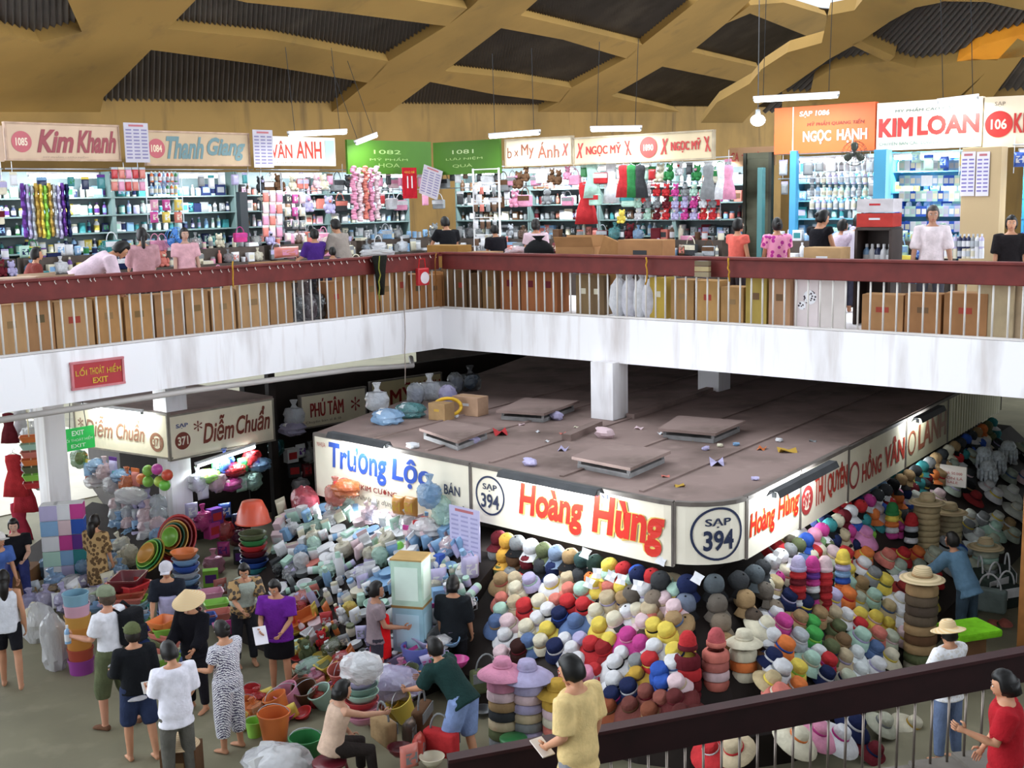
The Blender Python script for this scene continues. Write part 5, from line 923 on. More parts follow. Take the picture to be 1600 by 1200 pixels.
put('open_cardboard_box', behind(FR, 905, 398, .6, ZU + .72), 'b8834c', 'open carton with raised flaps above the rail', 'box', None, FR.rz + .25, s=(1.2, 1, 1), col2='navy')
put('flattened_cardboard', behind(FR, 944, 398, .55, ZU + .5), 'a9763f', 'slanting cardboard sheet beside the open carton', 'cardboard', None, FR.rz, R=Matrix.Rotation(FR.rz, 3, 'Z') @ Matrix.Rotation(.35, 3, 'Y'), s=(.55, 1, .85))
put('cardboard_box', behind(FR, 1010, 398, .6, ZU + .72), 'b07b48', 'large brown carton with dark marks above the rail', 'box', None, FR.rz, s=(1.5, .9, 1.15), col2='charcoal')
put('cardboard_box', behind(FR, 1292, 400, .55, ZU + .76), 'c39a66', 'pale carton on the rail before the woman in black', 'box', None, FR.rz, s=(1.0, .8, .85), col2='white')
put('flat_box', behind(FR, 1258, 404, .5, ZU + .9), 'b5906a', 'flat brown box on the rail beside the pale carton', 'box', None, FR.rz, s=(1.8, 1, 1), col2='tan')
for i in range(3): put('flat_box', behind(FR, 1098, 425, -.12, ZU + .7 + .08 * i), ('9a8a6a', 'b5a070', '7a6a50')[i], f"{('olive', 'mustard', 'dull brown')[i]} tied packet lashed over the rail face", 'packet', None, FR.rz, s=(.9, .4, 1), col2='grey')
# cabinet with the red and white box
p = behind(FR, 1372, 400, 1.1); root = empty('cabinet', p, FR.rz); tag(root, 'dark open cabinet holding bottles behind the rail', 'cabinet')
ob('carcass', mesh('carcass', join(box(.5, .04, 1.35, (0, .2, .68)), box(.04, .4, 1.35, (-.25, 0, .68)), box(.04, .4, 1.35, (.25, 0, .68)), box(.5, .4, .04, (0, 0, 1.36)), box(.5, .4, .04, (0, 0, .8))), 'wood'), root, '3a2e2a')
for i in range(5): put('bottle', p + FR.u * (-.17 + i * .085) + V3((0, 0, ZU * 0 + .82)), ('sky_blue', 'white', 'navy', 'white', 'grey')[i], f"{('sky blue', 'clear white', 'navy', 'milk white', 'grey')[i]} bottle inside the dark open cabinet", 'bottle', 'bottles in the dark cabinet', s=1.3)
for i in range(2): put('cardboard_box', p + V3((0, 0, 1.385 + .2 * i)), ('c8342a', 'd8d0d4')[i], ('red and white carton on top of the dark cabinet', 'white and red carton stacked on the red one')[i], 'box', None, FR.rz, s=(.95, .8, .45), col2=('white', 'red')[i])
# things tied to the rail
def rope(wl, px, y0, y1, label, out=.06, col='b98a2e', r=.012):
    pl = wl.p + wl.n * out; a, b = onpl(px, y0, pl, wl.n), onpl(px, y1, pl, wl.n); n = 7
    tag(ob('rope', mesh('rope', tube([a.lerp(b, i / n) + wl.u * rnd.uniform(-.02, .02) for i in range(n + 1)], r, 6), 'fabric', True), None, col), label, 'rope', 'ropes on the railing')
rope(FL, 363, 408, 448, 'yellow rope tied round the maroon rail, long left stretch'); rope(FL, 681, 395, 470, 'brown rope hanging from the rail at the gallery corner', col='8a5a2e'); rope(FL, 593, 400, 470, 'olive rope hanging over the dark cloth on the rail', out=.14, col='8a8a3a'); rope(FR, 1010, 402, 445, 'yellow rope on the rail above the white sacks'); rope(FR, 1138, 403, 440, 'yellow rope on the rail beside the woman in coral'); rope(FL, 632, 424, 600, 'pale cord hanging down over the white fascia', .05, 'a89a90', .009)
pl = FL.pt(FL.s_of(588, 430), 0, .1); root = ob('dark_cloth', mesh('dark_cloth', loft([[V3((math.cos(a) * w_ + .02 * math.sin(5 * a), math.sin(a) * .05, z)) for a in [2 * math.pi * i / 12 for i in range(12)]] for w_, z in ((.04, -.62), (.09, -.4), (.14, -.1), (.17, .0), (.15, .03))]), 'fabric', True), None, '1d1d18'); root.location = (pl.x, pl.y, ZU + .97); root.rotation_euler = (0, 0, FL.rz); tag(root, 'dark cloth draped over the rail near the gallery corner', 'cloth')
q = FL.at(655, 432) + FL.n * .08; root = empty('red_bag', q, FL.rz); tag(root, 'red and white bag hanging on the balusters at the corner', 'bag'); ob('bag_body', mesh('bag_body', mv(rbox(.26, .08, .3, .025), 0, 0, 0), 'plastic'), root, 'b8242c'); ob('white_print', mesh('white_print', mv(disc(.1), .02, -.042, -.02), 'paper', fix=False), root, 'd8ccd0'); ob('strap', mesh('strap', tube([(-.08, 0, .14), (-.06, 0, .3), (.06, 0, .3), (.08, 0, .14)], .008, 6), 'fabric'), root, 'red')
# red wall sign on the fascia
flat_sign(FL, 111, 191, 563, 603, 'a8242c', 'red wall sign with yellow capitals on the white fascia', [(.06, .28, .48, .82, 'LỐI', 'c9a227', 0, .01), (.33, .62, .48, .82, 'THOÁT', 'c9a227', 0, .01), (.67, .95, .48, .82, 'HIỂM', 'c9a227', 0, .01), (.38, .68, .14, .36, 'EXIT', 'c9a227', 0, .02)], name='wall_sign', out=.03, thick=.03, frame='c87a80', mat='enamel')
WX = Wall(onz(122, 683, 2.25), DA)
flat_sign(WX, 97, 148, 668, 703, '2fd060', 'bright green hanging sign with white lines', [(.3, .68, .66, .88, 'EXIT', 'e8fff0', 0, .02), (.06, .94, .4, .58, 'LỐI THOÁT HIỂM', 'e8fff0'), (.25, .7, .12, .28, 'EXIT', 'e8fff0', 0, .01)], name='exit_sign', thick=.03, mat='enamel')
a = WX.at(122, 668); tag(ob('hanging_wire', mesh('hanging_wire', join(*[tube([a + WX.u * s, V3((a.x, a.y, ZB)) + WX.u * s * .4], .008, 5) for s in (-.15, .15)]), 'metal'), None, 'charcoal'), 'two thin wires holding the bright green sign', 'wire')
# ------------------------------------------------------------------ litter on the kiosk roof
ZT = 2.612
LIT = [(870, 655, 'lavender', 'crumpled_paper', 1.6), (945, 683, 'pale_pink', 'crumpled_paper', 1.9), (880, 703, 'lavender', 'paper_scrap', 1.5), (828, 727, 'lavender', 'crumpled_paper', 1.3), (1120, 725, 'lavender', 'paper_scrap', 2.2), (1103, 703, 'lavender', 'crumpled_paper', .7), (1125, 698, 'cream', 'crumpled_paper', .6), (1150, 696, 'sky_blue', 'crumpled_paper', .6), (1180, 750, 'lavender', 'crumpled_paper', .6), (998, 670, 'pale_pink', 'paper_scrap', 1.2), (880, 678, 'salmon', 'paper_scrap', .9), (782, 678, 'red', 'paper_scrap', 2.4), (740, 692, 'lavender', 'crumpled_paper', 1.2), (630, 652, 'white', 'crumpled_paper', 1), (712, 652, 'white', 'crumpled_paper', .8), (985, 704, 'salmon', 'paper_scrap', .9), (1085, 688, 'mustard', 'paper_scrap', 1.1), (1062, 760, 'mustard', 'paper_scrap', 1), (1040, 745, 'salmon', 'paper_scrap', .8), (840, 675, 'white', 'paper_scrap', .8), (1190, 702, 'orange', 'paper_scrap', 1.3), (1230, 706, 'mustard', 'paper_scrap', 2.0), (1217, 690, 'white', 'crumpled_paper', .7), (815, 664, 'pale_pink', 'paper_scrap', .8), (900, 668, 'cream', 'paper_scrap', .7), (855, 690, 'white', 'paper_scrap', .7), (645, 700, 'white', 'crumpled_paper', 1.1), (1032, 678, 'white', 'paper_scrap', .8), (960, 705, 'cream', 'paper_scrap', .7), (1270, 690, 'grey', 'paper_scrap', .8)]
for i, (x, y, c, k, s) in enumerate(LIT): put(k, onz(x, y, ZT), c, f"{c.replace('_', ' ')} {'crumpled paper' if k[0] == 'c' else 'paper scrap'} on the kiosk roof, {nth(i + 1)} bit of litter {'near the lettered edge' if y > 715 else 'around the hatches' if y > 676 else 'towards the shade'}", 'litter', 'litter on the kiosk roof', rnd.random() * 6, s=s)
q = onz(735, 647, ZT); put('cardboard_box', q, 'c09878', 'larger cardboard box with white tape on the kiosk roof', 'box', None, KP_RZ := math.atan2(KP.d1.y, KP.d1.x) + .15, s=(.95, .7, .72), col2='white')
put('cardboard_box', onz(690, 655, ZT), 'b08a5a', 'smaller cardboard box on the kiosk roof wrapped by a yellow loop', 'box', None, KP_RZ, s=(.6, .6, .65), col2='mustard')
ly = ob('yellow_loop', mesh('yellow_loop', tube([(.22 * math.cos(a), .05 * math.sin(a), .16 + .13 * math.sin(a)) for a in [2 * math.pi * k / 16 for k in range(17)]], .03, 7), 'plastic', True), None, 'mustard'); ly.location = onz(700, 652, ZT) + V3((0, -.05, .02)); tag(ly, 'yellow plastic loop round the smaller cardboard box', 'hoop')
for i, (x, y, c) in enumerate(((590, 628, 'white'), (605, 650, 'sky_blue'), (650, 618, 'silver'), (672, 612, 'white'), (690, 605, 'silver'), (712, 600, 'grey'), (735, 598, 'charcoal'), (640, 640, 'teal'), (700, 622, 'lavender'), (452, 646, 'white'), (448, 662, 'lavender'))):
    kk = 'plastic_bag%s' % ('', 1, 2)[i % 3] if i % 3 else 'plastic_bag'
    put(kk, onz(x, y + 12, ZT) if i < 9 else W4.at(x, y + 14) + W4.n * .2, c, f"{c.replace('_', ' ')} stuffed plastic bag, {nth(i + 1)} {'on the far kiosk roof edge' if i < 9 else 'before the dark red capitals'}", 'bag', 'bags on the kiosk roof edge', s=1.5, col2=('sky_blue', 'white', 'blue')[i % 3], name='plastic_bag')
for i, (x, y, c) in enumerate(((840, 585, 'teal'), (856, 575, 'cream'), (868, 572, 'red'), (880, 572, 'white'), (892, 573, 'salmon'), (862, 592, 'mustard'))): put('hanging_packet', atY(x, y, 29), c, f"{c} packet glimpsed under the gallery, {nth(i + 1)} beyond the kiosk roof", 'packet', 'packets beyond the kiosk roof', s=1.6)
a = atY(866, 600, 29); sh = empty('display_shelf', (a.x, a.y, a.z)); tag(sh, 'dark hanging shelf with bright packets glimpsed beyond the kiosk roof', 'shelf'); ob('back_panel', mesh('back_panel', box(1.4, .04, 1.0, (0, .16, .1)), 'dark_board'), sh); [ob('shelf_board', mesh('shelf_board', box(1.4, .3, .03, (0, 0, z_)), 'dark_board'), sh) for z_ in (-.1, .2)]
# ------------------------------------------------------------------ hats round the kiosk
def on_slope(px, py, sl=None):
    if sl is None:
        a = onpl(px, py, *SLF); b = onpl(px, py, *SLR); sa, sb = KP.s1(a), (b - KP.k).dot(KP.d2)
        use2 = (a - KP.k).dot(KP.n2) > .1 and (b - KP.k).dot(KP.d2) > -1.0
        return (b, SLR[1]) if use2 and px > 1100 else (a, SLF[1])
    return onpl(px, py, *sl), sl[1]
HATS = [('bucket_hat', 826, 958, 'red', 'maroon'), ('sun_hat', 862, 962, 'white', 'black'), ('bucket_hat', 893, 951, 'red', 'maroon'), ('bucket_hat', 917, 955, 'red', 'black'), ('wide_hat', 905, 982, 'denim', 'denim'), ('sun_hat', 860, 992, 'yellow', 'mustard'), ('bucket_hat', 829, 990, 'cream', 'white'), ('bucket_hat', 800, 982, 'pale_pink', 'cream'), ('sun_hat', 794, 1000, 'white', 'grey'), ('bucket_hat', 851, 1012, 'cream', 'tan'), ('sun_hat', 888, 1008, 'white', 'cream'), ('bucket_hat', 817, 1022, '3a1c18', 'maroon'), ('wide_hat', 900, 1024, 'white', 'cream'), ('sun_hat', 942, 986, 'yellow', 'mustard'), ('sun_hat', 936, 964, 'cream', 'white'), ('sun_hat', 966, 978, 'cream', 'pale_pink'), ('wide_hat', 930, 1018, 'red', 'maroon'), ('sun_hat', 948, 1022, 'a01c22', 'red'), ('sun_hat', 957, 1009, 'yellow', 'green'), ('wide_hat', 987, 1004, 'magenta', 'pink'), ('sun_hat', 1006, 1014, 'magenta', 'magenta'), ('sun_hat', 1010, 980, 'pale_pink', 'cream'), ('bucket_hat', 1027, 988, 'yellow', 'black'), ('bucket_hat', 1047, 996, 'yellow', 'mustard'), ('wide_hat', 1028, 1022, 'white', 'lavender'), ('sun_hat', 976, 1030, 'white', 'black'), ('wide_hat', 967, 1046, 'white', 'black'), ('sun_hat', 934, 1056, 'red', 'white'), ('bucket_hat', 922, 1066, 'pink', 'white'), ('bucket_hat', 1000, 1044, 'grey', 'yellow'), ('wide_hat', 1000, 1063, 'mustard', 'brown'), ('bucket_hat', 1037, 1060, 'blue', 'blue'), ('bucket_hat', 1041, 1077, 'blue', 'navy'), ('sun_hat', 965, 1072, 'white', 'navy'), ('bucket_hat', 962, 1096, 'navy', 'magenta'), ('bucket_hat', 988, 1084, 'navy', 'white'), ('sun_hat', 1014, 1090, '8a4a40', 'maroon'), ('sun_hat', 1038, 1100, '9a5548', 'maroon'), ('sun_hat', 908, 1040, 'white', 'lavender'), ('bucket_hat', 874, 1022, 'navy', 'white'), ('sun_hat', 845, 975, 'white', 'lavender'), ('wide_hat', 990, 1112, '7a4038', 'brown'), ('sun_hat', 955, 1112, 'a0522e', 'brown'), ('bucket_hat', 880, 970, 'navy', 'blue'), ('sun_hat', 985, 965, 'white', 'cream'), ('sun_hat', 1000, 962, 'cream', 'lavender'), ('wide_hat', 1060, 1100, '6a2a2a', 'maroon'), ('wide_hat', 1070, 1125, '5a2422', 'brown'), ('sun_hat', 1020, 1120, '8a4a30', 'tan'),
    # round the corner, along the aisle
    ('wide_hat', 1190, 985, 'cream', 'white'), ('sun_hat', 1206, 966, 'white', 'lavender'), ('bucket_hat', 1215, 984, 'magenta', 'pink'), ('bucket_hat', 1240, 1006, 'silver', 'white'), ('bucket_hat', 1218, 1020, 'orange', 'blue'), ('bucket_hat', 1260, 984, '3fae4a', 'green'), ('bucket_hat', 1262, 1004, '3fae4a', 'lime'), ('sun_hat', 1272, 1028, 'white', 'lavender'), ('sun_hat', 1260, 1040, 'mint', 'cream'), ('bucket_hat', 1237, 1056, 'yellow', 'lime'), ('bucket_hat', 1285, 1044, 'red', 'magenta'), ('bucket_hat', 1283, 1064, 'navy', 'white'), ('bucket_hat', 1212, 1056, 'white', 'grey'), ('bucket_hat', 1238, 1082, 'orange', 'white'), ('bucket_hat', 1210, 1095, 'salmon', 'cream'), ('wide_hat', 1330, 1030, 'e6eef0', 'white'), ('wide_hat', 1336, 1056, 'e6eef0', 'white'), ('wide_hat', 1399, 944, 'white', 'cream'), ('wide_hat', 1398, 966, 'white', 'cream'), ('sun_hat', 1449, 942, 'yellow', 'mustard'), ('wide_hat', 1424, 984, 'yellow', 'mustard'), ('wide_hat', 1380, 984, 'yellow', 'mustard'), ('sun_hat', 1430, 955, 'cream', 'white'), ('sun_hat', 1405, 924, 'a03028', 'maroon'), ('sun_hat', 1408, 910, 'white', 'lavender'), ('bucket_hat', 1374, 918, 'yellow', 'olive'), ('sun_hat', 1399, 892, 'a8b4a4', 'mint'), ('sun_hat', 1430, 892, '9aa694', 'olive'), ('sun_hat', 1352, 1075, 'tan', 'brown'), ('sun_hat', 1310, 1010, '8a6a48', 'tan'), ('bucket_hat', 1302, 990, 'olive', 'brown'), ('wide_hat', 1548, 832, 'mint', 'white'), ('wide_hat', 1546, 850, 'c4ccb4', 'mint'), ('wide_hat', 1522, 842, 'dce4e4', 'white'), ('wide_hat', 1520, 862, 'd0d8da', 'white'), ('sun_hat', 1519, 782, 'a82a2e', 'maroon'), ('sun_hat', 1541, 764, 'white', 'pale_pink'), ('wide_hat', 1576, 774, 'e0e4dc', 'white'), ('wide_hat', 1582, 800, 'cfd2c8', 'cream'), ('sun_hat', 1470, 800, 'straw', 'navy'), ('bucket_hat', 1443, 842, 'magenta', 'purple'), ('sun_hat', 1494, 868, 'blue', 'lime'), ('sun_hat', 1469, 856, 'silver', 'black'), ('bucket_hat', 1427, 872, 'orange', 'red'), ('bucket_hat', 1421, 834, 'black', 'white'), ('bucket_hat', 1396, 832, 'magenta', 'maroon'), ('sun_hat', 1393, 810, 'yellow', 'green'), ('wide_hat', 1364, 806, 'd8c8d4', 'lavender'), ('wide_hat', 1345, 842, 'e08ac0', 'pink'), ('bucket_hat', 1347, 874, 'orange', 'yellow'), ('sun_hat', 1396, 778, 'pink', 'white'), ('bucket_hat', 1424, 752, 'yellow', 'lime'), ('bucket_hat', 1396, 745, 'teal', 'white'), ('bucket_hat', 1367, 766, 'sky_blue', 'white'), ('bucket_hat', 1313, 876, 'red', 'white'), ('bucket_hat', 1316, 900, 'yellow', 'cream'), ('bucket_hat', 1316, 940, 'orange', 'red'), ('sun_hat', 1310, 845, 'beige', 'tan'), ('sun_hat', 1272, 856, '8fbf80', 'green'), ('bucket_hat', 1282, 826, 'navy', 'green'), ('sun_hat', 1244, 842, 'white', 'cream'), ('sun_hat', 1228, 855, 'cream', 'yellow'), ('bucket_hat', 1206, 868, 'red', 'white'), ('sun_hat', 1313, 798, 'red', 'maroon'), ('bucket_hat', 1330, 790, 'navy', 'maroon'), ('sun_hat', 1563, 986, 'salmon', 'olive'), ('wide_hat', 1579, 1012, 'yellow', 'mustard'), ('wide_hat', 1240, 1160, 'cream', 'orange'), ('wide_hat', 1272, 1150, 'pink', 'magenta'), ('wide_hat', 1305, 1158, 'white', 'magenta'), ('sun_hat', 1330, 1140, 'navy', 'white'), ('sun_hat', 1375, 1135, 'c8c8b0', 'grey'), ('wide_hat', 1420, 1140, 'cream', 'mustard'), ('sun_hat', 1150, 1175, 'beige', 'red'), ('wide_hat', 1115, 1178, 'red', 'white'), ('sun_hat', 1360, 1180, 'maroon', 'navy'), ('sun_hat', 1450, 1150, 'denim', 'grey')]
TAKEN = []
def cname(c): return c.replace('_', ' ') if c in PAL else {'3a1c18': 'dark brown', 'a01c22': 'deep red', '8a4a40': 'rust brown', '9a5548': 'dusty brown', '7a4038': 'dull brown', 'a0522e': 'copper brown', '6a2a2a': 'dark maroon', '5a2422': 'dark wine', '8a4a30': 'russet', '3fae4a': 'bright green', 'e6eef0': 'bluish white', 'a03028': 'brick red', 'a8b4a4': 'sage', '9aa694': 'dull sage', '8a6a48': 'tobacco', 'c4ccb4': 'pale sage', 'dce4e4': 'icy white', 'd0d8da': 'icy grey', 'a82a2e': 'crimson', 'e0e4dc': 'chalk white', 'cfd2c8': 'stone', 'd8c8d4': 'pale lilac', 'e08ac0': 'candy pink', '8fbf80': 'leaf green', 'c8c8b0': 'pale khaki'}.get(c, 'brown')
KH = dict(wide_hat='floppy hat', sun_hat='sun hat', bucket_hat='bucket hat')
PLACED = []
def hat_at(k, px, py, c, c2, i, lean=.75):
    p, n = on_slope(px, py); s1_ = KP.s1(p); nn = (n * lean + V3((0, 0, 1)) * (1 - lean)); TAKEN.append((px, py))
    o_ = put(k, p + n * .015, c, 'hat', 'hat', 'brimmed hats on the kiosk counter', rnd.random() * 6, tilt=nn, s=rnd.uniform(1.0, 1.18), col2=c2, name=k); PLACED.append((py, px, o_, cname(c), KH[k], cname(c2)))
HIT = {}
for k, px, py, c, c2 in HATS:
    key = (k, c, c2, px > 1185); HIT[key] = HIT.get(key, 0) + 1; hat_at(k, px, py, c, c2, HIT[key] + 0)
# nested columns of hats standing on the ground or the counter edge
def stack(px, py_top, py_bot, cols, desc, kind_='nested_hat', top=None, topc='pink', z0=0, s=1.1, gap=None, names=None, ground=None, cat='hat'):
    g = ground if ground is not None else onz(px, py_bot, z0); zt = onpl(px, py_top, g, V3((g.x, g.y, 0)).normalized()).z; n = len(cols)
    gap = gap or max(.03, (zt - z0 - (.1 if top else 0)) / n)
    for i, c in enumerate(cols):
        put(kind_, (g.x + rnd.uniform(-.008, .008), g.y, z0 + i * gap + (.035 if kind_ == 'nested_hat' else 0)), c, f"{cname(c)} {(names or kind_.replace('_', ' '))}, {nth(i + 1)} up in {desc}", cat, 'nested ' + (names or 'hats') + ' in ' + desc, rnd.random() * 6, s=(s, s, max(1, gap / .045) if kind_ == 'nested_hat' else s), name=kind_ if kind_ != 'nested_hat' else 'stacked_hat')
    if top: put(top, (g.x, g.y, z0 + n * gap), topc, f"{cname(topc)} hat crowning {desc}", 'hat', None, rnd.random() * 6, s=s * 1.05, col2=cols[-1])
    return g
stack(1074, 1000, 1175, ['maroon', '3a1c18', 'maroon', 'brown', 'red', 'maroon', '7a1a20', 'red', 'maroon'], 'the dark red column of hats', top='beanie', topc='red', s=1.0)
stack(1118, 995, 1168, ['tan', 'orange', 'grey', 'mint', 'salmon', 'tan', 'cream', 'salmon', 'pale_pink', 'c06a60', 'salmon'], 'the salmon and striped column of hats', top='beanie', topc='c8585c', s=1.0)
stack(1161, 992, 1160, ['tan', 'mustard', 'orange', 'cream', 'brown', 'tan', 'salmon', 'cream', 'orange', 'cream'], 'the orange and cream column of hats', top='sun_hat', topc='cream', s=1.05)
stack(1196, 1000, 1160, ['olive', 'maroon', 'olive', '6a5a38', 'olive', 'brown'], 'the olive column of hats by the handrail', s=1.0)
stack(788, 1040, 1172, ['brown', 'grey', 'olive', 'beige', 'charcoal', 'tan', 'pale_pink', 'pink'], 'the pink topped column of hats', top='wide_hat', topc='pink', s=1.15)
stack(826, 1045, 1172, ['charcoal', 'brown', 'lavender', 'grey', 'beige', 'lavender', 'pale_pink', 'lavender'], 'the lavender topped column of hats', top='wide_hat', topc='lavender', s=1.2)
stack(872, 1072, 1178, ['maroon', 'salmon', 'cream', 'salmon', 'cream', 'pale_pink', 'mustard'], 'the mustard topped column of hats', top='sun_hat', topc='mustard', s=1.15)
gs = onpl(1346, 960, SLR[0], SLR[1])
stack(1348, 885, 1060, ['cream', 'lavender', 'cream', 'olive', 'tan', 'brown', 'tan', '6a5a48', '5a4c40', '6a5a48', 'tan'], 'the straw column on the aisle side', top='straw_hat', topc='straw', s=1.3, ground=V3((KP.k + KP.d2 * 2.6 + KP.n2 * 1.5)))
for px, pb, pt_, ds, cs in ((1446, 858, 775, 'the first pale straw column', ['straw'] * 8), (1482, 850, 790, 'the second pale straw column', ['c2b48c'] * 6), (1538, 900, 845, 'the sage column far down the aisle', ['c4ccb4', 'd0d8da', 'c4ccb4', 'mint', 'c4ccb4'])):
    p, n = on_slope(px, pb); stack(px, pt_, pb, cs, ds, s=1.25, z0=p.z, ground=p, top='straw_hat', topc='straw')
# tall narrow columns of folded caps: red, magenta and deep red
for px, py, n, cs, ds in ((1246, 955, 7, ['red', 'white', 'a01c22', 'red', 'maroon', 'red', 'lavender'], 'the red and white cap column'), (1268, 955, 7, ['black', 'magenta', 'charcoal', 'white', 'magenta', 'purple', 'magenta'], 'the magenta and black cap column'), (1287, 965, 8, ['maroon', 'red', 'a01c22', 'red', 'a01c22', 'red', 'red', 'pale_pink'], 'the deep red cap column'), (1316, 930, 6, ['lime', 'orange', 'blue', 'sky_blue', 'lavender', 'yellow'], 'the many coloured cap column'), (1393, 840, 5, ['magenta', 'white', 'orange', 'yellow', 'green'], 'the rainbow cap column'), (1423, 856, 5, ['black', 'white', 'black', 'silver', 'red'], 'the black and white cap column')):
    p, nn = on_slope(px, py)
    for i in range(n): put('beanie', (p.x, p.y, p.z + .085 * i), cs[i], f"{cname(cs[i])} knitted hat, {nth(i + 1)} up in {ds}", 'hat', ds, rnd.random() * 6, s=.95, col2=cs[i])
# caps hanging in strings under the signboards
FIRST = [(783, 'maroon'), (796, 'f0b020'), (812, 'grey'), (833, 'white'), (854, 'olive'), (873, '7f93b0'), (895, 'tan'), (914, '33504f'), (934, '2a4038'), (956, 'yellow'), (979, 'red'), (1000, 'blue'), (1022, 'red'), (1060, 'navy'), (1090, 'charcoal'), (1117, 'navy'), (1146, '5d666c'), (1166, 'charcoal')]
UNDER = {783: ['grey', 'olive'], 796: ['f0b020', 'olive', 'beige'], 812: ['brown', 'grey', 'charcoal'], 833: ['maroon', 'red', 'charcoal'], 854: ['charcoal', 'pink', 'olive'], 873: ['navy', 'maroon', 'green'], 895: ['brown', 'tan', 'charcoal'], 914: ['charcoal', 'black', 'denim'], 934: ['orange', 'charcoal', 'white'], 956: ['f0b020', 'charcoal', 'white'], 979: ['red', 'brown', 'black'], 1000: ['blue', 'brown', 'black'], 1022: ['red', 'tan', 'black', 'brown'], 1060: ['6f665c', '857664', '3f4144', '6a5f50'], 1090: ['8a7a6a', 'salmon', '5a4c40', '6a5f50'], 1117: ['6f7a90', 'tan', 'tan', '4a3f36'], 1146: ['6f665c', '857664', 'tan', '7a6a50'], 1166: ['tan', '5a4c40', 'black']}
def capname(c): return {'f0b020': 'golden yellow', '7f93b0': 'slate blue', '33504f': 'dark teal', '2a4038': 'bottle green', '5d666c': 'steel grey', '6f665c': 'mouse grey', '857664': 'khaki', '3f4144': 'charcoal', '6a5f50': 'drab', '8a7a6a': 'taupe', '5a4c40': 'umber', '6f7a90': 'blue grey', '4a3f36': 'dark umber', '7a6a50': 'khaki brown', '6a5a48': 'dark straw'}.get(c, cname(c))
def capR(n, p=30):
    n = (Matrix.Rotation(rnd.uniform(-.25, .25), 3, 'Z') @ n).normalized(); p = math.radians(p + rnd.uniform(-8, 8)); z = V3((0, 0, 1)); y = n * math.cos(p) - z * math.sin(p); u = z * math.cos(p) + n * math.sin(p); return Matrix((y.cross(u), y, u)).transposed()
NCOL = [c for x, c in FIRST if x > 1050] + ['5d666c', 'black', 'olive']
FIRST = [f for f in FIRST if f[0] < 1050] + [(1051 + i, c) for i, c in enumerate(NCOL[:6])]
for i, c in enumerate(NCOL[:6]): UNDER[1051 + i] = UNDER[(1060, 1090, 1117, 1146, 1166)[i % 5]]
for i, (px, c) in enumerate(FIRST):
    p0 = onpl(px, 850, KP.a, KP.n1); q = KP.s1(p0)
    if px > 1050: q = KP.L1 - KP.t - .2 + (px - 1051) / 5 * (KP.arc + .2)
    pos, n = KP.at(q)
    for r, cc in enumerate([c] + UNDER[px] + [['charcoal', 'tan', 'black', '6f665c', 'brown'][(i + 2) % 5], ['olive', 'white', '5a4c40', 'grey', 'charcoal'][i % 5]][:5 - len(UNDER[px])]):
        big = 1.2 if px < 1050 else 1.3
        z = 1.63 - r * .19 if px < 1050 else 1.62 - .19 * r; out = .02 + .06 * r if px < 1050 else .06 + .12 * r
        R = capR(n)
        put('baseball_cap', pos + n * out + V3((0, 0, z)), cc, f"{capname(cc)} cap, {nth(r + 1)} down the {nth(i + 1)} string of caps under the kiosk sign", 'cap', 'caps hung under the kiosk sign', s=big, col2=cc if rnd.random() < .7 else 'black', R=R)
AIS = ['white', 'red', 'blue', 'charcoal', 'black', 'lime', 'olive', 'pink', 'navy', 'tan', 'maroon', 'orange', 'teal', 'grey', 'magenta', 'cream']
k_ = 0; q = qa + .35
while q < qf - .6:
    k_ += 1
    for r in range(3 if q < qd else 2):
        cc = rnd.choice(AIS if r or q > qb else ['grey', 'charcoal', 'white', 'olive', 'mint']); pos, n = KP.at(q); R = capR(n)
        put('baseball_cap', pos + n * (.05 + .07 * r) + V3((0, 0, 1.64 - .2 * r)), cc, f"{cname(cc)} cap, {nth(r + 1)} down the {nth(k_)} string along the aisle side of the kiosk", 'cap', 'caps hung along the aisle side', s=1.1, col2=rnd.choice([cc, 'white', 'black']), R=R)
    q += .27 if q < qc else .36
# white tags hanging among the caps
for i, (px, py) in enumerate(((922, 888), (940, 920), (962, 925), (978, 930), (1003, 940), (1040, 900), (1096, 930), (1205, 895), (1228, 905), (928, 935))):
    p, n = on_slope(px, py + 20); tag(ob('price_tag', KIND['paper_scrap'][0][1], None, 'white'), f'white price tag, {nth(i + 1)} among the hanging caps', 'tag', 'price tags among the caps'); o_ = bpy.data.objects[-1] if False else COL.objects[-1]; o_.location = p + V3((0, 0, .28)) + n * .12; o_.rotation_euler = (1.2, rnd.uniform(-.4, .4), KP_RZ); o_.scale = (1, 1.5, 1)
# fill the bare patches of the slope
fillc = ['white', 'cream', 'pale_pink', 'lavender', 'yellow', 'beige', 'salmon', 'tan', 'navy', 'red', 'denim', 'mint']
i = 0
for y in range(915, 1110, 16):
    for x in range(786, 1060, 21):
        xx, yy = x + rnd.uniform(-5, 5), y + rnd.uniform(-4, 4)
        if min(((xx - a) / 1.15) ** 2 + (yy - b) ** 2 for a, b in TAKEN) > 16 ** 2 and not (yy > 1040 and xx < 890):
            i += 1; c = rnd.choice(fillc); hat_at(rnd.choice(['sun_hat', 'bucket_hat']), xx, yy, c, rnd.choice(fillc), 30 + i)
    for x in range(1200, 1470, 23):
        yy = y - 40 + rnd.uniform(-4, 4); xx = x + rnd.uniform(-5, 5); p = onpl(xx, yy, *SLR); off = (p - KP.k).dot(KP.n2)
        if .05 < off < 1.25 and min(((xx - a) / 1.15) ** 2 + (yy - b) ** 2 for a, b in TAKEN) > 17 ** 2:
            i += 1; c = rnd.choice(fillc + ['olive', 'straw', 'c4ccb4', 'grey']); hat_at(rnd.choice(['sun_hat', 'bucket_hat']), xx, yy, c, rnd.choice(fillc), 30 + i)
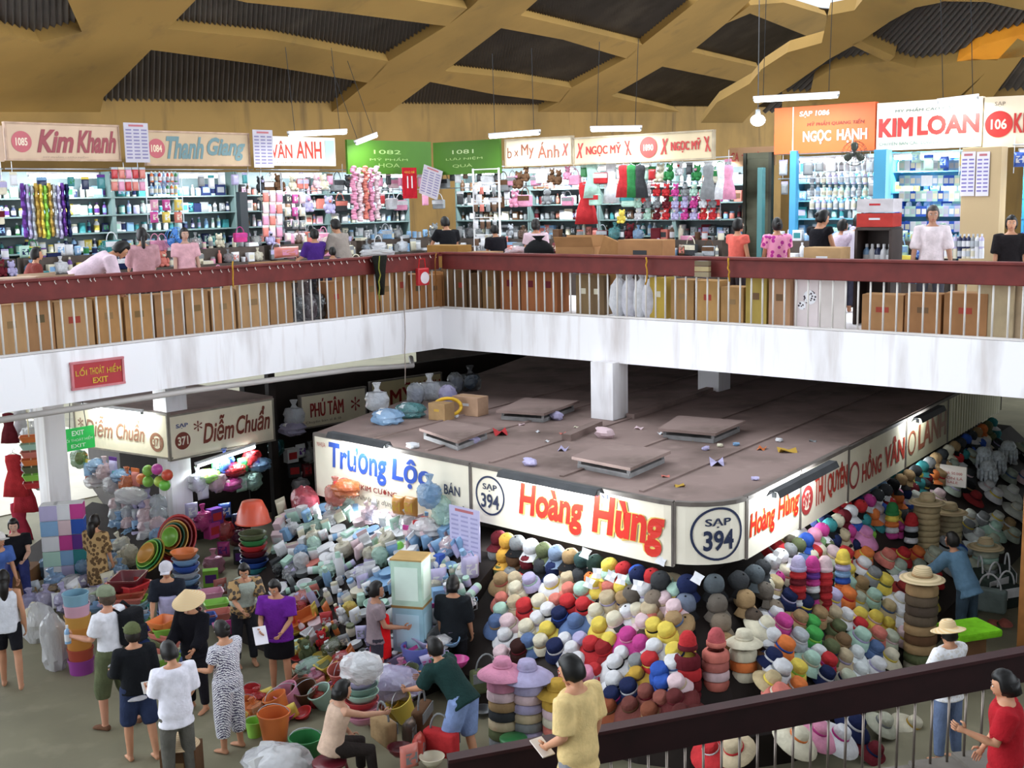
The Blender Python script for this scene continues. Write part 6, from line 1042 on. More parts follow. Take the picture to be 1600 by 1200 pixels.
for y in range(700, 900, 16):
    for x in range(1420, 1610, 22):
        yy = y + rnd.uniform(-4, 4); xx = x + rnd.uniform(-5, 5); p = onpl(xx, yy, *SLR); off = (p - KP.k).dot(KP.n2)
        if .1 < off < 1.25 and min(((xx - a) / 1.15) ** 2 + (yy - b) ** 2 for a, b in TAKEN) > 17 ** 2:
            i += 1; c = rnd.choice(['e0e4dc', 'c4ccb4', 'grey', 'white', 'cfd2c8', 'black', 'tan', 'charcoal', 'pale_pink', 'a8b4a4']); hat_at(rnd.choice(['sun_hat', 'bucket_hat']), xx, yy, c, rnd.choice(fillc), 60 + i)
for aisle in (0, 1):
    L_ = sorted([q for q in PLACED if (q[1] > 1185) == bool(aisle)], key=lambda q: q[0]); rows_ = {}
    for q in L_: rows_.setdefault(int((q[0] - L_[0][0]) // 18), []).append(q)
    for r_i, r_k in enumerate(sorted(rows_)):
        for j, q in enumerate(sorted(rows_[r_k], key=lambda q: q[1])):
            q[2]['label'] = f"{q[3]} {q[4]}{'' if q[5] == q[3] else ' with ' + q[5] + ' band'}, {nth(j + 1)} along {nth(r_i + 1)} row of {'aisle' if aisle else 'front'} hat slope"
SEEN.pop('hat', None)
# price board with red print, silver wigs, lime parasol cloth
pb = on_slope(1488, 775)[0]; wl = Wall(pb, DB)
flat_sign(wl, 1468, 1510, 728, 760, 'd8cfc8', 'white price board with red lines standing among the straw hats', [(.15, .85, .58, .74, 'GIÁ 50.000', 'b04a48'), (.12, .88, .34, .5, 'NÓN LÁ', 'b04a48'), (.3, .7, .14, .26, 'SALE', 'b04a48')], name='price_board', thick=.03)
for i, (x, y) in enumerate(((1535, 716), (1556, 722), (1574, 705), (1542, 738))):
    p, n = on_slope(x, y + 18); o = ob('wig', mesh('wig', join(ball(.11, .1, .1, (0, 0, .22), 14, 9, lambda d: 1 + .15 * noise.noise(d * 7)), *[tube([(.1 * math.cos(a), .1 * math.sin(a), .2), (.12 * math.cos(a), .12 * math.sin(a), .08), (.1 * math.cos(a), .1 * math.sin(a), .0)], [.03, .026, .01], 5) for a in [math.pi * k / 6 for k in range(12)]]), 'hair', True), None, 'c8d0d6'); o.location = p; o.scale = (1.3, 1.3, 1.3); tag(o, f'silvery tinsel wig, {nth(i + 1)} of four at the far end of the hat aisle', 'wig', 'silver wigs')
# hats of the stall across the aisle, low at the far side
for i, (x, y, c) in enumerate(((1530, 905, '3a4a42'), (1552, 915, '4a5a52'), (1572, 900, '39443e'), (1545, 935, '7a8a86'), (1570, 930, '2c3430'))): put('handbag', onz(x, y + 20, .25), c, f"dark bundled bag, {nth(i + 1)} heaped beside the person in blue-grey", 'bag', 'dark bags by the hat aisle', rnd.random() * 3, s=1.5)
root = empty('cloth_pile', onz(1510, 1065, 0), .3); tag(root, 'lime green cloth spread on a low table by the handrail', 'cloth'); ob('cloth', mesh('cloth', mv(rbox(.62, .5, .1, .03), 0, 0, .68), 'fabric'), root, '7ac424'); ob('table_leg', mesh('table_leg', box(.3, .3, .63, (0, 0, .315)), 'wood'), root, 'brown')
wl = Wall(onz(1597, 1030, 0), DB); pw = wl.at(1597, 930); root = empty('wooden_sign', V3((pw.x + .18, pw.y, 0)), FR.rz); tag(root, 'upright wooden sign board with a red letter at the aisle edge', 'sign'); ob('board', mesh('board', box(.4, .06, 2.2, (0, 0, 1.1)), 'wood'), root, 'a9713c'); ob('lettering', mesh('lettering', mv(letters('O', .16, .5, 0, .03), -.05, -.035, 1.45), 'enamel', fix=False), root, 'b5382a')
for i in range(2):
    g = onz((1318, 803)[i], (1060, 1192)[i], 0); put('plastic_stool', g, 'green', ('green plastic stool under the white floppy hats', 'green plastic stool under the lavender topped column')[i], 'stool', 'green plastic stools', s=1.1)
# ------------------------------------------------------------------ housewares heap before the blue lettered sign
def heap(rows, x0f, x1f, sl, pal_of, kinds, desc, group, dx=21, skip=lambda x, y: False, smin=.8, smax=1.15, lift=.0):
    for r, y in enumerate(rows):
        x, i = x0f(y) + rnd.uniform(0, 8), 0
        while x < x1f(y):
            if not skip(x, y):
                yy = y + rnd.uniform(-5, 5); p, n = on_slope(x, yy, sl); i += 1
                if p.z < .02: p = onz(x, yy, .01)
                pal = pal_of(x, y); c = rnd.choice(pal); k = rnd.choice(kinds(x, y)); s = rnd.uniform(smin, smax)
                put(k, p + V3((0, 0, lift)), c, f"{cname(c)} {KN.get(k, k.replace('_', ' '))}, {nth(i)} along tier {r + 1} of {desc}", CAT.get(k, k.split('_')[-1]), group, rnd.uniform(-.7, .7) + .6, tilt=n * .55 + V3((rnd.uniform(-.2, .2), rnd.uniform(-.2, .2), .5)), s=s, col2=rnd.choice(pal), name='plastic_bag' if k.startswith('plastic_bag') else None)
            x += dx * rnd.uniform(.8, 1.2)
def hpal(x, y):
    if y < 880: return ['white', 'white', 'mint', 'sky_blue', 'pale_pink', 'cream', 'white'] if x < 640 else ['white', 'pale_pink', 'sky_blue', 'lavender']
    if y < 960: return (['grey', 'white', 'salmon', 'lavender', 'charcoal', 'mint'] if x < 510 else ['white', 'white', 'lavender', 'mint', 'sky_blue', 'cream'])
    if y < 1050: return ['white', 'pale_pink', 'cream', 'red', 'orange', 'mint', 'olive', 'yellow', 'grey'] if x < 560 else ['white', 'lavender', 'sky_blue', 'grey', 'magenta']
    return ['orange', 'yellow', 'pink', 'red', 'mustard', 'brown', 'mint', 'salmon'] if x < 640 else ['brown', 'charcoal', 'olive', 'grey', '5a4c40', 'maroon']
def hkind(x, y):
    if y < 880: return ['plastic_bag', 'plastic_bag1', 'plastic_bag2', 'soft_packet', 'hanging_packet', 'roll_pack', 'carton', 'flat_box', 'plate_stack']
    if y < 970: return ['plastic_bag1', 'soft_packet', 'plastic_bowl', 'jar', 'carton', 'plastic_bag2', 'plate_stack', 'cup', 'roll_pack', 'thermos', 'hanging_packet', 'shampoo_bottle'] 
    return ['plastic_bowl', 'cup', 'soft_packet', 'plastic_bag1', 'jar', 'bottle', 'plush_toy', 'square_basket', 'plate_stack', 'ball', 'hanging_packet'] if y < 1050 else ['plastic_bowl', 'bucket', 'soft_packet', 'plastic_bag', 'square_basket']
PEOPLE_BOX = [(415, 1000, 460, 1090), (578, 950, 604, 1005), (660, 1060, 740, 1200), (485, 1115, 545, 1200)]
def inbox(x, y): return any(a - 4 < x < c + 4 and b < y < d for a, b, c, d in PEOPLE_BOX)
heap([802, 816, 830, 844, 858, 872, 886, 900, 915, 930, 946, 962, 978, 995, 1012, 1030, 1048, 1066, 1084, 1102, 1120], lambda y: 436 if y < 1000 else 405 + (1100 - y) * .3, lambda y: 745 if y < 960 else 735 - (y - 960) * .5, SLH, hpal, hkind, 'the housewares heap', 'goods in the housewares heap', 17.5, lambda x, y: inbox(x, y) or (618 < x < 668 and 880 < y < 1030) or (y > 1090 and x > 640))
# hung below and over the blue lettered sign
for i, (x, y, k, c, c2, s, la) in enumerate(((478, 800, 'plastic_bag2', 'c84a5a', 'pink', 2.3, 'big clear bag of pink and red goods hung at the heap corner'), (540, 760, 'plastic_bag1', 'orange', 'red', 1.5, 'orange and red bag hung over the blue lettered sign'), (525, 772, 'plastic_bag', 'salmon', 'red', 1.3, 'salmon bag hung beside the orange and red bag'), (624, 790, 'soft_packet', 'amber', 'mustard', 1.35, 'first of two amber packets hung over the sign'), (643, 792, 'soft_packet', 'amber', 'mustard', 1.35, 'second of two amber packets hung over the sign'), (672, 775, 'plastic_bag', 'sky_blue', 'sky_blue', 1.4, 'pale blue clear bag hung over the sign'), (690, 800, 'plastic_bag2', 'mint', 'sky_blue', 1.5, 'large mint tinted bag beside the printed sheet'), (665, 822, 'plastic_bag1', 'white', 'red', 1.5, 'white bag with red goods hung above the blue towel'), (640, 845, 'hanging_packet', 'pale_pink', 'magenta', 1.4, 'pale pink packet next to the red and white bag'), (440, 830, 'hanging_packet', 'lime', 'orange', 1.5, 'lime and orange packet at the dark end of the heap'), (508, 862, 'flat_box', 'white', 'brown', 1.0, 'white tray with a brown picture hung in the heap'))):
    p = onpl(x, y + 14, KP.a + KP.n1 * (.16 + .05 * (i % 3)), KP.n1); put(k, p, c, la, 'bag' if 'bag' in k else 'packet', 'goods hung over the housewares heap', KP_RZ, s=s, col2=c2, name='plastic_bag' if k.startswith('plastic_bag') else None)
sheet_paper(Wall(KP.a + KP.n1 * .25, KP.d1), 703, 750, 788, 868, 'large lavender printed sheet below the wholesale lines', .0, 'b9b4d4', '9c98bf')
for i in range(4): put('ball', onpl(580 + i * 15, 862, KP.a + KP.n1 * .45, KP.n1) + V3((0, 0, -.1)), ('lime', 'c8e83a', 'lime', '7be03a')[i], f"{('lime', 'yellow-green', 'bright lime', 'spring green')[i]} plastic gourd hung mid heap", 'gourd', 'lime gourds', s=(.7, .7, 1.25), name='plastic_gourd')
for i, (x, y, c) in enumerate(((672, 868, '5f86d8'), (662, 868, 'a8b8e0'), (682, 868, '3f66c8'))): put('folder_stack', onpl(x, y + 16, KP.a + KP.n1 * .5, KP.n1), c, f"{('mid blue', 'pale blue', 'strong blue')[i]} upright folded towel in the heap", 'towel', 'blue towels', KP_RZ, R=Matrix.Rotation(KP_RZ, 3, 'Z') @ Matrix.Rotation(math.pi / 2, 3, 'Y'), s=(1.1, .6, 1.0), col2=c, name='folded_towel')
for i, (x, y, c) in enumerate(((642, 948, 'b8d6c4'), (643, 1010, '9cc4d4'))):
    g = on_slope(646, 1008, SLH)[0]; root = empty('drawer_box', (g.x, g.y, g.z - .05 + .6 * (1 - i)), KP_RZ + .35); tag(root, ('pale mint drawer box stacked on the pale blue one', 'pale blue drawer box at the foot of the stack')[i], 'box', 'drawer boxes')
    ob('carton_body', mesh('carton_body', rbox(.4, .36, .6, .008, (0, 0, .3)), 'card'), root, c); [ob('carton_edge', mesh('carton_edge', box(.41, .37, .02, (0, 0, z)), 'card'), root, 'b0905c') for z in (.01, .6)]; [ob('picture', mesh('picture', q_, 'paper'), root, ('d8ece0', 'b8dcec')[i]) for q_ in (box(.3, .003, .42, (0, -.182, .3)), box(.003, .26, .42, (.202, 0, .3)))]
put('storage_tub', on_slope(652, 1035, SLH)[0], '6a74c8', 'violet tub below the drawer boxes', 'tub', s=1.0)
for i, (x, y, c, s, la) in enumerate(((684, 925, 'lavender', 1.6, 'lilac flat packet leaning beside the drawer boxes'), (735, 905, 'lavender', 1.5, 'white and lilac sun hat bag at the pillar end'), (705, 935, 'grey', 1.3, 'grey bundle behind the dark-haired figure'))): p, n = on_slope(x, y, SLH); put('soft_packet', p, c, la, 'packet', None, .4, s=s, col2='white')
for i, (x, y, c, la) in enumerate(((690, 1025, 'green', 'green bowl on the red bucket stack'), (690, 1040, 'salmon', 'salmon bucket below the green bowl'), (715, 1030, 'magenta', 'magenta bowl hung by the dark bags'), (625, 1085, '1f8a3a', 'dark green bowl near the crouching shopper'), (585, 1120, 'c01c2c', 'red bowl before the pink basin stack'), (476, 1150, 'yellow', 'yellow bowl beside the seated woman'), (478, 1165, 'salmon', 'salmon bowl under the yellow one'), (480, 1185, '2b8a46', 'green tub beside the seated woman'), (430, 1145, 'orange', 'orange bucket at the aisle foot of the heap'), (443, 1115, 'magenta', 'pink wrapped bowl at the aisle foot'), (405, 1125, '8ab82a', 'lime bowl beside the printed pyjamas'))):
    g = on_slope(x, y + 12, SLH)[0]; g.z = max(g.z, .0) if g.z > 0 else 0; g = g if g.z > .02 else onz(x, y + 12, 0); put('plastic_bowl' if 'bowl' in la else 'bucket', g, c, la, 'bowl' if 'bowl' in la else 'bucket', s=1.35, col2=c)
stack(566, 1045, 1128, ['pink', 'e8a0b8', 'red', 'mint', '8ab0a0', 'lavender', 'red'], 'the pink and red basin column in the heap', 'plastic_basin', s=.95, z0=.25, gap=.085, names='basin', cat='basin')
put('plastic_bag2', onz(565, 1062, 1.0), 'white', 'clear bag of white goods on top of the pink basin column', 'bag', s=(2.2, 2, 1.3), col2='white', name='plastic_bag')
put('plastic_bag1', onz(612, 1090, .3), 'lavender', 'lilac tinted clear bag standing beside the pink basin column', 'bag', s=(2.0, 2, 2.4), col2='white', name='plastic_bag')
put('plastic_bag1', onz(432, 1230, .0), 'white', 'huge clear sack of white goods at the aisle foot', 'bag', s=(2.3, 2.8, 2.8), col2='c8c8c8', name='plastic_bag')
for i, (x, y, c) in enumerate(((660, 1130, 'brown'), (640, 1150, '5a4c40'), (625, 1170, 'maroon'), (600, 1150, 'tan'), (655, 1175, 'c03a2a'), (675, 1185, 'cream'), (690, 1170, 'red'), (640, 1190, 'salmon'), (755, 1110, 'charcoal'), (760, 1070, 'olive'), (755, 1020, 'grey'), (745, 985, 'white'))): put(('handbag', 'soft_packet', 'plastic_bowl')[i % 3], onz(x, y + 10, .25), c, f"{cname(c)} {('bag', 'packet', 'bowl')[i % 3]}, {nth(i + 1)} in the dark ground pile by the bending shopper", ('bag', 'packet', 'bowl')[i % 3], 'dark ground pile', rnd.random() * 3, s=1.3, col2='grey')
# ------------------------------------------------------------------ corner stall and its ground goods
def hang_px(wl, pts, out, group, desc, kinds, s=1.2):
    for i, (x, y, c, c2) in enumerate(pts):
        k = kinds[i % len(kinds)]; p = onpl(x, y, wl.p + wl.n * out, wl.n); put(k, p, c, f"{cname(c)} {KN.get(k, k.replace('_', ' '))} hung {nth(i + 1)} along {desc}", CAT.get(k, k.split('_')[-1]), group, wl.rz, s=s, col2=c2, name='plastic_bag' if k.startswith('plastic_bag') else None)
hang_px(W3L, [(125, 728, 'green', 'orange'), (138, 745, 'sky_blue', 'yellow'), (152, 735, 'sky_blue', 'white'), (165, 748, 'pale_pink', 'maroon'), (178, 742, 'lavender', 'purple'), (190, 752, 'sky_blue', 'teal'), (200, 765, 'orange', 'salmon'), (213, 760, 'salmon', 'orange'), (148, 760, 'white', 'salmon'), (176, 768, 'white', 'maroon')], .12, 'goods under the outer sign', 'the lamp-lit outer sign', ['plastic_bag', 'hanging_packet', 'plastic_bag1'], 1.3)
for i, (x, y, c) in enumerate(((232, 735, 'lime'), (246, 733, 'e04ab8'), (262, 742, 'f0502a'), (250, 752, 'c8e83a'), (232, 752, 'lime'), (258, 758, '7be03a'), (222, 748, 'orange'))): put('ball', onpl(x, y + 9, W3L.p + W3L.n * .3, W3L.n), c, f"{('lime', 'pink', 'red-orange', 'yellow-green', 'bright lime', 'spring green', 'orange')[i]} ball in the bunch hung at the stall corner", 'ball', 'bright balls at the stall corner', s=.95)
hang_px(W3R, [(310, 765, 'white', 'lavender'), (325, 752, 'lime', 'white'), (340, 738, 'green', 'sky_blue'), (352, 736, 'blue', 'sky_blue'), (366, 742, 'red', 'red'), (380, 738, '2fae5a', 'green'), (394, 728, 'red', 'red'), (406, 734, 'sky_blue', 'blue'), (318, 780, 'white', 'white'), (340, 765, 'pale_pink', 'pink'), (360, 765, 'magenta', 'pale_pink'), (378, 768, 'mint', 'white'), (396, 762, 'mint', 'sky_blue')], .0, 'goods under the aisle sign', 'the slung aisle tube', ['plastic_bag', 'plastic_bag1', 'soft_packet'], 1.35)
for i, (x, y, c) in enumerate(((300, 800, 'lavender'), (318, 815, 'magenta'), (336, 808, 'purple'), (352, 800, 'blue'), (350, 830, 'red'), (332, 830, 'magenta'), (372, 815, 'navy'), (372, 840, 'maroon'), (378, 870, 'charcoal'), (350, 860, 'magenta'), (335, 885, 'pink'), (330, 905, 'lime'), (345, 920, 'salmon'), (432, 700, 'teal'), (455, 712, 'white'), (470, 705, 'white'), (485, 712, 'grey'), (460, 735, 'charcoal'), (480, 735, 'maroon'), (470, 760, 'white'))): q_ = onpl(x, y + 10, W3R.p + W3R.n * (.35 + .002 * max(0, y - 780)) if x < 430 else W4.p - W4.n * .2, W3R.n if x < 430 else W4.n); q_ = q_ if q_.z > .05 else onz(x, y + 10, .02); put(('soft_packet', 'plastic_bag', 'carton')[i % 3], q_, c, f"{cname(c)} {('packet', 'bag', 'box')[i % 3]}, {nth(i + 1)} in the crowded aisle stall behind the basins", ('packet', 'bag', 'box')[i % 3], 'aisle stall goods behind the basins', rnd.random(), s=1.35, col2=rnd.choice(['white', 'purple', 'red']))
bench = [W3L.pt(el + .55, 0, .2), W3L.pt(.1, 0, .2), K3 + V3((-.3, -2.4, 0)), W3L.pt(el + .9, 0, 2.6)]
tag(ob('goods_bench', mesh('goods_bench', loft([[q for q in (b_ + V3((0, 0, z)) for b_, z in zip(bench, zz))] for zz in ((.0, .0, .0, .0), (.95, .95, .28, .28))]), 'dark_board')), 'low sloping bench under the heap of clear bags at the outer stall', 'bench')
SL3 = slope(W3L.n, K3, W3L.u, .2, .95, 2.6, .28)
heap([868, 884, 900, 916, 934, 952], lambda y: 92 - (y - 870) * .55, lambda y: 225 - (y - 868) * .55, SL3, lambda x, y: ['white', 'white', 'lavender', 'sky_blue', 'silver', 'cream', 'tan'], lambda x, y: ['plastic_bag', 'plastic_bag1', 'soft_packet', 'plastic_bowl', 'plastic_bag2'], 'the white heap at the outer stall', 'goods in the white heap', 19, smin=1.0, smax=1.4)
for r, y in enumerate((795, 812, 830, 848)):
    for i in range(5): p = onpl(188 + i * 15, y + 8, W3L.p + W3L.n * (.3 + .14 * r), W3L.n); c = rnd.choice(['lavender', 'white', 'silver', 'pale_pink', 'sky_blue']); put(('plastic_bag', 'plastic_bag2', 'soft_packet')[i % 3], p, c, f"{cname(c)} clear bundle, {nth(i + 1)} along tier {r + 1} of the bundle wall by the stall pillar", 'bundle', 'clear bundles by the stall pillar', rnd.random(), s=1.4, col2=rnd.choice(['lavender', 'white', 'navy']), name='plastic_bag')
put('plastic_bag2', onpl(205, 785, W3L.p + W3L.n * .5, W3L.n), 'white', 'wide pale bag of balls on top of the wall of bundles', 'bag', s=(2.6, 1.6, 1.1), col2='cream', name='plastic_bag')
# wrapped packs by the white column
g0 = onz(105, 905, .4)
for r in range(5):
    for c_ in range(3):
        cc = [['lavender', 'white', 'magenta'], ['sky_blue', 'pale_pink', 'blue'], ['white', 'magenta', 'purple'], ['mint', 'sky_blue', 'teal'], ['white', 'lavender', 'teal']][4 - r][c_]
        put('folder_stack', onz(86 + c_ * 20, 905 + c_ * -2, .4) + V3((0, 0, .0 + .24 * r)), cc, f"{cname(cc)} wrapped pack, {nth(c_ + 1)} along layer {nth(r + 1)} up beside the white column", 'pack', 'wrapped packs beside the white column', .2, s=(.85, 1.2, 2.3), col2='white', name='wrapped_pack')
tag(ob('pack_bench', mesh('pack_bench', mv(box(.9, .5, .4), *(onz(106, 903, .2))), 'dark_board')), 'low dark bench under the wrapped packs', 'bench')
# red dresses, shoes and rainbow bags at the bright outer opening
for i, (x, y, c, s) in enumerate(((20, 765, 'c8202c', 1.1), (35, 790, 'b81c30', 1.1), (28, 840, 'b02040', 1.1), (12, 700, 'maroon', .8), (30, 690, 'white', .9), (55, 665, 'white', .7))): put('dress', atY(x, y - 55, 21 + .15 * i), c, f"{('bright red', 'deep red', 'crimson', 'maroon', 'white', 'short white')[i]} dress hanging in the bright opening by the white column", 'dress', 'dresses in the bright opening', s=(s, s, s * .95))
for i in range(7): put('plastic_bag', atY(48 + (i % 4) * 7, 690 + 24 * (i // 2), 20.6 + .1 * i), ('white', 'white', 'sky_blue', 'white', 'lavender', 'white', 'maroon')[i], f"{('milky', 'white', 'pale blue', 'cloudy', 'lilac', 'snow white', 'maroon')[i]} bag hung beside the red dresses", 'bag', 'bags beside the red dresses', s=1.2)
for i, c in enumerate(('red', 'lime', 'olive', 'orange', 'salmon', 'mint', 'orange')): put('square_basket', atY(52, 762, 20) + V3((0, 0, .135 * i)), c, f"{c} basket, {nth(i + 1)} up in the rainbow string beside the red dresses", 'basket', 'rainbow basket string', .3, s=.9)
tag(ob('cord', mesh('cord', tube([atY(52, 762, 20.02), V3((*atY(52, 762, 20.02).xy, ZB))], .012, 5), 'fabric'), None, 'cream'), 'pale cord carrying the rainbow string of baskets', 'cord')
# basins
stack(238, 905, 985, ['blue', 'purple', 'blue', 'green', 'sky_blue', 'teal', '7fa0a8', 'salmon', 'c0573a', 'red', 'maroon'], 'the square basket column before the corner pillar', 'square_basket', s=1.5, z0=0, gap=.085, names='square basket', ground=onz(208, 1010, 0), cat='basket')
stack(300, 905, 960, ['red', 'red', 'red', 'blue', 'sky_blue', 'navy', 'sky_blue', 'silver', 'blue', 'sky_blue', 'orange'], 'the blue over red basin column', 'plastic_basin', s=.95, gap=.1, names='basin', ground=onz(296, 975, 0), cat='basin')
stack(404, 800, 960, ['red', 'maroon', 'charcoal', 'green', 'maroon', 'purple', 'navy', 'lavender', 'teal', 'blue', 'navy', 'maroon', 'red', 'green', 'olive'], 'the tall dark basin column', 'plastic_basin', s=1.0, gap=.085, names='basin', ground=onz(402, 965, 0), cat='basin')
g = onz(404, 965, 0); g.z = 1.42; put('plastic_basin', g + V3((0, 0, .36)), 'e04a1e', 'large orange-red basin upside down on the tall dark column', 'basin', R=Matrix.Rotation(math.pi, 3, 'X'), s=(1.25, 1.25, 2.6))
def tilted(px, py, Y, c, s, label, d=(-.35, -.8, .35), dz=0): put('plastic_basin', atY(px, py, Y) + V3(d).normalized() * dz, c, label, 'basin', 'tilted basins at the corner stall', tilt=d, s=s)
for i, (c, s) in enumerate((('c81a20', 1.75), ('8a1c22', 1.5), ('e0a030', 1.28), ('1f6a4a', 1.08), ('d8781e', .9), ('8ac83a', .72))): tilted(283, 842, 17.6, c, (s, s, .9), f"{('big red', 'dark red', 'golden', 'deep green', 'amber', 'lime')[i]} basin nested in the tilted rainbow, {nth(i + 1)} from outside", dz=.035 * i)
for i, (c, s) in enumerate((('d8b41e', 1.35), ('2fa05a', 1.22), ('8ad03a', 1.05), ('e0a030', .8))): tilted(243, 872, 17.3, c, (s, s, .9), f"{('yellow', 'green', 'lime', 'orange')[i]} basin in the smaller tilted nest, {nth(i + 1)} from outside", (-.5, -.6, .6), .035 * i)
stack(128, 950, 1050, ['a03aa0', 'b8442a', 'd88a1e', 'd88a1e', 'd89a2e', 'e0a8c0', '7fb0c8'], 'the amber tub column in the walkway', 'storage_tub', s=.88, gap=.15, names='tub', ground=onz(128, 1050, 0), cat='tub')
put('plastic_bag2', onz(88, 1045, 0), 'white', 'very large clear sack of white goods in the walkway', 'bag', s=(1.7, 1.7, 3.2), col2='e0e0dc', name='plastic_bag'); put('plastic_bag1', onz(62, 1000, 0), 'white', 'clear sack of pale goods behind the very large one', 'bag', s=(1.4, 1.6, 3.4), col2='cream', name='plastic_bag')
stack(222, 955, 1010, ['red', 'lime', 'red', 'white', 'salmon', 'lime'], 'the small red and lime basin column', 'square_basket', s=.8, gap=.075, names='basket', ground=onz(222, 1010, 0) + V3((0, 0, 0)), z0=.25, cat='basket')
stack(262, 970, 1080, ['green', 'mint', 'tan', 'salmon', 'lime', 'cream', 'salmon', 'olive', 'salmon', 'lime', 'orange'], 'the pastel basket column behind the dark jacket', 'square_basket', s=1.0, gap=.08, names='basket', ground=onz(262, 1075, 0), cat='basket')
for i, (x, y, c) in enumerate(((330, 905, 'pink'), (338, 922, 'lime'), (342, 938, 'salmon'), (318, 945, 'blue'), (355, 958, 'magenta'))): put('square_basket', onz(x, y + 30, .45), c, f"{c} basket, {nth(i + 1)} beside the woman with the scarf", 'basket', 'baskets by the scarf', .4, s=1.0)
for i, (x, y, c) in enumerate(((250, 1062, 'orange'), (395, 1085, 'red'), (388, 1105, 'orange'), (375, 1130, 'mustard'), (398, 1140, 'lime'))): put('bucket', onz(x, y + 10, 0), c, f"{c} bucket, {nth(i + 1)} along the walkway edge", 'bucket', 'buckets along the walkway', s=.75, col2=c)
# ------------------------------------------------------------------ stair in front, its handrail
ra = onpl(700, 1186, V3((0, 9.2, 0)), V3((-.18, 1, 0)).normalized()); rb = onpl(1960, 949, V3((0, 9.2, 0)), V3((-.18, 1, 0)).normalized())
d = (rb - ra); hd_ = V3((d.x, d.y, 0)).normalized(); nn = V3((-hd_.y, hd_.x, 0)); root = empty('stair_handrail', ra); tag(root, 'dark maroon handrail board of the near stair with thin metal balusters', 'railing'); up = V3((0, 0, 1))
def railbox(h0, h1, t0, t1): return extrude([q - ra + up * h_ + nn * t0 for q, h_ in ((ra, h0), (rb, h0), (rb, h1), (ra, h1))], nn * (t1 - t0))
ob('handrail_board', mesh('handrail_board', railbox(-.3, -.01, 0, .06), 'wood'), root, '220b0d'); ob('handrail_cap', mesh('handrail_cap', railbox(-.03, .0, -.03, .1), 'wood'), root, '321416')
N = 46; bm_ = mesh('baluster', tube([(0, 0, -1.0), (0, 0, -.28)], .012, 6), 'metal', True)
for i in range(N): b_ = ob('baluster', bm_, root, '8a8078'); b_.location = d * ((i + .5) / N) + nn * .03
st = empty('staircase', V3((ra.x, ra.y, 0))); st['kind'] = 'structure'; n = 18
for i in range(n):
    p = d * ((i + .5) / n); zt = ra.z + p.z - .92; w_ = V3((hd_.x, hd_.y, 0)) * (d.length / n * 1.02)
    if zt > .05:
        o = ob('stair_step', mesh('stair_step', extrude([V3((p.x, p.y, 0)) + nn * .12 - w_ / 2, V3((p.x, p.y, 0)) + nn * .12 + w_ / 2, V3((p.x, p.y, 0)) - nn * 1.7 + w_ / 2, V3((p.x, p.y, 0)) - nn * 1.7 - w_ / 2], V3((0, 0, zt))), 'stair_stone'), st); o['kind'] = 'structure'
def step_z(p): 
    q = (V3((p.x, p.y, 0)) - V3((ra.x, ra.y, 0))).dot(hd_) / V3((d.x, d.y, 0)).length; i = math.floor(q * n); return ra.z + d.z * (i + .5) / n - .92
# ------------------------------------------------------------------ people on the ground
def ground(px, py): return onz(px, py, 0)
A = lambda f, o, g, p: (f, o, g, p)
def upr(px, wl, back): q = onpl(px, 400, wl.p - wl.n * back, wl.n); return V3((q.x, q.y, ZU))
def paper(p, label, col='white', sx=.2, sy=.28, rz=.3, rx=.5, name='paper', cat='paper'):
    o = ob(name, mesh(name, rbox(sx, sy, .012, .003), 'paper'), None, col); o.location = p; o.rotation_euler = (rx, 0, rz); tag(o, label, cat); return o
person('long-haired woman in white sleeveless top and black shorts walking at the walkway edge', ground(20, 1072), -20, 1.55, arms=(A(12, 8, 20, 4), A(-8, 10, 4, 4)), legs=((14, 2, -6, 1), (-12, 3, -24, 2)), hair=('long', '15100e'), wear=(('shirt', 'd9dbe4', 'fabric', 0, .08), ('shorts', '1d1d22', 'fabric', .42)))
h, _ = person('man in white T-shirt and grey-green cap with black backpack, holding a bottle', ground(183, 1135), -70, 1.72, arms=(A(20, 8, 95, 2), A(6, 10, 10, 6)), legs=((10, 3, -2, 2), (-8, 3, -18, 2)), skin='c08a70', hair=('short', '4a3a30'), wear=(('shirt', 'e0e0e8', 'fabric', .4, .12, .022), ('shorts', '5a6045', 'fabric', .62, .03), ('cap', '78806a', 'fabric'), ('shoes', '6a4a38', 'fabric')))
put('bottle', h[0] - V3((0, 0, .1)), 'sky_blue', 'water bottle in the hand of the man with the backpack', 'bottle', s=.9)
g = ground(183, 1135); root = empty('backpack', g + V3((.24, .06, 1.22)), math.radians(70)); tag(root, 'black backpack on the man in the white T-shirt', 'backpack'); ob('bag_body', mesh('bag_body', rbox(.3, .18, .42, .06, seg=3), 'fabric', True), root, '17181c'); ob('front_pocket', mesh('front_pocket', rbox(.24, .08, .2, .03, (0, -.1, -.08)), 'fabric', True), root, '202228')
for s_ in (1, -1): ob('strap', mesh('strap', tube([(s_ * .1, .08, .18), (s_ * .12, .2, .24), (s_ * .13, .34, .1), (s_ * .12, .3, -.1), (s_ * .1, .1, -.16)], .02, 6), 'fabric', True), root, '17181c')
person('person in dark jacket and denim shorts with an olive cap, seen from behind', ground(222, 1185), -35, 1.56, arms=(A(15, 8, 70, 2), A(5, 10, 40, 4)), legs=((6, 4, -4, 2), (-8, 4, -14, 2)), hair=('short', '1d1714'), wear=(('jacket', '16181c', 'fabric', .9, .05, .03), ('shorts', '2a3450', 'fabric', .55, .03), ('cap', '5a6040', 'fabric'), ('shirt', 'c8c8d0', 'fabric', 0, .13, .02)))
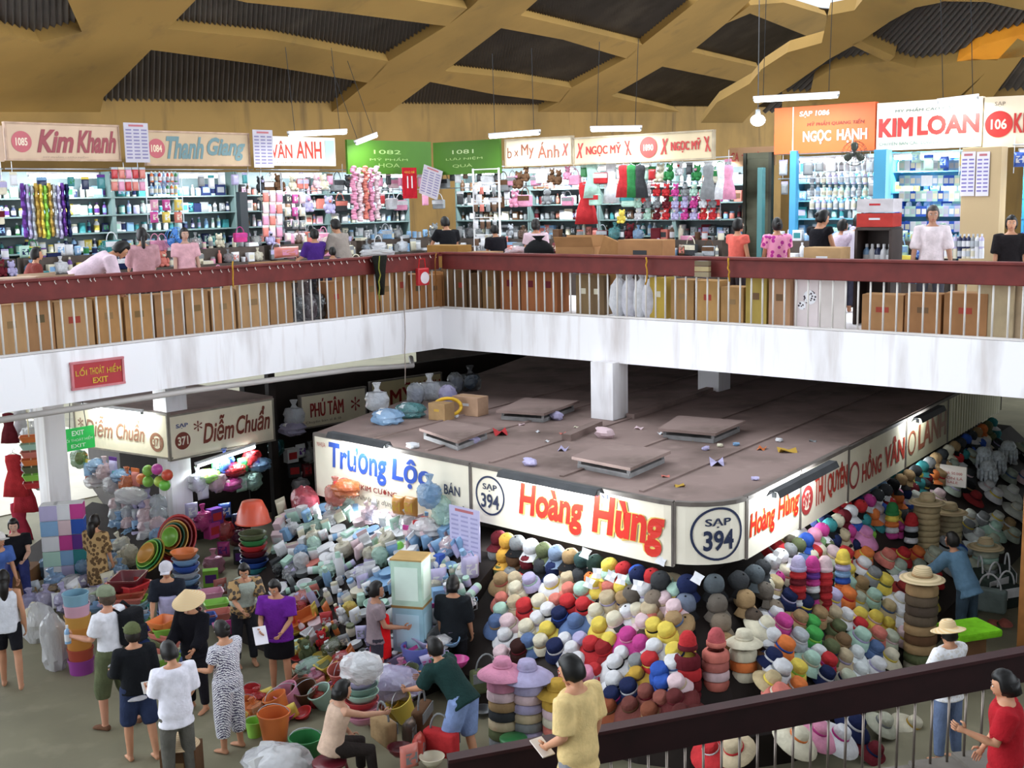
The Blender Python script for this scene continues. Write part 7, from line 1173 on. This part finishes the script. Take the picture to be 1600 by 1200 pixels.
h, _ = person('man in white T-shirt and grey trousers seen from behind, looking at something in his hand', ground(283, 1232), -40, 1.62, head=(25, -10), arms=(A(18, 6, 85, -8), A(4, 12, 45, 4)), hair=('short', '100d0c'), wear=(('shirt', 'e4e2ee', 'fabric', .5, .16, .03), ('trousers', '5a5852', 'fabric', .95)))
paper(h[0], 'small pale phone held by the man in the white T-shirt and grey trousers', 'd0d0cc', .08, .15, .5, .6, 'phone', 'phone')
person('woman in black and white patterned pyjamas standing with hands before her', ground(362, 1172), -60, 1.52, head=(20, 0), arms=(A(12, 12, 80, -10), A(15, 12, 85, -12)), hair=('bun', '15110f'), girth=1.1, wear=(('blouse', '55506a', 'dashes', .32, .1, .024), ('trousers', '55506a', 'dashes', .82, .035)))
h, _ = person('woman in purple top and black skirt reading a paper', ground(440, 1082), 190, 1.5, head=(25, 0), arms=(A(15, 10, 60, -15), A(20, 8, 70, -20)), hair=('short', '15110f'), girth=1.12, wear=(('blouse', '6a2590', 'fabric', .42, .12, .035), ('skirt', '121014', 'fabric', .62)))
paper(h[1] - V3((0, .02, .02)), 'white folded paper in the hands of the woman in purple', 'e6e2ea', .16, .24, .4, .8)
person('woman in dark patterned blouse with a pale scarf, bending among the baskets', ground(385, 1040), 150, 1.5, lean=18, head=(25, 20), arms=(A(25, 8, 60, -5), A(30, 8, 70, -10)), hair=('short', '15110f'), wear=(('blouse', '4a4038', 'leafy', .45, .1, .03), ('trousers', '2a2a30', 'fabric', .95), ('vest', 'aab4a8', 'fabric', 0, -.1, .045)))
person('person in black under a conical hat among the shoppers', ground(310, 1110), 200, 1.5, head=(20, 0), arms=(A(20, 8, 60, 0), A(20, 8, 60, 0)), hair=('long', '120f0e'), wear=(('jacket', '14131a', 'fabric', .95, .12, .035), ('trousers', '1c1a20', 'fabric', .95), ('cone_hat', 'd0ae80', 'weave')))
person('stallholder in white cap, dark top and lilac apron with blue jeans, before the tilted basins', ground(272, 1045), 170, 1.52, lean=12, head=(15, 0), arms=(A(15, 10, 40, 0), A(15, 10, 45, 0)), hair=('short', '15110f'), wear=(('shirt', '20242e', 'fabric', .5, .05, .02), ('trousers', '5f74a8', 'fabric', .95), ('apron', 'a9a6c8', 'fabric'), ('cap', 'c8c4cc', 'fabric')))
person('woman in grey top and bright red apron seen side on, hair tied back', ground(592, 1095), 75, 1.52, head=(5, 0), arms=(A(10, 8, 60, 0), A(20, 8, 80, -4)), skin='a5755c', hair=('bun', '120e0d'), wear=(('shirt', '8a7a80', 'fabric', .3, .05, .018), ('trousers', '3a3640', 'fabric', .95), ('apron', 'd8181c', 'fabric')))
person('man in dark green T-shirt and light denim shorts bending over the ground pile', ground(728, 1210), -55, 1.6, lean=42, head=(10, 0), arms=(A(28, 6, 70, -6), A(30, 6, 78, -10)), legs=((18, 3, -10, 2), (4, 3, -14, 2)), hair=('short', '120f0e'), wear=(('shirt', '1d3634', 'fabric', .45, .08, .03), ('shorts', '7f93c0', 'fabric', .55, .035)))
person('dark-haired woman in black blouse standing behind the dark bags', ground(712, 1085), 15, 1.52, head=(5, 0), hair=('bob', '0e0c0c'), wear=(('blouse', '1c2024', 'fabric', .6, .1, .03), ('trousers', '1a1a1e', 'fabric', .95)))
person('woman in beige sleeveless top seated low, stretching an arm to the pile', ground(520, 1235) , 60, 1.55, hipz=.48, lean=15, head=(10, 0), arms=(A(15, 12, 35, 0), A(65, -12, 80, -5)), legs=((78, 8, 2, 4), (80, 8, 4, 4)), skin='b88a70', hair=('bob', '120f0e'), wear=(('shirt', 'c4a894', 'fabric', 0, .06, .018), ('trousers', '2c2624', 'fabric', .9)))
put('plastic_stool', ground(517, 1237), 'maroon', 'small dark stool under the woman in the beige top', 'stool', s=1.3)
person('woman in black T-shirt seated behind the white heap', ground(33, 955), 160, 1.55, hipz=.75, head=(10, 0), arms=(A(25, 8, 75, -15), A(25, 8, 80, -15)), legs=((75, 6, 5, 4), (75, 6, 5, 4)), skin='c09680', hair=('bun', '120f0e'), wear=(('shirt', '17171b', 'fabric', .3, .08, .025), ('trousers', '2a3060', 'fabric', .95)))
tag(ob('goods_box', mesh('goods_box', mv(rbox(.5, .45, .62, .01), *(ground(33, 950) + V3((0, .1, .33)))), 'card'), None, 'brown'), 'brown crate under the woman in the black T-shirt', 'crate')
person('woman in blue blouse bending at the bright opening beside the seated woman', ground(-4, 980), 120, 1.5, lean=25, hair=('short', '2a2220'), wear=(('blouse', '4a66a8', 'fabric', .4, .1, .03), ('trousers', '2a3050', 'fabric', .95), ('cap', 'd8d2d0', 'fabric')))
person('person in brown patterned dress standing with back turned by the wrapped packs', ground(158, 955), 20, 1.5, hair=('long', '1a1411'), wear=(('blouse', '5a4226', 'leafy', .6, .12, .025), ('skirt', '5a4226', 'leafy', .75)))
person('shopper in pale straw hat and white patterned shirt beyond the handrail', ground(1478, 1190), -30, 1.55, head=(12, 0), arms=(A(20, 8, 55, -5), A(20, 8, 50, -5)), hair=('short', '17130f'), wear=(('shirt', 'd8d4d0', 'specks', .6, .12, .03), ('trousers', '6a7a9a', 'fabric', .95), ('brim_hat', 'c8a878', 'weave')))
person('person in blue-grey jacket leaning over the far hat counter', ground(1508, 1010), -35, 1.58, lean=28, head=(5, 0), arms=(A(40, 6, 60, -4), A(45, 6, 65, -4)), hair=('short', '17130f'), wear=(('jacket', '5f7f98', 'fabric', .9, .16, .03), ('trousers', '3a4a58', 'fabric', .95)))
# on the near stair
p = onpl(905, 1300, V3((0, 8.85, 0)), V3((-.18, 1, 0)).normalized()); p = V3((p.x, p.y, 0)); p.z = step_z(p)
hy = onpl(885, 1025, p, V3((p.x, p.y, 0)).normalized()).z
h, _ = person('young man in plain yellow T-shirt holding a paper, before the handrail', p, -50, max(1.5, min(1.8, (hy - p.z) * 1.0)), head=(22, -10), arms=(A(-4, 10, 55, -12), A(-6, 12, 20, 8)), hair=('short', '0d0b0a'), vox=.012, wear=(('shirt', 'd8bd84', 'fabric', .45, .14, .028), ('trousers', '8a8a90', 'fabric', .95)))
paper(h[0] + V3((0, 0, .01)), 'folded white paper in the hand of the young man in yellow', 'd8cdc4', .12, .2, .6, .4)
p = onpl(1566, 1300, V3((0, 7.75, 0)), V3((-.18, 1, 0)).normalized()); p = V3((p.x, p.y, 0)); p.z = step_z(p)
hy = onpl(1570, 1048, p, V3((p.x, p.y, 0)).normalized()).z
person('black-haired person in red top close to the handrail at the stair', p, -70, max(1.3, min(1.75, hy - p.z)), head=(15, 0), arms=(A(20, 10, 110, 0), A(10, 8, 30, 0)), hair=('bob', '0d0b0b'), wear=(('blouse', 'a01a24', 'fabric', .4, .12, .03), ('trousers', '2a2626', 'fabric', .95)))
# ------------------------------------------------------------------ people on the gallery
ub = person('person in pale pink shirt bent double over the cartons', upr(122, FL, .75), 70, 1.72, lean=58, head=(10, 0), arms=(A(10, 6, 15, 0), A(12, 6, 15, 0)), hair=('short', '14110f'), wear=(('shirt', 'd8c0cc', 'fabric', .5, .1, .03), ('trousers', '3a3a44', 'fabric', .95)))
person('woman in dusty pink blouse with a long black ponytail, back turned at the stall', upr(224, FL, 1.2), -25, 1.55, hair=('pony', '130f0e'), arms=(A(20, 8, 60, 0), A(20, 8, 60, 0)), wear=(('blouse', 'b58a90', 'fabric', .6, .12, .03), ('trousers', '3a343a', 'fabric', .95)))
person('dark-haired person in dark red crouching by the pinkish carton', upr(38, FL, 1.5), 60, 1.35, lean=20, hair=('short', '14110f'), wear=(('shirt', '7a3a34', 'fabric', .5, .1, .03), ('trousers', '2c2626', 'fabric', .95)))
person('person in purple shirt at the stall with salmon packets', upr(493, FL, 1.7), -40, 1.42, hair=('short', '14110f'), arms=(A(30, 8, 70, 0), A(30, 8, 70, 0)), wear=(('shirt', '4a2a7a', 'fabric', .5, .12, .03), ('trousers', '2a2a30', 'fabric', .95)))
person('man in grey shirt stooping beside the purple shirt', upr(538, FL, 1.5), -60, 1.6, lean=14, head=(20, 0), hair=('short', '14110f'), arms=(A(20, 8, 60, 0), A(15, 8, 50, 0)), wear=(('shirt', '9a9088', 'fabric', .5, .14, .03), ('trousers', '3a3836', 'fabric', .95)))
person('low dark-haired head and navy shirt in front of the grey shirt', upr(520, FL, 1.0), -30, 1.12, hair=('short', '14110f'), wear=(('shirt', '2a3046', 'fabric', .5, .1, .03), ('trousers', '222', 'fabric', .9)) if False else (('shirt', '2a3046', 'fabric', .5, .1, .03), ('trousers', '222226', 'fabric', .9)))
person('man in black T-shirt leaning on the yellow-brown carton', upr(702, FR, 1.3), -20, 1.58, lean=14, head=(20, -15), hair=('short', '14110f'), arms=(A(25, 25, 20, 14), A(15, 12, 40, 0)), wear=(('shirt', '17171b', 'fabric', .35, .12, .03), ('trousers', '2c2a2c', 'fabric', .95)))
person('dark-haired person in black stooping behind the low carton', upr(780, FR, 1.6), -30, 1.42, lean=15, head=(15, 0), hair=('short', '120f0e'), wear=(('shirt', '1c1a20', 'fabric', .4, .1, .03), ('trousers', '222226', 'fabric', .95)))
person('woman in pale pink top facing the stall behind the black bag', upr(838, FR, 1.6), -10, 1.5, hair=('bob', '1a1412'), wear=(('blouse', 'd8bcc6', 'fabric', .35, .1, .03), ('trousers', '3a3438', 'fabric', .95)))
person('woman in coral top standing side on by the yellow rope', upr(1152, FR, 1.0), 60, 1.5, hair=('short', '120f0e'), wear=(('shirt', 'd8665a', 'fabric', .2, .12, .03), ('trousers', '3a3438', 'fabric', .95)))
person('woman in magenta patterned blouse, back turned, beside the coral top', upr(1214, FR, 1.3), -5, 1.5, hair=('bun', '120f0e'), wear=(('blouse', 'b02a8a', 'blotches', .35, .12, .03), ('trousers', '3a3438', 'fabric', .95)))
person('woman in black sleeveless top with hair tied up, packing the pale carton', upr(1280, FR, 1.3), 60, 1.62, hair=('bun', '120f0e'), head=(20, 20), arms=(A(15, 8, 50, -5), A(20, 8, 55, -5)), wear=(('shirt', '16151a', 'fabric', .12, .12, .028), ('trousers', '2a2a30', 'fabric', .95)))
person('dark-haired girl reaching across behind the woman in black', upr(1308, FR, 2.5), 70, 1.45, lean=10, hair=('short', '120f0e'), arms=(A(60, 0, 75, 0), A(60, 0, 80, 0)), wear=(('shirt', 'c0b0c0', 'fabric', .3, .1, .03), ('trousers', '3a3a48', 'fabric', .95)))
person('old man in loose white shirt facing out, behind the rail before the tan column', upr(1455, FR, 1.2), 195, 1.66, hair=('short', '3a3634'), girth=.92, skin='a87a62', head=(5, 0), arms=(A(5, 14, 10, 8), A(5, 14, 12, 8)), wear=(('shirt', 'ded0d4', 'fabric', .55, .14, .024), ('trousers', '4a4a52', 'fabric', .95)))
person('shadowy dark-clothed person past the tan column', upr(1578, FR, 1.9), 200, 1.5, hair=('short', '120f0e'), wear=(('shirt', '1e1a1c', 'fabric', .5, .12, .03), ('trousers', '222226', 'fabric', .95)))
person('person in lavender checked shirt at the pale bottles', upr(1340, FR, 2.6), 20, 1.52, hair=('short', '17130f'), wear=(('shirt', 'b0a0b8', 'checks', .5, .12, .03), ('trousers', '3a3a48', 'fabric', .95)))
person('woman in pale rose blouse by the pink packets', upr(290, FL, 2.4), 150, 1.5, hair=('short', '17130f'), skin='b08a78', wear=(('blouse', 'd0a0a8', 'fabric', .4, .12, .03), ('trousers', '4a4048', 'fabric', .95)))
put('conical_hat', onz(300, 1196, 0) + V3((.0, -.35, .42)), 'd0a880', 'conical straw hat at the bottom edge of the walkway', 'hat', s=.9); put('cardboard_box', onz(300, 1196, 0) + V3((0, -.35, 0)), 'brown', 'brown box under the conical straw hat', 'box', s=(.7, .7, .98), col2='tan')
dup_labels = {k: v for k, v in SEEN.items() if len(v) > 1}
for lb, nms in dup_labels.items():
    for i, nm_ in enumerate(nms[1:]): bpy.data.objects[nm_]['label'] = lb + f' ({nth(i + 2)} such)'
